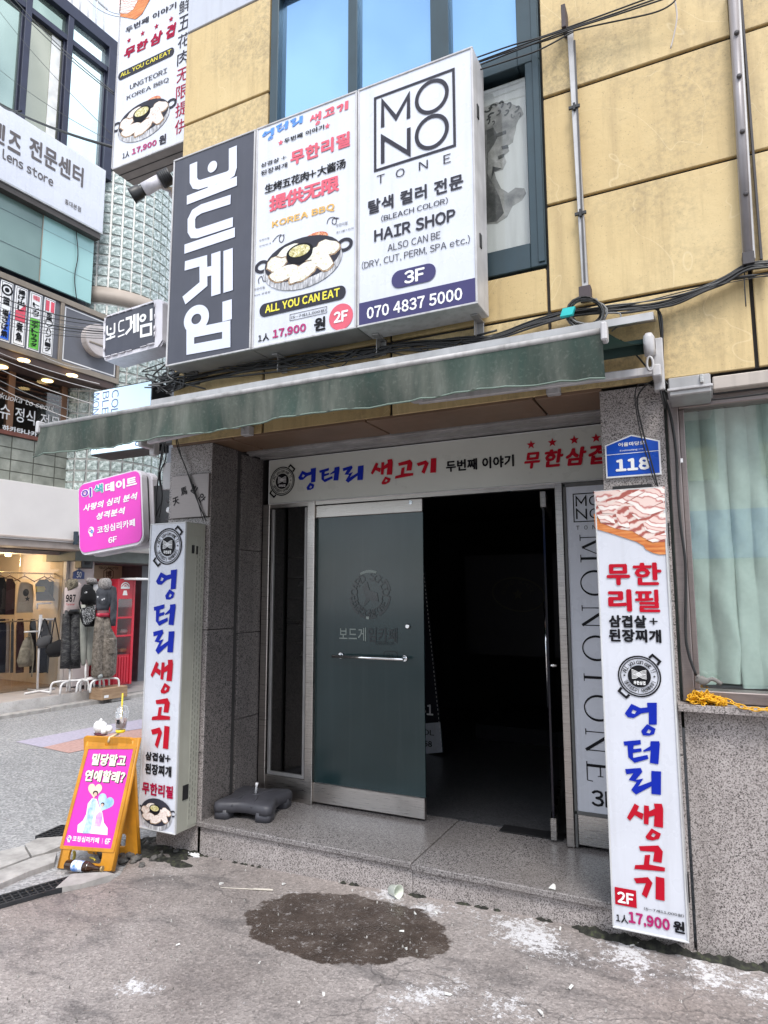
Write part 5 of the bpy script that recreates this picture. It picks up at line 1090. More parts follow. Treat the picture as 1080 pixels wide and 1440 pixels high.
f = Flat(); f.add(ell(*AF.px(*ka(450, 690)), .018, .014)).add(ell(*AF.px(*ka(510, 785)), .013, .011)); f.build('printed_hair', DGREY, fb, AF, .0058); f = Flat(); f.add(ell(*AF.px(*ka(450, 700)), .012, .012)).add(ell(*AF.px(*ka(508, 793)), .009, .009)); f.build('printed_face', mat('printed_skin', (.75, .5, .4), .6), fb, AF, .0066)
AR = Pl(P0+Vector((-.03, .24, 0)), u_, Vector((.085, -.10, .76))); AR.n = -AR.n if AR.n.y > 0 else AR.n
ro = [(.0, 0), (Lw, 0), (Lw-.01, .775), (.01, .775)]; rh = [(.09, .06), (Lw-.09, .06), (Lw-.08, .15), (.08, .15)]
MB().plate(AR, [rr4(ro), rr4(rh, .02)[::-1]], -.018, .0).build('rear_board', ORANGE, fb)
mb = MB(); mb.tube([AR.pt(Lw, .02, -.01), AR.pt(Lw-.01, .76, -.01)], .012, 6); mb.build('edge_rib', ORANGE, fb)
mb = MB(); mb.tube([AF.pt(*AF.px(*ka(560, 262)), .006), AF.pt(*AF.px(*ka(568, 225)), .008), AF.pt(*AF.px(*ka(600, 188)), -.06)], .008, 5); mb.build('tie_strap', mat('pale_strap', (.7, .6, .4), .6), fb)
topc = AF.w(*ka(600, 215)); Yt = topc.y+.02
pl = YP(Yt)
bg_ = thing('plastic_bag', tuple(pl.w(*ka(500, 185))), 'knotted white plastic bag of rubbish on top of the orange board', 'bag')
WB = mat('white_bag_plastic', (.82, .82, .84), .35, 0, .04, 12, bmp=.5, bsc=30)
mb = MB(); 
for q, r_ in (((485, 135), .047), ((560, 150), .026), ((520, 165), .028)):
    p = pl.w(*ka(*q)); mb.blob(p, r_*1.05, r_*.8, r_*.95, jit=.3)
p = pl.w(*ka(490, 80)); mb.lathe(p-Vector((0, 0, .03)), (.1, 0, 1), [(.012, 0), (.006, .02), (.012, .035), (.003, .045)], 7); mb.build('bag_body', WB, bg_)
p = pl.w(*ka(490, 192)); MB().blob(p, .05, .03, .012, jit=.3).build('dark_waste', mat('dark_red_waste', (.10, .02, .03), .6), bg_)
cp_ = thing('drink_cup', tuple(pl.w(*ka(655, 185))), 'clear takeaway cup with yellow straw and a little brown drink on the orange board', 'cup')
b = pl.w(*ka(658, 150)); t_ = pl.w(*ka(668, 20)); H = .105
MB().lathe(b, (.03, 0, 1), [(.030, 0), (.032, .005), (.042, H), (.0405, H), (.031, .008), (.001, .006)], 20, cap=False).build('cup_wall', glass('cup_plastic', (.93, .94, .95), 1, .05, .12, (.8, .8, .82), .1), cp_)
MB().lathe(b+Vector((0, 0, .008)), (.03, 0, 1), [(.029, 0), (.037, .055)], 18).build('drink', mat('milky_brown_drink', (.30, .17, .14), .3), cp_)
MB().lathe(b+Vector((.003, 0, H)), (.03, 0, 1), [(.044, 0), (.044, .006), (.040, .008), (.036, .03), (.02, .045), (.008, .047)], 20, cap=False).build('lid', bpy.data.materials['cup_plastic'], cp_)
MB().tube([b+Vector((0, 0, -.02)), b+Vector((.002, 0, .1)), b+Vector((.004, 0, .225))], .0055, 8).build('straw', mat('yellow_straw', (.85, .62, .02), .4), cp_)
MB().lathe(b+Vector((0, 0, -.022)), (0, 0, 1), [(.026, 0), (.03, .006), (.03, .018)], 14).build('yellow_base', bpy.data.materials['yellow_straw'], cp_)
MB().box(b.x+.004, b.x+.03, b.y-.040, b.y-.0385, b.z+.04, b.z+.065).build('printed_logo', INK, cp_)
# bottle lying in front of the board
bt = thing('beer_bottle', tuple(gp(*ka(370, 1345))), 'brown beer bottle with blue label lying at the foot of the orange board', 'bottle')
a = gp(*ka(225, 1318), .0); b2 = gp(*ka(525, 1352), .0); d = (b2-a); Ln = d.length; d.normalize(); a = a+Vector((0, -.02, .022)); r_ = .024*Ln/.2
BG_ = mat('brown_bottle_glass', (.035, .014, .006), .08)
MB().lathe(a, d, [(r_*.9, 0), (r_, .006), (r_, Ln*.58), (r_*.85, Ln*.66), (r_*.42, Ln*.78), (r_*.38, Ln*.94), (r_*.5, Ln*.95), (r_*.5, Ln)], 18).build('bottle_glass', BG_, bt)
MB().lathe(a, d, [(r_*1.03, Ln*.2), (r_*1.03, Ln*.5)], 18, cap=False).build('label', mottled('blue_white_label', [(.4, (.1, .25, .65)), (.55, (.75, .8, .88))], 22), bt); MB().lathe(a, d, [(r_*.93, Ln*.62), (r_*.6, Ln*.72)], 18, cap=False).build('neck_label', STEELB, bt)
MB().lathe(a, d, [(r_*.52, Ln*.97), (r_*.55, Ln*1.01)], 12).build('cap', mat('bottle_cap', (.5, .38, .2), .4, .6), bt)
for i, q in enumerate((((262, 1180), (270, 1210), (255, 1290)), ((400, 1235), (430, 1245), (445, 1262)))):
    pl = YP(P0.y+.11); mb = MB(); pp = [pl.w(*ka(*p)) for p in q]
    mb.tube(spline(pp, 4), .009-.003*i, 5); tag(mb.build('fruit_peel', mat('yellow_peel', (.62, .52, .08), .6) if i == 0 else bpy.data.materials['yellow_peel']), ('long yellow peel' if i == 0 else 'curled yellow scrap')+' caught in the foot opening of the orange board', 'scrap')
# slate plastic parasol base on the step
ub = thing('parasol_base', (-2.85, 3.80, .197), 'slate grey moulded plastic parasol base standing on the granite step', 'parasol base', rot=(0, 0, R(12)))
M_ = MW[ub.name]
def lobes(w_, dp, n=10):
    out = []
    for sx, sy, dx, dy in ((-1, -1, 1, 0), (1, -1, 0, 1), (1, 1, -1, 0), (-1, 1, 0, -1)):
        c0 = Vector((sx*w_, sy*w_)); dv = Vector((dx, dy)); nrm = Vector((-dy, dx))
        for t in (.06, .12, .34, .40, .60, .66, .88, .94):
            i_ = (dp if .38 < t < .62 else dp*.55 if .3 < t < .7 else 0) + (0 if .1 < t < .9 else .0)
            out.append(tuple(c0+dv*(2*w_*t)+nrm*i_))
    return out
mb = MB(); b_ = mb.b; o1 = lobes(.205, .03); lay = []
for z, k in ((.045, 1), (.085, 1), (.10, .965), (.108, .9), (.110, .45), (.118, .22), (.118, .05)):
    lay.append([b_.verts.new(M_ @ Vector((p[0]*k, p[1]*k, z))) for p in o1])
mb.skin(lay); mb.build('moulded_body', GREYPL, ub)
for sx in (-1, 1):
    for sy in (-1, 1):
        mb = MB(); sq = rrect(sx*.145-.055, sy*.145-.055, sx*.145+.055, sy*.145+.055, .03); pl_ = Pl(M_ @ Vector((0, 0, 0)), M_.to_3x3() @ Vector((1, 0, 0)), M_.to_3x3() @ Vector((0, 1, 0)))
        mb.prism(pl_, sq, 0, .06, 0, True).build('foot', GREYPL, ub)
mb = MB()
for sx in (-1, 1): mb.tube([M_ @ Vector((sx*.07, -.19, .085)), M_ @ Vector((sx*.07, -.17, .104)), M_ @ Vector((sx*.05, -.03, .113))], .006, 5); mb.tube([M_ @ Vector((sx*.07, .19, .085)), M_ @ Vector((sx*.07, .17, .104)), M_ @ Vector((sx*.05, .03, .113))], .006, 5)
mb.build('raised_rib', GREYPL, ub); MB().lathe(M_ @ Vector((.01, 0, .11)), (0, 0, 1), [(.03, 0), (.03, .012), (.022, .014), (.022, .004)], 16).build('socket', GREYPL, ub); MB().lathe(M_ @ Vector((.01, 0, .118)), (.1, .05, 1), [(.009, 0), (.007, .05), (.01, .055), (.01, .07)], 10).build('peg', WB, ub)
# litter
k1 = K(270, 1080, 3.6); k22 = K(570, 1100, 3.6)
pc = thing('paper_cup', tuple(gp(*k1(1030, 650))), 'small pale green paper cup tipped over below the step edge', 'cup')
a = gp(*k1(1008, 640))+Vector((0, 0, .026)); d = Vector((.8, -.35, .12)).normalized()
MB().lathe(a, d, [(.0, 0), (.024, .0), (.033, .064), (.035, .066), (.032, .064), (.023, .004)], 18, cap=False).build('cup_wall', mat('pale_green_paper', (.74, .78, .70), .7), pc)
ts = MB(); p = gp(272, 1205)
for k in range(7): ts.blob(p+Vector((rnd.uniform(-.04, .05), rnd.uniform(-.02, .02), .010)), .022, .015, .010, jit=.9)
tag(ts.build('crumpled_tissue', WB), 'crumpled white tissue on the ground under the left end of the step', 'tissue')
sk = MB(); a = gp(*k1(145, 610)); b2 = gp(*k1(410, 624)); sk.tube([a+Vector((0, 0, .005)), b2+Vector((0, 0, .005))], .0028, 5); sk.tube([a.lerp(b2, .62)+Vector((0, 0, .006)), b2+Vector((0, 0, .007))], .0055, 6)
tag(sk.build('wooden_stick', mat('pale_wood', (.6, .55, .48), .7)), 'long thin pale wooden stick lying on the concrete left of the wet patch', 'stick')
LITP = mat('litter_paper', (.76, .76, .74), .7); rnd.seed(5)
scr = [k1(465, 592), k1(150, 590), k22(50, 672), k22(155, 665), k22(785, 750), (565, 1311), (571, 1336), (365, 1355), (889, 1331), (803, 1390), (455, 1400), (630, 1400), (420, 1412), (760, 1425), (250, 1330), (880, 1425), (960, 1400), (700, 1340), (480, 1432), (330, 1395)]
WH = ['just right of the long wooden stick', 'just above the left end of the long wooden stick', 'at the right rim of the wet patch, nearer the step', 'standing curled at the right rim of the wet patch', 'lying close to the step near the right pier sign', 'on the wet patch, left of its right rim', 'on the wet patch near its lower right rim', 'beside the lower left rim of the wet patch', 'lying in the dark strip under the right pier sign', 'low right, midway between wet patch and right pier',
 'just below the wet patch, left of its middle', 'just below the wet patch on its right', 'at the bottom left of centre, below the wet patch', 'at the bottom edge, right of centre', 'far left between drain grate and wet patch', 'at the bottom edge under the right pier sign', 'at the far right below the granite wall', 'right of the wet patch on the flaked concrete', 'at the very bottom edge below the wet patch', 'low left near the bottom edge']
for i, q in enumerate(scr[:15]):
    p = gp(*q)+Vector((0, 0, .004)); s_ = .006+.008*rnd.random(); an = rnd.random()*6; d = Vector((math.cos(an), math.sin(an), 0)); e = Vector((-d.y, d.x, 0))*s_*.45
    d = d*s_*(1.2 if i != 3 else 1.6)
    mb = MB(); z_ = Vector((0, 0, .002+.008*rnd.random()))
    mb.hexa([p-d-e, p+d-e*.5, p+d*.8+e, p-d*.7+e*.8]+[p-d-e+Vector((0, 0, .002)), p+d-e*.5+z_, p+d*.8+e+z_*1.6, p-d*.7+e*.8+Vector((0, 0, .003))])
    tag(mb.build('paper_scrap', LITP), 'tiny scrap of pale paper '+WH[i], 'litter', 'paper scraps on the concrete')
mb = MB(); p = Pl((0, 0, .197), (1, 0, 0), (0, 1, 0)).w(776, 1252); p.y = 3.5
mb.hexa([p+Vector(v_) for v_ in ((-.02, -.01, .001), (.015, -.012, .001), (.015, .01, .001), (-.015, .012, .001), (-.012, -.01, .012), (.005, -.01, .028), (.012, .004, .02), (-.01, .01, .006))]); tag(mb.build('paper_scrap', LITP), 'folded white paper scrap standing on the granite step edge', 'litter', 'paper scraps on the concrete')
rnd.seed(9); mb = MB()
for k in range(420):
    x = -3.2+3.4*rnd.random(); y = 1.9+1.6*rnd.random(); r_ = .0015+.003*rnd.random()**3
    mb.blob((x, y, gz(x, y)+r_*.6+.002), r_, r_, r_*.7, jit=.6) if False else mb.hexa([(x-r_, y-r_, gz(x, y)), (x+r_, y-r_*.6, gz(x, y)), (x+r_*.8, y+r_, gz(x, y)), (x-r_*.5, y+r_, gz(x, y)), (x-r_*.6, y-r_*.5, gz(x, y)+r_*2+.004), (x+r_*.6, y-r_*.3, gz(x, y)+r_*2+.004), (x+r_*.4, y+r_*.5, gz(x, y)+r_*2+.003), (x-r_*.3, y+r_*.5, gz(x, y)+r_*2+.003)])
tag(mb.build('grit', mottled('grit_stone', [(.4, (.12, .11, .1)), (.6, (.5, .48, .46))], 20)), kind='stuff')
# dirt and moss along the wall foot; black mounds also stand in for gap shade
MOSS_SHADE = mottled('black_moss_shade', [(.35, (.008, .008, .007)), (.55, (.03, .03, .024)), (.7, (.06, .07, .035))], 35, .95, 5, 0, .6)
mb = MB(); rnd.seed(4)
def dirt_shade(x, y, w_, h_): 
    z = gz(x, y); n = 9; c_ = mb.b.verts.new((x, y, z+h_)); R_ = [mb.b.verts.new((x+w_*math.cos(6.283*i/n)*(.7+.5*rnd.random()), y+w_*.5*math.sin(6.283*i/n)*(.6+.6*rnd.random()), z-.001)) for i in range(n)]
    for i in range(n): mb.b.faces.new((c_, R_[i], R_[(i+1) % n])).smooth = True
for k in range(34): dirt_shade(-.62+1.5*k/34, 3.475-.02*rnd.random(), .05+.03*rnd.random(), .022+.02*rnd.random())
for k in range(22): dirt_shade(-3.0+2.4*rnd.random(), 3.49, .02+.03*rnd.random()**2, .014)
for k in range(46): dirt_shade(-3.62+.6*rnd.random(), 3.32+.3*rnd.random(), .07+.06*rnd.random(), .012+.02*rnd.random())
tag(mb.build('dirt_moss_shade', MOSS_SHADE), kind='stuff')
mb = MB()
for k in range(60): 
    x = -3.7+.5*rnd.random(); y = 3.2+.35*rnd.random(); r_ = .01+.02*rnd.random(); mb.blob((x, y, gz(x, y)+r_*.5), r_, r_, r_*.7, jit=.7)
tag(mb.build('rubble', mottled('rubble_stone', [(.4, (.05, .05, .05)), (.6, (.16, .15, .14))], 20, .9)), kind='stuff')
tag(MB().hexa([gp(188, 1205)+Vector(v_) for v_ in ((-.04, 0, 0), (.04, 0, 0), (.04, .03, 0), (-.04, .03, 0), (-.035, 0, .04), (.035, .005, .03), (.03, .03, .03), (-.03, .03, .035))], .006).build('blue_wrapper', mat('blue_wrapper_plastic', (.015, .04, .25), .3)), 'crushed dark blue wrapper on the ground behind the orange board', 'wrapper')
# gutter grates and kerb slabs
IRON = mat('grate_iron', (.035, .037, .042), .5, .3, .2, 12)
def grate(label, p, q, w_, n):
    t_ = thing('drain_grate', tuple(p), label, 'drain grate', 'drain grates in the gutter'); p, q = Vector(p), Vector(q); d = (q-p); L = d.length; d.normalize(); e = Vector((-d.y, d.x, 0))*w_/2
    pl_ = Pl(p, d, (-d.y, d.x, 0)); MB().pbox(pl_, 0, L, -w_/2, w_/2, -.05, -.035).build('channel', DARK, t_)
    for s_ in (-1, 1): MB().pbox(pl_, 0, L, s_*w_/2-.008, s_*w_/2+.008, -.03, .003).build('frame_rail', IRON, t_)
    for j in (-.18, .18): MB().pbox(pl_, 0, L, j*w_-.004, j*w_+.004, -.02, .0).build('long_bar', IRON, t_)
    ms_ = None
    for i in range(n+1):
        o = MB().pbox(pl_, L*i/n-.004, L*i/n+.004, -w_/2+.008, w_/2-.008, -.02, .0015).build('bar', IRON, t_)
g0 = gp(-15, 1278, .0); g1 = gp(122, 1232, .0)
grate('long black drain grate in front of the orange board', (g0.x-.25, g0.y-.45, .0), (g1.x, g1.y, .0), .12, 26)
g0 = gp(62, 1178, -.01); g1 = gp(98, 1162, -.01); grate('short drain grate half behind the orange board', (g0.x, g0.y, -.008), (g1.x, g1.y, -.008), .14, 7)
KST = mottled('pale_kerb_concrete', [(.3, (.26, .245, .235)), (.6, (.42, .40, .385)), (.75, (.5, .48, .46))], 9, .85, 6, 0, .4)
for i, q in enumerate((((-30, 1212), (-4, 1199), (33, 1190), (42, 1206), (10, 1218), (-30, 1232)), ((35, 1189), (53, 1180), (94, 1177), (86, 1191), (62, 1201), (45, 1205)), ((-30, 1238), (10, 1222), (44, 1209), (62, 1204), (80, 1200), (76, 1215), (40, 1228), (-20, 1254)), ((100, 1232), (150, 1229), (160, 1232), (112, 1247), (78, 1252)))):
    P = [gp(*p, -.008) for p in q]; pl_ = Pl((0, 0, -.008), (1, 0, 0), (0, 1, 0)); cxy = [(p.x, p.y) for p in P]
    ar = sum(cxy[j][0]*cxy[(j+1) % len(cxy)][1]-cxy[(j+1) % len(cxy)][0]*cxy[j][1] for j in range(len(cxy))); cxy = cxy if ar > 0 else cxy[::-1]
    tag(MB().prism(pl_, cxy, -.03, .004+.003*i).build('kerb_slab', KST), kind='structure')
# chain on the window sill
ch = thing('plastic_chain', (-.02, 3.47, 1.15), 'yellow plastic chain heaped on the granite sill and trailing right', 'chain')
YC = mat('yellow_chain_plastic', (.80, .42, .01), .4, 0, .08)
def link_mesh():
    mb = MB(); P = [Vector((.0145*math.cos(t)*1.0+(.006 if math.cos(t) > 0 else -.006), .0085*math.sin(t), 0)) for t in [i*math.pi/6 for i in range(12)]]
    mb.tube(P, .0026, 5, closed=True); me = bpy.data.meshes.new('link'); mb.b.to_mesh(me); mb.b.free(); me.materials.append(YC); return me
lm = link_mesh()
def addlink(p, rot):
    o = bpy.data.objects.new('link', lm); COL.objects.link(o); o.parent = ch; o.location = Vector(p)-Vector((-.02, 3.47, 1.15)); o.rotation_euler = rot
rnd.seed(8)
SP = YP(3.43); pA = SP.w(972, 968); pB = SP.w(1012, 966)
for k in range(120):
    t = rnd.random(); x = pA.x-.012+(pB.x+.02-pA.x)*t; h_ = .045*math.sin(math.pi*min(1, .25+t*.7))
    addlink((x, 3.425+.07*rnd.random(), 1.154+h_*rnd.random()), (rnd.uniform(-1.3, 1.3), rnd.uniform(-.9, .9), rnd.uniform(0, 6)))
P = spline([(pB.x-.02, 3.44, 1.19), (pB.x+.03, 3.43, 1.175), (SP.w(1040, 977).x, 3.415, 1.157), (SP.w(1060, 984).x, 3.40, 1.15), (.30, 3.412, 1.153), (.42, 3.405, 1.12), (.5, 3.41, 1.02)], 40)
acc = 0; last = P[0]; i_ = 0
for a, b in zip(P, P[1:]):
    acc += (b-a).length
    if acc > .027: 
        acc = 0; d = (b-a).normalized(); addlink(b, ((math.pi/2 if i_ % 2 else .25), -math.asin(d.z), math.atan2(d.y, d.x))); i_ += 1
mb = MB(); mb.tube(spline([SP.w(980, 950), SP.w(990, 958), SP.w(1002, 955), SP.w(1015, 962)], 4), .009, 6); mb.blob(SP.w(988, 957), .03, .02, .018, jit=.5); tag(mb.build('dusty_rag', mat('dusty_grey_cloth', (.18, .17, .16), .9)), 'dusty dark rag behind the yellow chain on the sill', 'rag')
# bust poster behind the window glass
pb = thing('bust_poster', (-1.1, 3.57, 3.6), 'sepia poster of a drawn classical stone bust behind the upper window glass', 'poster')
PBp = YP(3.555); m1_ = F0.px(743, 100)[0]
PAPER = mottled('poster_paper', [(.3, (.50, .48, .46)), (.6, (.62, .60, .58))], 2, .6, 3, 0, 0, (6, 6, .6))
MB().pbox(PBp, -1.5, -.80, 3.625, 4.70, -.01, 0).build('poster_sheet', PAPER, pb)
SK = [mottled('sketch_tone', [(.3, (.010, .010, .010)), (.5, (.05, .048, .045)), (.7, (.16, .15, .14))], 12, .7, 6, .4), mottled('sketch_light', [(.32, (.10, .095, .09)), (.5, (.24, .225, .21)), (.66, (.40, .375, .35))], 9, .7, 6, .3), mottled('sketch_dark', [(.35, (.012, .012, .012)), (.65, (.05, .05, .045))], 16, .7, 5, .4)]
def pk(*q): return [PBp.px(*k2(*p)) for p in q]
Flat().add(pk((800, 380), (846, 368), (880, 352), (930, 358), (965, 372), (973, 395), (955, 415), (948, 432), (946, 450), (940, 470), (936, 492), (918, 505), (924, 522), (906, 538), (914, 560), (902, 586), (872, 594), (880, 620), (895, 650), (920, 666), (945, 648), (975, 650), (982, 668), (968, 692), (935, 712), (916, 750), (882, 772), (846, 775), (800, 760))).build('drawn_bust', SK[1], pb, PBp, .001)
Flat().add(pk((846, 450), (868, 440), (885, 470), (870, 500), (850, 530), (848, 600), (870, 640), (890, 680), (905, 735), (880, 765), (846, 770))).build('drawn_shade', SK[0], pb, PBp, .0014)
for q in (((848, 380), 16), ((870, 368), 16), ((895, 362), 17), ((922, 366), 16), ((948, 378), 16), ((958, 398), 12), ((862, 398), 16), ((885, 390), 14), ((912, 390), 15), ((936, 400), 12), ((850, 420), 14), ((868, 425), 10)):
    c = PBp.px(*k2(*q[0])); r_ = q[1]/2.4545*.0036; Flat().st(ell(*c, r_*.8, r_*.5, 9, q[0][0]*.7, 20, 250), r_*.5).build('drawn_curl', SK[2 if q[1] > 13 else 0], pb, PBp, .0018)
Flat().add(pk((878, 462), (912, 450), (914, 462), (884, 474))).add(pk((896, 506), (918, 500), (922, 512), (900, 516))).add(pk((884, 540), (908, 530), (904, 544), (886, 552))).add(pk((866, 575), (898, 582), (872, 592), (862, 620))).build('drawn_features', SK[2], pb, PBp, .002)
# ------------------------------------------------------------------ the shop building across the street
AZ = R(4.5); LD = Vector((math.sin(AZ), math.cos(AZ), 0)); LN = Vector((math.cos(AZ), -math.sin(AZ), 0)); LP0 = Vector((-9, 6, 0))
def LP(o): return Pl(LP0+LN*o, LD, (0, 0, 1))
LB = LP(0); T = thing('shop_building', tuple(LP0), 'tall building across the street with lens store sign, restaurant and clothes shop', 'building')
def lb(a0, a1, b0, b1, o0, o1, name, m_, par=T, bev=.004): return MB().pbox(LB, a0, a1, b0, b1, o0, o1, bev).build(name, m_, par)
def U(x, y, o=0): return LP(o).px(x, y)[0]
def Z(x, y, o=0): return LP(o).px(x, y)[1]
kA = K(0, 0, 6); kB = K(0, 0, 2.7); kC = K(0, 380, 6); kD = K(0, 520, 4.5); kE = K(0, 340, 3); kF = K(0, 510, 7.577); kG = K(0, 740, 5.1429); kH = K(70, 780, 6.26)
CW = mat('cream_wall', (.62, .58, .54), .7, 0, .05, 3); BRZ = mat('bronze_trim', (.30, .25, .20), .4, .5, .08)
NC = mat('navy_core', (.03, .033, .05), .6); lb(-6, 1.28, 5.22, 11.0, -6, -.31, 'wall', NC, bev=0); lb(-6, 1.28, 3.3, 5.22, -6, -1.72, 'wall', NC, bev=0); lb(-6, .8, 2.56, 3.3, -6, -.77, 'wall', NC, bev=0)
# upper windows
oW = -.22; zs0 = 8.86; zc = Z(160, 70, -.14); uR = U(157, 150, oW); zT = Z(150, 101, oW)
PG = [bpy.data.materials.new(n_) for n_ in ('teal_window_glass', 'olive_window_glass', 'bright_window_glass')]
for m_, c_, c2 in zip(PG, ((.26, .34, .30), (.30, .31, .25), (.66, .84, .84)), ((.42, .52, .46), (.44, .44, .36), (.82, .94, .93))):
    m_.use_nodes = True; t = m_.node_tree; b_ = t.nodes['Principled BSDF']; b_.inputs['Metallic'].default_value = .75; b_.inputs['Roughness'].default_value = .05
    t.links.new(ramp(t, noise(t, coord(t, (1, 1, .5)), .9, 3), [(.35, c_), (.65, c2)]), b_.inputs['Base Color']); bump(t, b_, noise(t, coord(t), .8, 2), .04, .05)
wn = lb(-6, uR, zs0, zs0+.07, -.32, -.12, 'window', NAVYF)
muls = [U(37, 20, oW), U(97, 30, oW), U(150, 101, oW)]; gap_ = muls[1]-muls[0]; muls = [muls[0]-gap_*i for i in (3, 2, 1)]+muls
for m_ in muls[:-1]: lb(m_-.05, m_+.05, zs0+.07, zc-.02, -.30, -.14, 'mullion', NAVYF, wn)
lb(muls[-1]-.03, uR, zs0+.07, zc-.02, -.32, -.12, 'mullion', NAVYF, wn); lb(-6, muls[-1]-.03, zT-.05, zT+.05, -.3, -.15, 'transom', NAVYF, wn)
for i in range(len(muls)-1):
    a, b2 = muls[i]+.05, muls[i+1]-.05 if i < len(muls)-2 else muls[i+1]-.03
    lb(a, b2, zT+.05, zc-.02, -.25, -.235, 'pane', PG[2] if i == len(muls)-2 else PG[0], wn, 0); lb(a, b2, zs0+.07, zT-.05, -.25, -.235, 'pane', PG[2] if i == len(muls)-2 else (PG[1] if i == len(muls)-3 else PG[0]), wn, 0)
    lb(a+.0, a+.03, zs0+.07, zT-.05, -.235, -.19, 'sash', NAVYF, wn); lb(b2-.03, b2, zs0+.07, zT-.05, -.235, -.19, 'sash', NAVYF, wn)
    if i == len(muls)-3:
        lb(b2-.22, b2-.06, zs0+.1, zT-.09, -.233, -.225, 'blind_strip', mat('pale_blind', (.7, .7, .68), .7), wn, 0)
lb(-6, uR+.12, zc-.02, zc+.2, -.45, -.13, 'cornice', NAVYF)
# lens store sign
zL0 = Z(142, 328); zL1 = Z(151, 241); uL = U(147, 285)
ls = thing('shop_sign', tuple(LB.pt(0, zL0)), 'long white lens store sign box across the street', 'sign')
lb(-6, uL, zL0, zL1, -.28, -.004, 'sign_case', WFRAME, ls); lb(-6, uL-.015, zL0+.02, zL1-.02, -.006, 0, 'sign_face', WPLAS, ls, 0); lb(-6, uL-.02, zL0-.10, zL0-.01, -.24, -.03, 'lower_trim', mat('umber_trim', (.06, .05, .045), .5), ls)
def TB(s_, par, k_, q, m_, bo=0, o=0, **kw): return txt(s_, par, LP(o), kb(k_, *q), m_, bo, **kw)
BRN = mat('brown_grey_print', (.10, .085, .085), .5)
TB('렌', ls, kB, (-45, 520, 22, 480), BRN, .03, .0, off=.006); TB('즈', ls, kB, (28, 564, 82, 520), BRN, .03, off=.006); TB('전문센터', ls, kB, (108, 594, 318, 640), BRN, .03, off=.006); TB('lens store', ls, kB, (8, 602, 203, 674), BRN, .02, off=.006); TB('홍대본점', ls, kB, (245, 774, 307, 787), BRN, .01, off=.006)
# teal glass storey
oT = -.16; uT = U(129, 400, oT); zt0 = Z(125, 426, oT); zt1 = zL0-.1
MINT = mottled('mint_frosted_glass', [(.3, (.22, .42, .42)), (.6, (.34, .58, .57))], .5, .12, 2); MINT2 = mottled('dark_mint_glass', [(.3, (.12, .2, .19)), (.6, (.2, .3, .28))], .6, .15, 3)  # second mint glass is darker and greyer, for the left part
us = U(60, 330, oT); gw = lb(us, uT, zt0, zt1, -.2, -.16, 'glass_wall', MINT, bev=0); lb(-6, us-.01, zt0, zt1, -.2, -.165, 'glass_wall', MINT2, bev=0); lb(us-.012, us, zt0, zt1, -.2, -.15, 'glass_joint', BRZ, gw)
for zz_ in (.35, .8): lb(-6, uT, zt0+(zt1-zt0)*zz_-.006, zt0+(zt1-zt0)*zz_, -.163, -.158, 'glass_joint', mat('joint_grey', (.2, .28, .28), .5), gw, 0)
mb = MB(); mb.tube(spline([LB.pt(uT-.35, zt1, -.14), LB.pt(uT-.3, zt1-.4, -.13), LB.pt(uT-.33, zt1-.8, -.14), LB.pt(uT-.27, zt1-1.2, -.13)], 4), .008, 5); mb.build('loose_cable', RUB, T)
# menu fascia
zf0 = Z(168, 541); zf1 = Z(145, 441); uF = U(169, 500)
mf = thing('menu_sign', tuple(LB.pt(0, zf0)), 'grey fascia with Japanese dish banners and a round disc across the street', 'sign')
lb(-6, uF, zf0, zf1, -.3, -.03, 'fascia_case', mat('slate_fascia', (.14, .145, .17), .5, 0, .06, 3), mf)
for z0_, z1_ in ((zf0, zf0+.09), (zf1-.09, zf1)): lb(-6, uF, z0_, z1_, -.05, .0, 'fascia_trim', BRZ, mf)
ug = U(86, 480); lb(ug-.03, ug+.03, zf0+.09, zf1-.09, -.05, 0, 'fascia_trim', BRZ, mf); lb(uF-.05, uF, zf0+.09, zf1-.09, -.05, 0, 'fascia_trim', BRZ, mf)
Flat().st([(ug+.06, zf0+.13), (uF-.08, zf0+.13), (uF-.08, zf1-.13), (ug+.06, zf1-.13)], .02, True).build('fascia_line', WHITE, mf, LP(-.03), .003)
c = LB.px(136, 480); zr = (Z(128, 457)-Z(137, 505))/2*1.0
MB().prism(LB, ell(c[0], c[1], .27, n=32), -.03, .09, .01).build('disc', mat('pale_pink_disc', (.55, .50, .49), .5), mf); lb(c[0]-.2, c[0]+.26, c[1]-.1, c[1]-.07, .09, .1, 'disc_slot', BRZ, mf)
GRN = mat('green_print', (.13, .5, .06), .5); RSQ = mat('rose_print', (.72, .09, .14), .5); BL2 = mat('cobalt_print', (.03, .14, .7), .5)
bq = [((-20, 604, 120, 88), '鶏唐揚', '塩さば焼'), ((103, 655, 243, 138), '揚げ出し', '煮魚'), ((230, 696, 365, 188), 'トンカツ', 'ポテトサラダ'), ((352, 742, 475, 226), '豚生姜焼', 'ハンバーグ')]
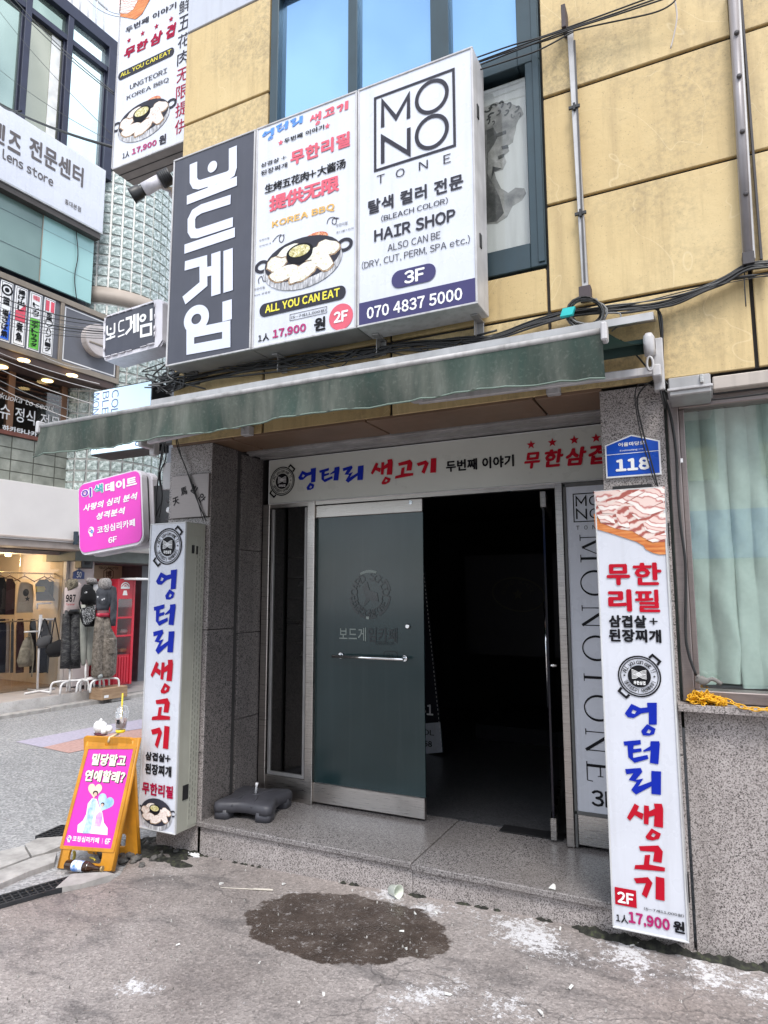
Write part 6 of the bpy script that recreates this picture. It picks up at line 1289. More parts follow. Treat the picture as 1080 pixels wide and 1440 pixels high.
for i, (q, up_, dn) in enumerate(bq):
    a = pbb(LB, *kb(kC, *q)); wd = a[2]-a[0]; hh = zf1-zf0-.22; a = (a[0], zf0+.11, a[2], zf1-.11)
    bn = lb(a[0], a[2], a[1], a[3], -.032, -.012, 'dish_banner', WHITE, mf, .002); P_ = LP(-.012)
    Flat().st([(a[0]+.015, a[1]+.02), (a[2]-.015, a[1]+.02), (a[2]-.015, a[3]-.02), (a[0]+.015, a[3]-.02)], .008, True).build('banner_line', DGREY, bn, P_, .001)
    top = a[3]-.04
    if i == 0: Flat().add(ell(a[0]+wd/2, top-.09, .085), ell(a[0]+wd/2, top-.09, .06)).add(ell(a[0]+wd/2, top-.09, .035)).build('banner_mark', INK, bn, P_, .003); top -= .2; Flat().add([(a[0]+.03, a[1]+.03), (a[2]-.02, a[1]+.03), (a[2]-.02, a[1]+.5), (a[0]+wd*.5, a[1]+.22)]).build('banner_field', BL2, bn, P_, .002)
    if i == 1: Flat().add([(a[0]+.02, top-.5), (a[2]-.02, top-.5), (a[2]-.02, top-.2), (a[0]+wd*.4, top-.32), (a[0]+.02, top-.34)]).build('banner_field', RSQ, bn, P_, .002); Flat().st(rrect(a[0]+.06, a[1]+.38, a[2]-.06, a[1]+.54, .02), .012, True).build('banner_mark', RSQ, bn, P_, .003)
    if i == 2: Flat().add([(a[0]+.02, a[1]+.03), (a[2]-.02, a[1]+.03), (a[2]-.02, a[1]+.5), (a[0]+.02, a[1]+.5)]).build('banner_field', GRN, bn, P_, .002); txt('特製旨', bn, P_, (a[0]+.04, top-.08, a[2]-.04, top), RSQ, .03, .004); top -= .12
    if i == 3:
        for s_ in (0, 1): Flat().add([(a[0]+.02+s_*wd*.47, top-.17), (a[0]+wd*.45+s_*wd*.47, top-.17), (a[0]+wd*.45+s_*wd*.47, top), (a[0]+.02+s_*wd*.47, top)]).build('banner_field', RSQ, bn, P_, .002)
        top -= .2; Flat().st([(a[0]+wd/2+.06*math.cos(R(60*j+30)), a[1]+.52+.06*math.sin(R(60*j+30))) for j in range(6)], .014, True).build('banner_mark', INK, bn, P_, .003)
    mid = a[1]+.5 if i in (1, 2) else a[1]+.52
    hh_ = (top-mid-.03)/len(up_)
    for j, chx in enumerate(up_): txt(chx, bn, P_, (a[0]+wd*.2, top-(j+.92)*hh_, a[2]-wd*.2, top-j*hh_), INK, .045, .004)
    m2 = a[1]+{0: .48, 1: .36, 2: .48, 3: .43}[i]; hh_ = (m2-a[1]-.05)/len(dn)
    for j, chx in enumerate(dn): txt(chx, bn, P_, (a[0]+wd*.22, m2-(j+.92)*hh_, a[2]-wd*.22, m2-j*hh_), INK, .045, .0045)
# restaurant storey, recessed under a brown soffit with lamps
oR = -.55; zb0 = Z(55, 617, oR)
lb(-6, 1.7, zf0-.12, zf0-.002, -1.6, -.02, 'soffit', mat('dark_brown_soffit', (.07, .042, .035), .5), bev=0)
LMP = emit('warm_lamp', (1, .72, .32), 2.2)
for q in ((200, 757), (607, 885), (400, 930), (15, 812)):
    o_ = -.25 if q[0] in (200, 607) else -.48
    pz = Pl((0, 0, zf0-.122), LD, LN); d = FW+RT*((kC(*q)[0]-540)/FPX)+UP*((720-kC(*q)[1])/FPX); P = CAM+d*((zf0-.122-CAM.z)/d.z)
    MB().lathe(P, (0, 0, -1), [(.085, 0), (.085, .012), (.07, .014)], 18).build('ceiling_lamp', LMP, T)
WD = mat('timber_frame', (.26, .13, .07), .5, 0, .12, 5, .2); WD2 = mat('timber_louvre', (.17, .07, .04), .5, 0, .15, 5)
zr1 = zf0-.12; uE = U(108, 640, oR)
lb(-6, uE+.1, zb0, zr1, -1.7, -1.6, 'room_back', mat('umber_room', (.09, .055, .04), .7, 0, .2, 2), bev=0)
for x_, y_ in ((16, 560), (90, 580)):
    u_c = U(x_, y_, oR); lb(u_c-.05, u_c+.05, zb0, zr1, oR-.08, oR, 'timber_post', WD)
    if x_ == 16: uP1 = u_c
    else: uP2 = u_c
lb(-6, uE, zb0-.04, zb0+.02, oR-.1, oR+.03, 'timber_sill', mat('red_brown_sill', (.20, .07, .05), .5))
lb(-6, uE, zb0+.62*(zr1-zb0)-.02, zb0+.62*(zr1-zb0)+.02, oR-.08, oR-.02, 'timber_rail', WD)
for i in range(9):
    z_ = zb0+.62*(zr1-zb0)+.07+i*.075
    for a, b2 in ((-4, uP1-.05), (uP1+.05, uP2-.05)): MB().hexa([LB.pt(a, z_, oR-.10), LB.pt(b2, z_, oR-.10), LB.pt(b2, z_+.012, oR-.03), LB.pt(a, z_+.012, oR-.03), LB.pt(a, z_+.014, oR-.10), LB.pt(b2, z_+.014, oR-.10), LB.pt(b2, z_+.026, oR-.03), LB.pt(a, z_+.026, oR-.03)]).build('louvre', WD2, T)
a = U(98, 600, oR); lb(a, a+.45, zb0+.02, zr1-.5, -.9, -.88, 'pale_curtain', mat('pale_curtain_cloth', (.5, .5, .48), .8), bev=0)
u9 = U(114, 640, oR); lb(u9-.07, u9+.09, 3.3, zr1, oR-.1, oR+.04, 'corner_post', NAVYF)
lb(-6, uE, zb0+.02, zr1, oR-.012, oR-.006, 'front_glass', glass('restaurant_glass', (.85, .85, .84), .8, .02, .05), bev=0)
LT = WHITE; TB('fukuoka to seoul', T, kF, (-85, 358, 575, 462), LT, .012, oR, shear=.25); TB('큐슈 정식 전문', T, kF, (-135, 560, 640, 584), LT, .01, oR); TB('하카타나카', T, kF, (20, 722, 396, 738), LT, .04, oR)
# block wall below
BLK = mottled('grey_green_block', [(.3, (.17, .18, .155)), (.55, (.26, .275, .24)), (.7, (.34, .35, .31))], 5, .6, 5, 0, .2)
zw0 = 3.36; hr = (zb0-.05-zw0)/4; ub = U(50, 650, oR)
for r_ in range(4):
    for c_ in range(9):
        a = uE-.02-(c_+1)*.36+(.0 if r_ % 1 == 0 else .18); lb(a+.008, a+.352, zw0+r_*hr+.007, zw0+(r_+1)*hr-.007, oR-.06, oR, 'wall_block', BLK, bev=.003)
lb(-6, uE, zw0-.02, zb0-.04, oR-.12, oR-.012, 'wall_backing', mat('block_joint', (.10, .105, .09), .8), bev=0)
# white fascia, K letter
FAS = mat('white_fascia', (.78, .74, .72), .5, 0, .03, 2)
zq0 = Z(60, 760.5); zq1 = Z(60, 682); lb(-6, 1.42, zq0, zq1, -.75, 0, 'fascia', FAS); lb(-6, 1.42, zq0+.02, zq0+.05, .0, .012, 'fascia_line', mat('beige_fascia_line', (.5, .42, .38), .6)); lb(-6, 1.4, zq0-.10, zq0-.004, -.75, -.03, 'fascia_underside', mat('beige_underside', (.45, .38, .34), .6))  # thin beige strip along the lower edge of the fascia
KK = thing('sign_letter', tuple(LB.pt(1.1, zq0)), 'dark raised letter K on the white fascia', 'sign letter')
a = pbb(LP(.03), *kb(kG, 536, 132, 590, 42)); h_ = a[3]-a[1]; w_ = h_*.85; x0 = a[0]
for q in ([(x0, a[1]), (x0+.05, a[1]), (x0+.05, a[3]), (x0, a[3])], [(x0+.05, a[1]+h_*.4), (x0+w_-.06, a[3]), (x0+w_, a[3]), (x0+.05, a[1]+h_*.52-.05)], [(x0+.09, a[1]+h_*.5), (x0+w_-.04, a[1]), (x0+w_+.02, a[1]), (x0+.12, a[1]+h_*.62)]): MB().prism(LB, q, .0, .05).build('stroke', mat('navy_letter', (.03, .05, .07), .4) if 'navy_letter' not in bpy.data.materials else bpy.data.materials['navy_letter'], KK)
# platform and kerb
PLT = mottled('checker_plate', [(.3, (.5, .48, .47)), (.6, (.66, .64, .63))], 6, .45, 3)
up_ = U(128, 975); lb(-6, up_, -.03, .155, -1.9, 0, 'platform', mat('platform_floor', (.42, .38, .36), .6, 0, .08, 3))
mb = MB()
for i in range(70):
    for j in range(4): 
        a = up_-.03-i*.045; b2 = .02+j*.035; s_ = .012 if (i+j) % 2 else -.012; mb.hexa([LB.pt(a-.012, b2-s_, .003), LB.pt(a-.006, b2-s_, .003), LB.pt(a+.012, b2+s_, .003), LB.pt(a+.006, b2+s_, .003), LB.pt(a-.012, b2-s_+.004, .006), LB.pt(a-.006, b2-s_+.004, .006), LB.pt(a+.012, b2+s_+.004, .006), LB.pt(a+.006, b2+s_+.004, .006)])
lb(-6, up_-.005, -.02, .15, 0, .003, 'platform_front', PLT, bev=0); tag(mb.build('checker_rib', PLT, T), kind='stuff')
for i in range(9):
    a = 3.4-i*.9; tag(lb(a-.885, a, -.05, .02+.004*(i % 3), .10, .26, 'kerb_stone', KST, None), kind='structure')
tag(lb(up_+.02, 4.5, -.05, .05, -3, .1, 'far_pavement', mat('far_paving', (.30, .285, .28), .8, 0, .15, 3, .3), None), kind='structure')
# clothes shop interior
oG = -.85; ug1 = U(88, 870, oG); zg1 = zq0-.1
SI = mat('warm_shop_wall', (.62, .52, .40), .8, 0, .06, 2)
lb(-4.5, ug1+.06, .155, zg1, -3.3, -3.2, 'shop_wall', SI, bev=0); lb(ug1+.02, ug1+.08, .155, zg1, -3.2, oG-.1, 'shop_wall', SI, bev=0); lb(-4.5, ug1+.1, zg1, zg1+.1, -3.3, -.5, 'shop_ceiling', CW, bev=0); lb(-4.5, ug1+.05, .1, .165, -3.3, -.9, 'shop_floor', mat('shop_floor_wood', (.28, .2, .14), .5, 0, .1, 3), bev=0); lb(-4.6, -4.5, .1, zg1, -3.3, -.5, 'shop_wall', SI, bev=0)
lb(ug1, ug1+.05, .155, zg1, oG-.06, oG+.03, 'shop_frame', FAS); lb(-4.5, ug1, zg1-.05, zg1, oG-.05, oG+.02, 'shop_frame', mat('pink_grey_frame', (.42, .34, .33), .5)); uj = U(22, 880, oG); lb(-4.5, uj-.01, .16, zg1-.05, oG-.012, oG, 'shop_glass', glass('shop_glass', (.95, .96, .96), .8, .02, .03), bev=0); lb(uj+.01, ug1, .16, zg1-.05, oG-.012, oG, 'shop_glass', bpy.data.materials['shop_glass'], bev=0)
for k, (uu, oo) in enumerate(((ug1-.5, -1.7), (ug1-1.2, -1.6))):
    ld = bpy.data.lights.new('shop_spot', 'POINT'); ld.energy = 9; ld.color = (1, .72, .42); ld.shadow_soft_size = .08; lo = bpy.data.objects.new('shop_spot', ld); COL.objects.link(lo); lo.location = LB.pt(uu, zg1-.16, oo)
    tag(MB().lathe(LB.pt(uu, zg1, oo), (0, 0, -1), [(.05, 0), (.05, .05), (.04, .06)], 12).build('shop_downlight', LMP), ('small warm downlight in the clothes shop ceiling nearest the shop door' if k == 0 else 'small warm downlight deeper left in the clothes shop ceiling'), 'ceiling lamp', 'downlights in the clothes shop')
# pier between shop and passage
up0 = ug1+.06; up1 = U(130, 850, -.6); lb(up0, up1, .155, zq0-.1, -1.4, -.6, 'shop_pier', mat('white_pier', (.66, .60, .585), .6, 0, .04, 2))
n5 = thing('number_plate', tuple(LP(-.58).w(*kH(257, 205))), 'small blue house number plate reading 50 behind the mannequins', 'number plate')
a = pbb(LP(-.58), *kb(kH, 205, 212, 309, 130)); MB().prism(LB, [(a[0], a[1]), (a[2], a[1]), (a[2], a[3]-.05), ((a[0]+a[2])/2, a[3]), (a[0], a[3]-.05)], -.6, -.58, .002).build('plate', mat('dull_blue_enamel', (.015, .05, .22), .4), n5); txt('50', n5, LP(-.58), (a[0]+.06, a[1]+.02, a[2]-.06, a[1]+.12), WHITE, .03, .004); txt('어울마당로', n5, LP(-.58), (a[0]+.04, a[1]+.15, a[2]-.04, a[1]+.19), WHITE, .0, .004)
a = pbb(LP(-.5), *kb(kH, 250, 120, 362, 5)); spk = thing('speaker', tuple(LB.pt((a[0]+a[2])/2, a[1], -.5)), 'black speaker box on the wall above the blue 50 plate', 'speaker')
lb(a[0], a[2], a[1], a[3], -.6, -.42, 'cabinet', BLACK, spk, .01); MB().prism(LB, ell((a[0]+a[2])/2, (a[1]+a[3])/2, .06, n=18), -.42, -.412).build('cone', mat('speaker_cone', (.03, .03, .032), .8), spk)
# passage wall with the restaurant entrance
oP = -1.5; TAN = mat('tan_entry_wall', (.42, .30, .19), .6, 0, .08, 2); MRN = mat('maroon_lintel', (.07, .02, .025), .5)
zE0 = .1; u0 = U(130, 800, oP); uE1 = U(215, 800, oP)+1.2
lb(u0-.5, uE1, zE0, 3.4, -1.7, oP-.02, 'passage_wall', mat('dark_passage', (.05, .035, .03), .7), bev=0)
a = pbb(LP(oP), *kb(kH, 380, 200, 638, 84)); es = lb(a[0], a[2]+.02, a[1]-.6, a[3], oP-.02, oP+.02, 'entry_panel', mat('warm_entry_panel', (.60, .46, .30), .6, 0, .05, 2))
f = Flat(); cc = ((a[0]+a[2])/2, a[1]+(a[3]-a[1])*.25); f.st([(cc[0]+.12*math.cos(R(60*j+30)), cc[1]+.12*math.sin(R(60*j+30))) for j in range(6)], .015, True); txt('博', None, LP(oP), (cc[0]-.07, cc[1]-.07, cc[0]+.07, cc[1]+.07), None, .03, fl=f); txt('Hakata Nakamise', None, LP(oP), (a[0]+.1, a[3]-.11, a[2]-.1, a[3]-.04), None, .01, fl=f); f.build('entry_lettering', mat('brown_print', (.12, .06, .03), .6), es, LP(oP), .023)
a = pbb(LP(oP), *kb(kH, 725, 975, 900, 100)); ed_ = lb(a[0]+.12, a[2]+.5, .3, a[3], oP-.02, oP+.03, 'entry_wall', TAN)
lb(a[0]-.02, a[0]+.12, .15, a[3]+.15, oP-.02, oP+.06, 'entry_frame', mat('umber_frame', (.07, .04, .03), .5))
f = Flat(); txt('博多', None, LP(oP), kb(kH, 770, 556, 905, 480), None, .04, fl=f); q = LP(oP).px(*kH(765, 610)); f.st([(q[0]+.35, q[1]-.22), (q[0]+.12, q[1]-.22), (q[0]+.12, q[1]), (q[0], q[1])], .015); f.st([(q[0]+.06, q[1]+.06), (q[0], q[1]), (q[0]+.06, q[1]-.06)], .015); q2 = LP(oP).px(*kH(755, 578)); f.st([(q2[0]-.05, q2[1]), (q2[0]+.6, q2[1])], .01); f.build('entry_lettering', DGREY, ed_, LP(oP), .034)
a = pbb(LP(-1.0), *kb(kH, 380, 84, 900, 5)); lb(a[0]-.05, a[2]+.6, a[1], zq0+.2, -1.3, -.9, 'entry_lintel', MRN)
lb(1.42, 4.4, zq0-.25, zq0+.02, -1.2, -.4, 'entry_canopy', mat('grey_green_canopy', (.16, .18, .17), .6))
lb(1.43, 4.4, zq0+.05, zq1+.05, -1.0, -.3, 'pale_band', mat('pale_pink_band', (.72, .62, .58), .6, 0, .04, 2)); lb(1.43, 4.4, zq1-.22, zq1-.18, -.3, -.28, 'pale_band_line', mat('band_line', (.45, .38, .35), .6)); lb(2.9, 3.3, zq1+.05, zq1+.4, -.9, -.3, 'timber_box', WD)
# ------------------------------------------------------------------ glass block stair tower, stone clad wall and what lies beyond
d = FW+RT*((137-540)/FPX)+UP*((720-800)/FPX); d.z = 0; d.normalize(); TC = Vector((CAM.x, CAM.y, 0))+d*12.9; TR = 1.12
zb1 = TC.z; 
def zpx(y): 
    dd = FW+RT*((150-540)/FPX)+UP*((720-y)/FPX); k = (12.9-TR)/math.hypot(dd.x, dd.y); return CAM.z+dd.z*k
tw = thing('stair_tower', tuple(TC), 'rounded stair tower of glass blocks behind the lens store building', 'tower')
BMORT = mat('pale_mortar', (.78, .76, .73), .7, 0, .05); BBAND = mat('copper_band', (.40, .34, .29), .55, 0, .1, 2)
MB().lathe(TC+Vector((0, 0, 2.4)), (0, 0, 1), [(TR-.03, 0), (TR-.03, zpx(140)-2.4)], 48).build('mortar', BMORT, tw)
m_, t, b_ = base('glass_block', .12); v = coord(t); t.links.new(ramp(t, noise(t, v, 18, 5, .7), [(.35, (.16, .20, .19)), (.52, (.38, .45, .43)), (.64, (.75, .80, .79))]), b_.inputs['Base Color']); bump(t, b_, noise(t, v, 22, 4), .6, .02); GBL = m_
pitch = .195; nA = int(2*math.pi*TR/ .19); dA = 2*math.pi/nA; cam_a = math.atan2(-TC.y, -TC.x)
zband0, zband1 = zpx(425), zpx(404)
me = None; zs_ = []
z = zband1+.02
while z < zpx(143)-pitch: zs_.append(z); z += pitch
z = zband0-pitch-.01
while z > 2.5: zs_.append(z); z -= pitch
mb = MB().hexa([(-.078, -.012, .0), (.078, -.012, 0), (.078, .02, 0), (-.078, .02, 0), (-.078, -.012, pitch-.035), (.078, -.012, pitch-.035), (.078, .02, pitch-.035), (-.078, .02, pitch-.035)], .008); me = bpy.data.meshes.new('glass_block'); mb.b.to_mesh(me); mb.b.free(); me.materials.append(GBL)
slots = []
for z in zs_:
    for k in range(nA):
        a = k*dA; rel = (a-cam_a+math.pi) % (2*math.pi)-math.pi
        if -1.62 < rel < 1.62: slots.append((z, a, rel))
inv = MW[tw.name].inverted()
def vis(s_):
    P = TC+Vector((TR*math.cos(s_[1]), TR*math.sin(s_[1]), s_[0]))-CAM; zc_ = P.dot(FW); x = 540+FPX*P.dot(RT)/zc_; y = 720-FPX*P.dot(UP)/zc_
    return (128 < x < 212) and ((165 < y < 425) or (500 < y < 560) or (620 < y < 735)) and abs(s_[2]) < 1.45
V_ = [s_ for s_ in slots if vis(s_)]; V_.sort(key=lambda s_: abs(s_[2])); A_ = V_[:300]; B2 = [s_ for s_ in slots if s_ not in set(A_)]
for z, a, rel in A_:
    o = bpy.data.objects.new('glass_block', me); COL.objects.link(o); o.parent = tw; o.matrix_local = inv @ Matrix.Translation(TC+Vector((TR*math.cos(a)*.985, TR*math.sin(a)*.985, z))) @ Matrix.Rotation(a+math.pi/2, 4, 'Z')
mb = MB()
for z, a, rel in B2:
    Mx = Matrix.Translation(TC+Vector((TR*math.cos(a)*.985, TR*math.sin(a)*.985, z))) @ Matrix.Rotation(a+math.pi/2, 4, 'Z')
    mb.hexa([Mx @ Vector(p) for p in ((-.078, -.012, .0), (.078, -.012, 0), (.078, .02, 0), (-.078, .02, 0), (-.078, -.012, pitch-.035), (.078, -.012, pitch-.035), (.078, .02, pitch-.035), (-.078, .02, pitch-.035))])
tag(mb.build('glass_block', GBL, tw), kind='stuff')
MB().lathe(TC+Vector((0, 0, zband0)), (0, 0, 1), [(TR-.02, 0), (TR+.006, .0), (TR+.006, zband1-zband0), (TR-.02, zband1-zband0)], 48).build('band', BBAND, tw)
# stone clad wall
oS = -.75; uS0 = U(203, 330, oS); uS1 = U(226, 330, oS)
sw = thing('stone_wall', tuple(LP(oS).pt(uS0, 0)), 'narrow pinkish stone clad wall rising behind the glass block tower', 'wall')
STN = mottled('pink_stone', [(.3, (.40, .34, .32)), (.5, (.54, .48, .45)), (.7, (.64, .58, .55))], 3.5, .55, 6, 1)
lb(uS0-.6, uS1, 3.34, 12.4, oS-2, oS-.03, 'core', mat('stone_joint', (.13, .11, .11), .8), sw, 0)
zz = 3.35
i = 0
while zz < 12.3: lb(uS0-.6, uS1, zz+.008, zz+.412, oS-.03, oS, 'stone_slab', STN, sw); zz += .42; i += 1
fbld = thing('far_building', tuple(LB.pt(5, 0, -1)), 'low slate grey building end seen beyond the stone wall', 'building')
zf_ = Z(232, 360, -.9); lb(uS1+.02, 8, 0, zf_, -3, -.9, 'wall', mat('slate_wall', (.16, .17, .19), .6), fbld, 0); lb(uS1+.02, 8, zf_, zf_+.18, -3, -.75, 'roof_edge', mat('slate_coping', (.09, .09, .10), .6), fbld, 0)
lb(uS1+.3, 8, zf_-1.6, zf_-.3, -.92, -.88, 'window', PG[0], fbld, 0)
# pale block with railing above the cornice
pbk = thing('far_building', tuple(LB.pt(0, 11, -3)), 'pale building block rising behind the railing, top left', 'building')
PW = mat('pale_block_wall', (.66, .65, .66), .7, 0, .04, 2); lb(-6, 2.6, 10.5, 22, -5, -2.6, 'wall', PW, pbk, 0)
for z_ in (12.6, 13.9, 15.4): lb(-6, 2.6, z_, z_+.06, -2.6, -2.55, 'ledge', mat('grey_ledge', (.25, .24, .26), .6) if z_ == 12.6 else bpy.data.materials['grey_ledge'], pbk)
lb(1.2, 2.5, 11.2, 12.2, -2.62, -2.58, 'window', mat('dark_far_window', (.04, .045, .06), .3), pbk)
lb(-.6, .3, 13, 15, -2.62, -2.58, 'window', bpy.data.materials['dark_far_window'], pbk)
rl = thing('railing', tuple(LB.pt(1, zc+.2, -.4)), 'white metal roof railing above the dark cornice', 'railing')
RW = mat('white_railing', (.78, .78, .79), .4)
oL = -.5; zr0 = zc+.2; zr2 = zr0+1.55
for i in range(26):
    u_ = uR-.05-i*.16; MB().tube([LB.pt(u_, zr0, oL), LB.pt(u_, zr2, oL)], .016, 5).build('baluster', RW, rl)
for z_ in (zr0+.12, zr0+.85, zr2): MB().tube([LB.pt(-4, z_, oL), LB.pt(uR, z_, oL)], .022, 6).build('rail', RW, rl)
# ------------------------------------------------------------------ overhead cables across the street
oc = thing('overhead_cables', (-5.5, 4.5, 4), 'bundle of thin black cables strung across the street to the small board game sign', 'cables')
rnd.seed(17)
def sag(par, A, Bp, r, m_=RUB, sg=.06, name='cable'):
    P = [A.lerp(Bp, t/12)-Vector((0, 0, sg*4*(t/12)*(1-t/12))) for t in range(13)]; return MB().tube(P, r, 5).build(name, m_, par)
YF, YN = YP(5.2), YP(3.9)
for k, (y0_, y1_, r_) in enumerate(((415, 455, .006), (424, 459, .004), (431, 464, .004), (436, 467, .006), (442, 470, .004), (448, 473, .003), (453, 476, .003))): sag(oc, YF.w(-12, y0_-4), YN.w(152, y1_), r_, GREYC if k in (2, 5) else RUB)
oc2 = thing('overhead_cables', (-5.5, 4.5, 7), 'thick black cable and thin wires crossing in front of the upper windows', 'cables')
sag(oc2, YF.w(-12, 139), YN.w(159, 207), .014); sag(oc2, YF.w(-6, 140), YN.w(30, 156), .010)
for k, (a, b2) in enumerate((((8, -6), (160, 133)), ((16, -6), (160, 130)), ((-4, 12), (158, 190)), ((-10, 90), (158, 200)), ((120, -4), (170, 24)), ((134, -4), (170, 20)))): sag(oc2, YF.w(*a), YN.w(*b2), .0055 if k < 2 else .003, RUB)
oc3 = thing('overhead_cables', (-5.5, 4.5, 3.2), 'thin pale wires sagging in front of the restaurant louvres', 'cables')
for k, (a, b2) in enumerate((((-10, 492), (140, 540)), ((-10, 500), (150, 552)), ((-10, 514), (130, 568)), ((-10, 530), (132, 588)), ((-10, 540), (120, 596)), ((60, 500), (128, 520)))): sag(oc3, YF.w(*a), YN.w(*b2), .004, GREYC if k == 3 else mat('pale_cable', (.45, .43, .42), .5) if k == 0 else bpy.data.materials['pale_cable'], .03)

# ------------------------------------------------------------------ clothes, mannequins and kiosk in front of the shop
def sil(name, par, k_, rows, o, m_, dr=.5, seed=1, n=14, fold=.06, bot=True):
    rr_ = random.Random(seed); P = LP(o); rings = []; mb = MB()
    for i, (y, xl_, xr_) in enumerate(rows):
        a = P.px(*k_(xl_, y)); b3 = P.px(*k_(xr_, y)); c = ((a[0]+b3[0])/2, (a[1]+b3[1])/2); w2 = abs(b3[0]-a[0])/2; ring = []
        for j in range(n):
            t = 2*math.pi*j/n; f_ = 1+fold*math.sin(3*t+i*.6+seed)+fold*.7*(rr_.random()-.5)
            ring.append(mb.b.verts.new(P.pt(c[0]+w2*math.cos(t)*f_, c[1], w2*dr*math.sin(t)*f_)))
        rings.append(ring)
    mb.skin(rings); return mb.build(name, m_, par)
SKINW = mat('white_mannequin', (.72, .69, .67), .4); TUBEW = mat('white_steel_tube', (.76, .75, .75), .35)
CAMO = mottled('camouflage_cloth', [(.36, (.012, .012, .014)), (.46, (.05, .05, .055)), (.5, (.012, .012, .014)), (.56, (.11, .11, .11)), (.64, (.03, .03, .03))], 9, .8, 3, .8, .3, (1, 1, 2)); CAMOG = mottled('brown_camo_cloth', [(.4, (.06, .05, .035)), (.5, (.25, .21, .15)), (.58, (.1, .085, .06))], 22, .8, 3, .5)
KNIT = mottled('grey_knit', [(.4, (.16, .15, .15)), (.6, (.34, .32, .31))], 45, .95, 4, 0, .8); CARGO = mottled('washed_brown_denim', [(.35, (.085, .07, .058)), (.5, (.17, .145, .12)), (.66, (.27, .235, .2))], 24, .9, 6, .5, .5)
SWT = mottled('charcoal_sweat_cloth', [(.35, (.03, .033, .04)), (.6, (.075, .08, .095))], 10, .9, 4, 0, .3); TNK = mat('dusty_pink_cloth', (.52, .43, .41), .9, 0, .08, 10, bmp=.3); BTOP = mat('black_rib_cloth', (.008, .008, .010), .9); LSW = mat('sage_sweat_cloth', (.40, .41, .37), .9, 0, .1, 8, .2, bmp=.4, bsc=20); BAGP = mottled('black_white_print_cloth', [(.47, (.01, .01, .01)), (.5, (.7, .7, .7)), (.56, (.01, .01, .01))], 26, .7, 3, 1)
def stand(par, k_, px_, yt, yb, o, w_):
    P = LP(o); a = P.w(*k_(px_, yt)); g = P.px(*k_(px_, yb)); zb_ = .165
    MB().tube([a, P.pt(g[0], zb_+.02)], .016, 8).build('pole', TUBEW, par)
    for s_ in (-1, 1):
        pts = spline([P.pt(g[0]-w_, zb_, s_*.12), P.pt(g[0]-w_*.95, zb_+.13, s_*.12), P.pt(g[0]-w_*.7, zb_+.17, s_*.1), P.pt(g[0], zb_+.175, 0), P.pt(g[0]+w_*.7, zb_+.17, -s_*.1), P.pt(g[0]+w_*.95, zb_+.13, -s_*.12), P.pt(g[0]+w_, zb_, -s_*.12)], 4); MB().tube(pts, .016, 7).build('foot_tube', TUBEW, par)
mA = thing('mannequin', tuple(LP(.0).w(*kH(180, 1170))), 'mannequin in pink tank top numbered 987, camouflage trousers and cap, leftmost of three', 'mannequin', 'dressed mannequins outside the clothes shop')
sil('cap', mA, kH, [(212, 185, 215), (222, 160, 240), (250, 148, 250), (275, 145, 246), (300, 140, 215), (330, 134, 170)], .0, CAMOG, .8, 2)
sil('tank_top', mA, kH, [(245, 205, 265), (262, 160, 282), (300, 135, 280), (380, 132, 270), (440, 130, 265), (480, 122, 262), (520, 112, 200)], -.0, TNK, .42, 3)
a = pbb(LP(.1), *kb(kH, 138, 418, 228, 350)); txt('987', mA, LP(.105), a, INK, .05, .0); txt('forever', mA, LP(.105), pbb(LP(.1), *kb(kH, 140, 448, 222, 425)), REDI, .02, .0, shear=.3)
for xl_, xr_, s_ in ((112, 185, 1), (180, 268, 2)): sil('trouser_leg', mA, kH, [(488, xl_+8, xr_-6), (560, xl_, xr_-4), (700, xl_-4, xr_-2), (850, xl_-10, xr_-2), (1000, xl_-16, xr_+(0 if s_ == 2 else -8))], 0.0, CAMO, .7, s_, fold=.1)
sil('belt', mA, kH, [(482, 140, 262), (520, 130, 266)], .005, mat('studded_belt', (.02, .02, .02), .4), .46, 3, fold=0); stand(mA, kH, 176, 990, 1172, 0, .24)
mB = thing('mannequin', tuple(LP(.02).w(*kH(312, 1185))), 'mannequin in black crop top and pale sage sweatpants, between the other two', 'mannequin', 'dressed mannequins outside the clothes shop')
sil('cap', mB, kH, [(204, 340, 385), (212, 325, 402), (235, 318, 410), (255, 330, 415)], .02, KNIT, .8, 5); sil('mannequin_body', mB, kH, [(250, 350, 395), (265, 310, 430), (300, 285, 432), (340, 300, 410), (420, 310, 405), (470, 312, 400)], .0, SKINW, .4, 5, fold=.01)
sil('crop_top', mB, kH, [(262, 305, 385), (300, 275, 385), (340, 270, 402), (390, 270, 408), (442, 288, 404)], .02, BTOP, .5, 6, fold=.03); Flat().add(ell(*LP(.13).px(*kH(312, 330)), .035, .015), ell(*LP(.13).px(*kH(312, 330)), .018, .006)).build('top_badge', WHITE, mB, LP(.13), .003)
for xl_, xr_, s_ in ((256, 325, 3), (315, 385, 4)): sil('trouser_leg', mB, kH, [(440, xl_+20, xr_-6), (520, xl_+6, xr_), (650, xl_-2, xr_), (800, xl_-4, xr_-4), (900, xl_+4, xr_-8), (955, xl_+20, xr_-14), (975, xl_+24, xr_-20)], .02, LSW, .7, s_, fold=.12)
stand(mB, kH, 314, 960, 1186, .02, .24)
hb = thing('shoulder_bag', tuple(LP(.2).w(*kH(330, 635))), 'black shoulder bag with white printed flap hanging on the middle mannequin', 'bag')
sil('bag_body', hb, kH, [(455, 330, 395), (480, 275, 405), (540, 262, 402), (600, 285, 400), (634, 310, 388)], .17, BTOP, .3, 7, fold=.03); Flat().add([LP(.26).px(*kH(*p)) for p in ((275, 470), (405, 455), (398, 560), (345, 612), (298, 615))]).build('bag_flap', BAGP, hb, LP(.26), .0)
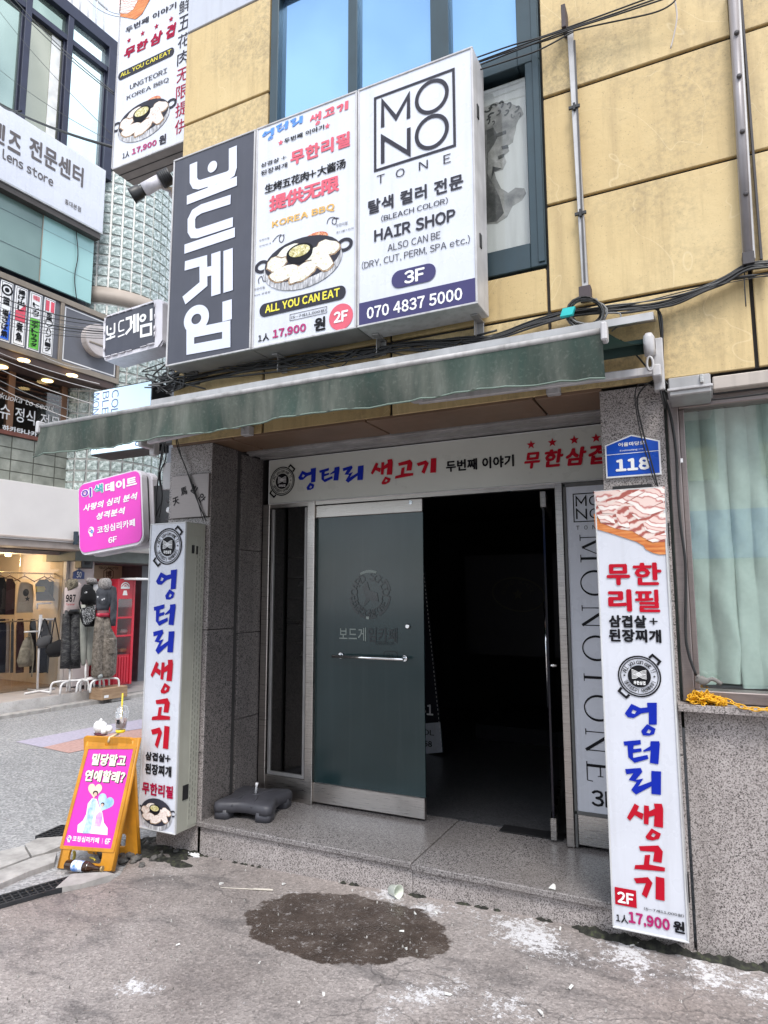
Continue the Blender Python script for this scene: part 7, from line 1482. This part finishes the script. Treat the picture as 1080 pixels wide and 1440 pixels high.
mb = MB(); mb.tube(spline([LP(.2).w(*kH(*p)) for p in ((275, 480), (262, 420), (300, 330), (350, 300))], 4), .012, 5); mb.build('strap', BTOP, hb)
mC = thing('mannequin', tuple(LP(.22).w(*kH(440, 1185))), 'mannequin in knit beanie, charcoal sweatshirt and wide washed brown trousers, rightmost of three', 'mannequin', 'dressed mannequins outside the clothes shop')
oC = .24
sil('beanie', mC, kH, [(206, 470, 510), (215, 448, 528), (240, 436, 538), (275, 432, 538), (305, 440, 525)], oC, KNIT, .85, 8, fold=.02)
sil('mannequin_body', mC, kH, [(290, 460, 520), (310, 440, 540), (470, 420, 515), (515, 415, 525)], oC-.02, SKINW, .4, 8, fold=.01)
sil('sweatshirt', mC, kH, [(272, 480, 552), (290, 435, 580), (320, 416, 585), (400, 412, 560), (460, 410, 525), (490, 412, 515)], oC, SWT, .42, 9, fold=.05)
sil('sleeve', mC, kH, [(285, 520, 582), (340, 540, 588), (450, 535, 588), (560, 532, 582), (628, 540, 575)], oC+.05, SWT, .8, 10, fold=.08)
f = Flat()
for q in ((462, 396), (478, 388), (422, 372)): f.add(star(*LP(oC+.14).px(*kH(*q)), .02))
f.build('printed_star', WHITE, mC, LP(oC+.14), .0)
sil('belt', mC, kH, [(515, 410, 526), (548, 412, 526)], oC+.01, mat('red_studded_belt', (.45, .02, .05), .4), .45, 9, fold=0)
for xl_, xr_, s_ in ((388, 475, 5), (450, 560, 6)): sil('trouser_leg', mC, kH, [(545, xl_+15 if s_ == 5 else xl_, xr_-(0 if s_ == 5 else 42)), (650, xl_+2, xr_-(0 if s_ == 5 else 25)), (740, xl_-6, xr_+(0 if s_ == 5 else 18)), (900, xl_-18, xr_+(0 if s_ == 5 else 20)), (1050, xl_-24, xr_+(4 if s_ == 5 else 18)), (1078, xl_-10, xr_+(0 if s_ == 5 else -10))], oC, CARGO, .65, s_, fold=.09)
sil('cargo_pocket', mC, kH, [(735, 500, 578), (745, 496, 580), (860, 505, 580), (875, 510, 575)], oC+.08, CARGO, .5, 12, fold=.03)
mb = MB(); mb.blob(LP(oC+.05).w(*kH(440, 1070)), .05, .045, .04, jit=.1); mb.build('lamp_ball', mat('grey_ball', (.3, .32, .32), .3), mC); stand(mC, kH, 440, 1070, 1188, oC-.05, .26)
# red kiosk
kz = thing('vending_kiosk', tuple(LP(-.35).w(*kH(560, 1160))), 'red display kiosk with glass shelves and white canopy behind the mannequins', 'kiosk')
RD = mat('red_kiosk_paint', (.62, .02, .045), .35, 0, .05, 4); oK = -.22
a0 = U(*kH(200, 600), oK); a1 = U(*kH(742, 600), oK); am = U(*kH(583, 600), oK); zk0 = .13; zk1 = Z(*kH(600, 212), oK)
lb(am, am+.03, zk0, zk1, oK-1.2, oK-.03, 'cabinet', RD, kz); mb = MB(); mb.pbox(LB, am+.0, am+.03, zk0, zk1, oK-.03, oK, .003).pbox(LB, a1-.05, a1, zk0, zk1, oK-1.2, oK, .003); zt_ = Z(*kH(650, 390), oK); zb_ = Z(*kH(650, 880), oK)
mb.pbox(LB, am+.03, a1-.05, zt_, zk1, oK-1.2, oK-.004, .003).pbox(LB, am+.03, a1-.05, zk0, zb_, oK-1.2, oK-.02, .003); mb.build('cabinet_frame', RD, kz)
lb(am+.03, a1-.05, zb_, zt_, oK-.5, oK-.45, 'back_panel', mat('kiosk_back', (.22, .16, .15), .6), kz)
for y in (555, 715): zz = Z(*kH(650, y), oK); lb(am+.03, a1-.05, zz-.015, zz+.015, oK-.45, oK-.0, 'shelf', RD, kz)
for i in range(5): x = am+.04+i*(a1-am-.1)/5; lb(x, x+(a1-am-.1)/5-.012, zk0+.03, zb_-.03, oK-.02, oK-.004, 'front_board', RD, kz)
lb(am+.03, a1-.05, zb_, zt_, oK-.012, oK-.006, 'display_glass', glass('kiosk_glass', (.88, .86, .86), .8, .03, .05), kz, 0)
lb(am+.12, a1+.18, zk1-.02, zk1+.015, oK-.1, oK+.32, 'canopy', WHITE, kz)
f = Flat(); c = LP(oK).px(*kH(665, 290)); f.st(ell(*c, .085, .085, 18, 0, 20, 160), .02).st(ell(*c, .05, .05, 12, 0, 20, 160), .02); f.add([(c[0]-.05, c[1]-.13), (c[0]+.05, c[1]-.13), (c[0]+.03, c[1]-.05), (c[0]-.03, c[1]-.05)]); f.add([(c[0]-.09, c[1]-.02), (c[0]+.09, c[1]-.02), (c[0]+.09, c[1]+.02), (c[0]-.09, c[1]+.02)]); f.build('emblem', WHITE, kz, LP(oK), .001)
for y, m_ in ((680, mat('wrapped_goods', (.55, .52, .5), .4)), (845, mat('orange_goods', (.6, .3, .12), .5))): P = LP(oK-.2).w(*kH(640, y)); tag(MB().box(P.x-.1, P.x+.1, P.y-.12, P.y+.12, P.z-.02, P.z+.05, .02).build('wrapped_goods', m_), 'pale wrapped goods on the middle kiosk shelf' if y == 680 else 'orange wrapped goods on the lower kiosk shelf', 'package')
# cardboard box on the platform end
P = LP(.02); a = pbb(P, *kb(kH, 455, 1285, 610, 1185)); cbx = thing('cardboard_box', tuple(P.pt(a[0], .03)), 'open brown cardboard box at the end of the white platform', 'box')
CB = mottled('brown_cardboard', [(.3, (.27, .17, .10)), (.6, (.40, .27, .17))], 5, .8, 4, 0, 0, (1, 1, 6)); u1 = a[0]+.42; lb(a[0]-.25, u1-.2, .03, .20, .05, .36, 'carton', CB, cbx, .003); lb(a[0]-.21, a[0]-.13, .06, .10, .361, .363, 'label', WHITE, cbx, 0)
tag(lb(a[0]-.05, u1-.1, -.02, .03, .06, .34, 'concrete_block', KST, None), 'small concrete block under the cardboard box', 'block')
# garments behind and before the glass
def rail(label, u0, u1, z_, o): 
    t_ = thing('clothes_rail', tuple(LB.pt(u1, z_, o)), label, 'clothes rail'); MB().tube([LB.pt(u0, z_, o), LB.pt(u1, z_, o)], .014, 7).build('rail', CHROME, t_); return t_
oI = -1.15; zr_ = Z(40, 806, oI); r1 = rail('upper chrome clothes rail in the shop window', -3.5, U(82, 806, oI), zr_, oI)
def hanger(par, u, z_, o): MB().tube([LB.pt(u-.18, z_-.14, o), LB.pt(u, z_-.05, o), LB.pt(u+.18, z_-.14, o)], .009, 5).build('hanger', WD, par); MB().tube([LB.pt(u, z_-.05, o), LB.pt(u, z_+.0, o)], .005, 5).build('hook', CHROME, par)
def garm(label, rows, o, m_, seed, cat='garment', k_=kG, dr=.28, name='hanging_garment', hang=True):
    t_ = thing(name, tuple(LP(o).w(*k_(*(rows[0][1], rows[0][0])))), label, cat); sil('cloth', t_, k_, rows, o, m_, dr, seed, fold=.10)
    if hang: u = LP(o).px(*k_((rows[0][1]+rows[0][2])/2, rows[0][0])); hanger(t_, u[0], zr_, o)
    return t_
GM = [mat('garment_black', (.012, .012, .014), .9), mat('garment_maroon', (.07, .03, .035), .9), mat('garment_cream', (.62, .52, .42), .9, 0, .08, 9), mat('garment_yellow', (.55, .42, .05), .8), mat('garment_beige', (.42, .33, .28), .9), mat('garment_navy', (.012, .014, .03), .9), mat('garment_grey', (.09, .09, .095), .9)]
garm('black top at the left end of the shop rail', [(370, -20, 30), (420, -30, 45), (640, -30, 40)], oI, GM[0], 1); garm('dark maroon top beside the black one on the rail', [(378, 50, 90), (420, 38, 110), (640, 30, 105)], oI, GM[1], 2)
g3 = garm('cream sleeveless top with dark emblem on the rail', [(405, 150, 200), (425, 140, 240), (500, 135, 248), (600, 125, 240), (625, 125, 240)], oI+.03, GM[2], 3); f = Flat(); c = LP(oI+.16).px(*kG(188, 480)); f.add(ell(*c, .05, .06)).add(star(c[0]+.03, c[1]-.1, .05)); f.build('printed_emblem', GM[6], g3, LP(oI+.16), 0)
garm('black garment with yellow band under the crowded hangers', [(385, 290, 350), (420, 260, 370), (470, 262, 350), (540, 265, 400)], oI, GM[6], 4); garm('yellow folded garment hung in front of black clothes', [(435, 265, 320), (455, 258, 330), (475, 265, 318)], oI+.12, GM[3], 5, hang=False)
garm('black hanging garment at the right end of the rail', [(400, 345, 385), (430, 330, 400), (520, 335, 400)], oI-.05, GM[0], 6)
for i, (xl_, xr_, m_, lab) in enumerate(((-20, 42, 5, 'navy hanging trousers, leftmost on the lower row'), (25, 72, 4, 'long beige hanging trousers on the lower row'), (80, 100, 6, 'narrow grey hanging trousers on the lower row'), (120, 175, 1, 'dark maroon hanging skirt behind the backpack'), (215, 262, 0, 'black hanging trousers behind the grey handbag'), (270, 345, 5, 'wide dark hanging coat on the lower row'), (345, 400, 6, 'charcoal hanging trousers near the shop door'))): garm(lab, [(670, xl_+8, xr_-6), (720, xl_, xr_), (900, xl_-2, xr_), (1060, xl_-6, xr_-4)], oI-.05-.04*(i % 2), GM[m_], 20+i, hang=False)
z2 = Z(40, 873, oI); rail('lower chrome clothes rail in the shop window', -3.5, U(80, 873, oI), z2, oI)
OB = LP(-.5)
bp = thing('backpack', tuple(LP(-.55).w(*kG(185, 1020))), 'khaki brown backpack hanging in front of the shop glass', 'backpack'); KH = mottled('khaki_canvas', [(.35, (.11, .095, .07)), (.6, (.21, .185, .14))], 14, .85, 5, 0, .3)
sil('pack_body', bp, kG, [(800, 190, 225), (830, 165, 238), (900, 140, 246), (970, 122, 244), (1015, 135, 225)], -.55, KH, .5, 31, fold=.04); sil('front_pocket', bp, kG, [(880, 150, 205), (900, 140, 215), (980, 130, 210), (1000, 138, 200)], -.44, KH, .4, 32, fold=.03); MB().tube(spline([LP(-.5).w(*kG(*p)) for p in ((205, 800), (215, 770), (235, 850), (240, 960), (228, 1090))], 4), .01, 5).build('strap', KH, bp)
h1 = thing('handbag', tuple(LP(-.5).w(*kG(320, 880))), 'grey studded handbag hanging on the white stand', 'handbag'); sil('bag_body', h1, kG, [(790, 330, 370), (810, 270, 380), (850, 262, 375), (880, 275, 330)], -.5, GM[6], .4, 33, fold=.03); MB().tube(spline([LP(-.5).w(*kG(*p)) for p in ((280, 820), (310, 700), (330, 680), (370, 800))], 5), .009, 5).build('strap', GM[0], h1)
h2 = thing('handbag', tuple(LP(-.45).w(*kG(400, 940))), 'large black bag hanging at the right end of the white stand', 'handbag'); sil('bag_body', h2, kG, [(820, 425, 445), (850, 350, 460), (900, 330, 465), (945, 355, 430)], -.45, GM[0], .4, 34, fold=.04); MB().tube(spline([LP(-.45).w(*kG(*p)) for p in ((430, 830), (405, 700), (395, 670), (365, 860))], 5), .009, 5).build('strap', GM[0], h2)
ws = thing('display_stand', tuple(LP(-.5).w(*kG(268, 1180))), 'white steel T shaped display stand with hooks before the shop glass', 'stand')
P = LP(-.52); g = P.px(*kG(270, 1175)); MB().tube([P.w(*kG(290, 640)), P.pt(g[0], .18)], .017, 8).build('pole', TUBEW, ws)
for a, b3 in (((175, 765), (280, 760)), ((268, 560), (370, 556)), ((295, 672), (400, 674)), ((268, 560), (268, 600)), ((300, 640), (300, 760))): MB().tube([P.w(*kG(*a)), P.w(*kG(*b3))], .013, 7).build('hook_bar', TUBEW, ws)
MB().tube([P.pt(g[0]-.26, .175, .1), P.pt(g[0]+.3, .175, -.02)], .017, 7).build('foot_bar', TUBEW, ws); MB().tube([P.pt(g[0]+.02, .175, -.28), P.pt(g[0]+.02, .175, .3)], .017, 7).build('foot_bar', TUBEW, ws)
lb(-1.6, .4, .165, .24, -1.15, -.95, 'timber_plinth', WD)
# ------------------------------------------------------------------ poster stand inside the corridor
PSX = YP(5.8); ps0 = thing('poster_stand', tuple(PSX.w(600, 1062)), 'dark cloth poster stand with dashed edge and white foot panel inside the corridor', 'poster stand')
kI = K(580, 780, 4.5); q = [PSX.px(*kI(*p)) for p in ((-160, 1290), (195, 1253), (75, 60), (-160, 60))]
MB().prism(PSX, q, -.012, 0).build('banner', mat('ink_navy_cloth', (.008, .008, .02), .7), ps0)
a = [PSX.px(*kI(*p)) for p in ((-160, 1286), (190, 1250), (176, 1060), (-160, 1085))]; Flat().add(a).build('white_panel', WPLAS, ps0, PSX, .001)
f = Flat()
for i in range(44): 
    t0 = i/44; A = Vector(PSX.px(*kI(70, 90))); Bq = Vector(PSX.px(*kI(188, 1245))); p = A.lerp(Bq, t0); p2 = A.lerp(Bq, t0+.012); f.st([tuple(p), tuple(p2)], .006)
f.build('stitching', WHITE, ps0, PSX, .003)
txt('B1', ps0, PSX, kb(kI, 42, 1010, 132, 950), WHITE, .03); txt('SCHOOL', ps0, PSX, (PSX.px(*kI(138, 1145))[0]-.36, PSX.px(*kI(138, 1145))[1], PSX.px(*kI(138, 1145))[0], PSX.px(*kI(138, 1110))[1]), INK, .01); txt('4658', ps0, PSX, (PSX.px(*kI(125, 1220))[0]-.17, PSX.px(*kI(125, 1218))[1], PSX.px(*kI(125, 1220))[0], PSX.px(*kI(125, 1180))[1]), INK, .03)
# faint ring print on the inner wall
BK = YP(6.5); c = BK.px(*kI(668, 252)); rp_ = thing('wall_print', tuple(BK.pt(*c)), 'faint oval school emblem on the dark wall inside the corridor', 'emblem')
MB().pbox(BK, c[0]-.55, c[0]+.45, c[1]-.6, c[1]+.4, -.02, 0).build('board', mat('dim_board', (.010, .010, .016), .5), rp_)
f = Flat(); f.add(ell(*c, .27, .17, 32, -.15), ell(*c, .255, .155, 32, -.15)); arc_txt('BOARD SCHOOL', f, c[0], c[1]-.02, .15, 170, 10, .06); f.add(star(c[0], c[1], .06)); f.build('emblem', mat('dim_emblem', (.05, .045, .03), .6), rp_, BK, .002)
# ------------------------------------------------------------------ the other side of our street, seen only in reflections
ob = thing('opposite_building', (0, -6.5, 0), 'plain beige building on the other side of the street with blue shop fascia', 'building')
MB().box(-4.5, 9, -9, -6.8, 0, 6.2).build('wall', mat('beige_far_wall', (.42, .40, .36), .7, 0, .1, 1), ob); MB().box(-4.5, 1.6, -6.8, -6.6, 2.3, 3.2).build('blue_fascia', mat('blue_far_fascia', (.05, .14, .4), .5), ob); MB().box(1.7, 4, -6.8, -6.6, 2.3, 3.2).build('yellow_fascia', mat('yellow_far_fascia', (.55, .5, .22), .5), ob)
for i in range(5): MB().box(-4+i*2.5, -2.2+i*2.5, -6.82, -6.75, 3.8, 5.3).build('window', PG[0], ob)
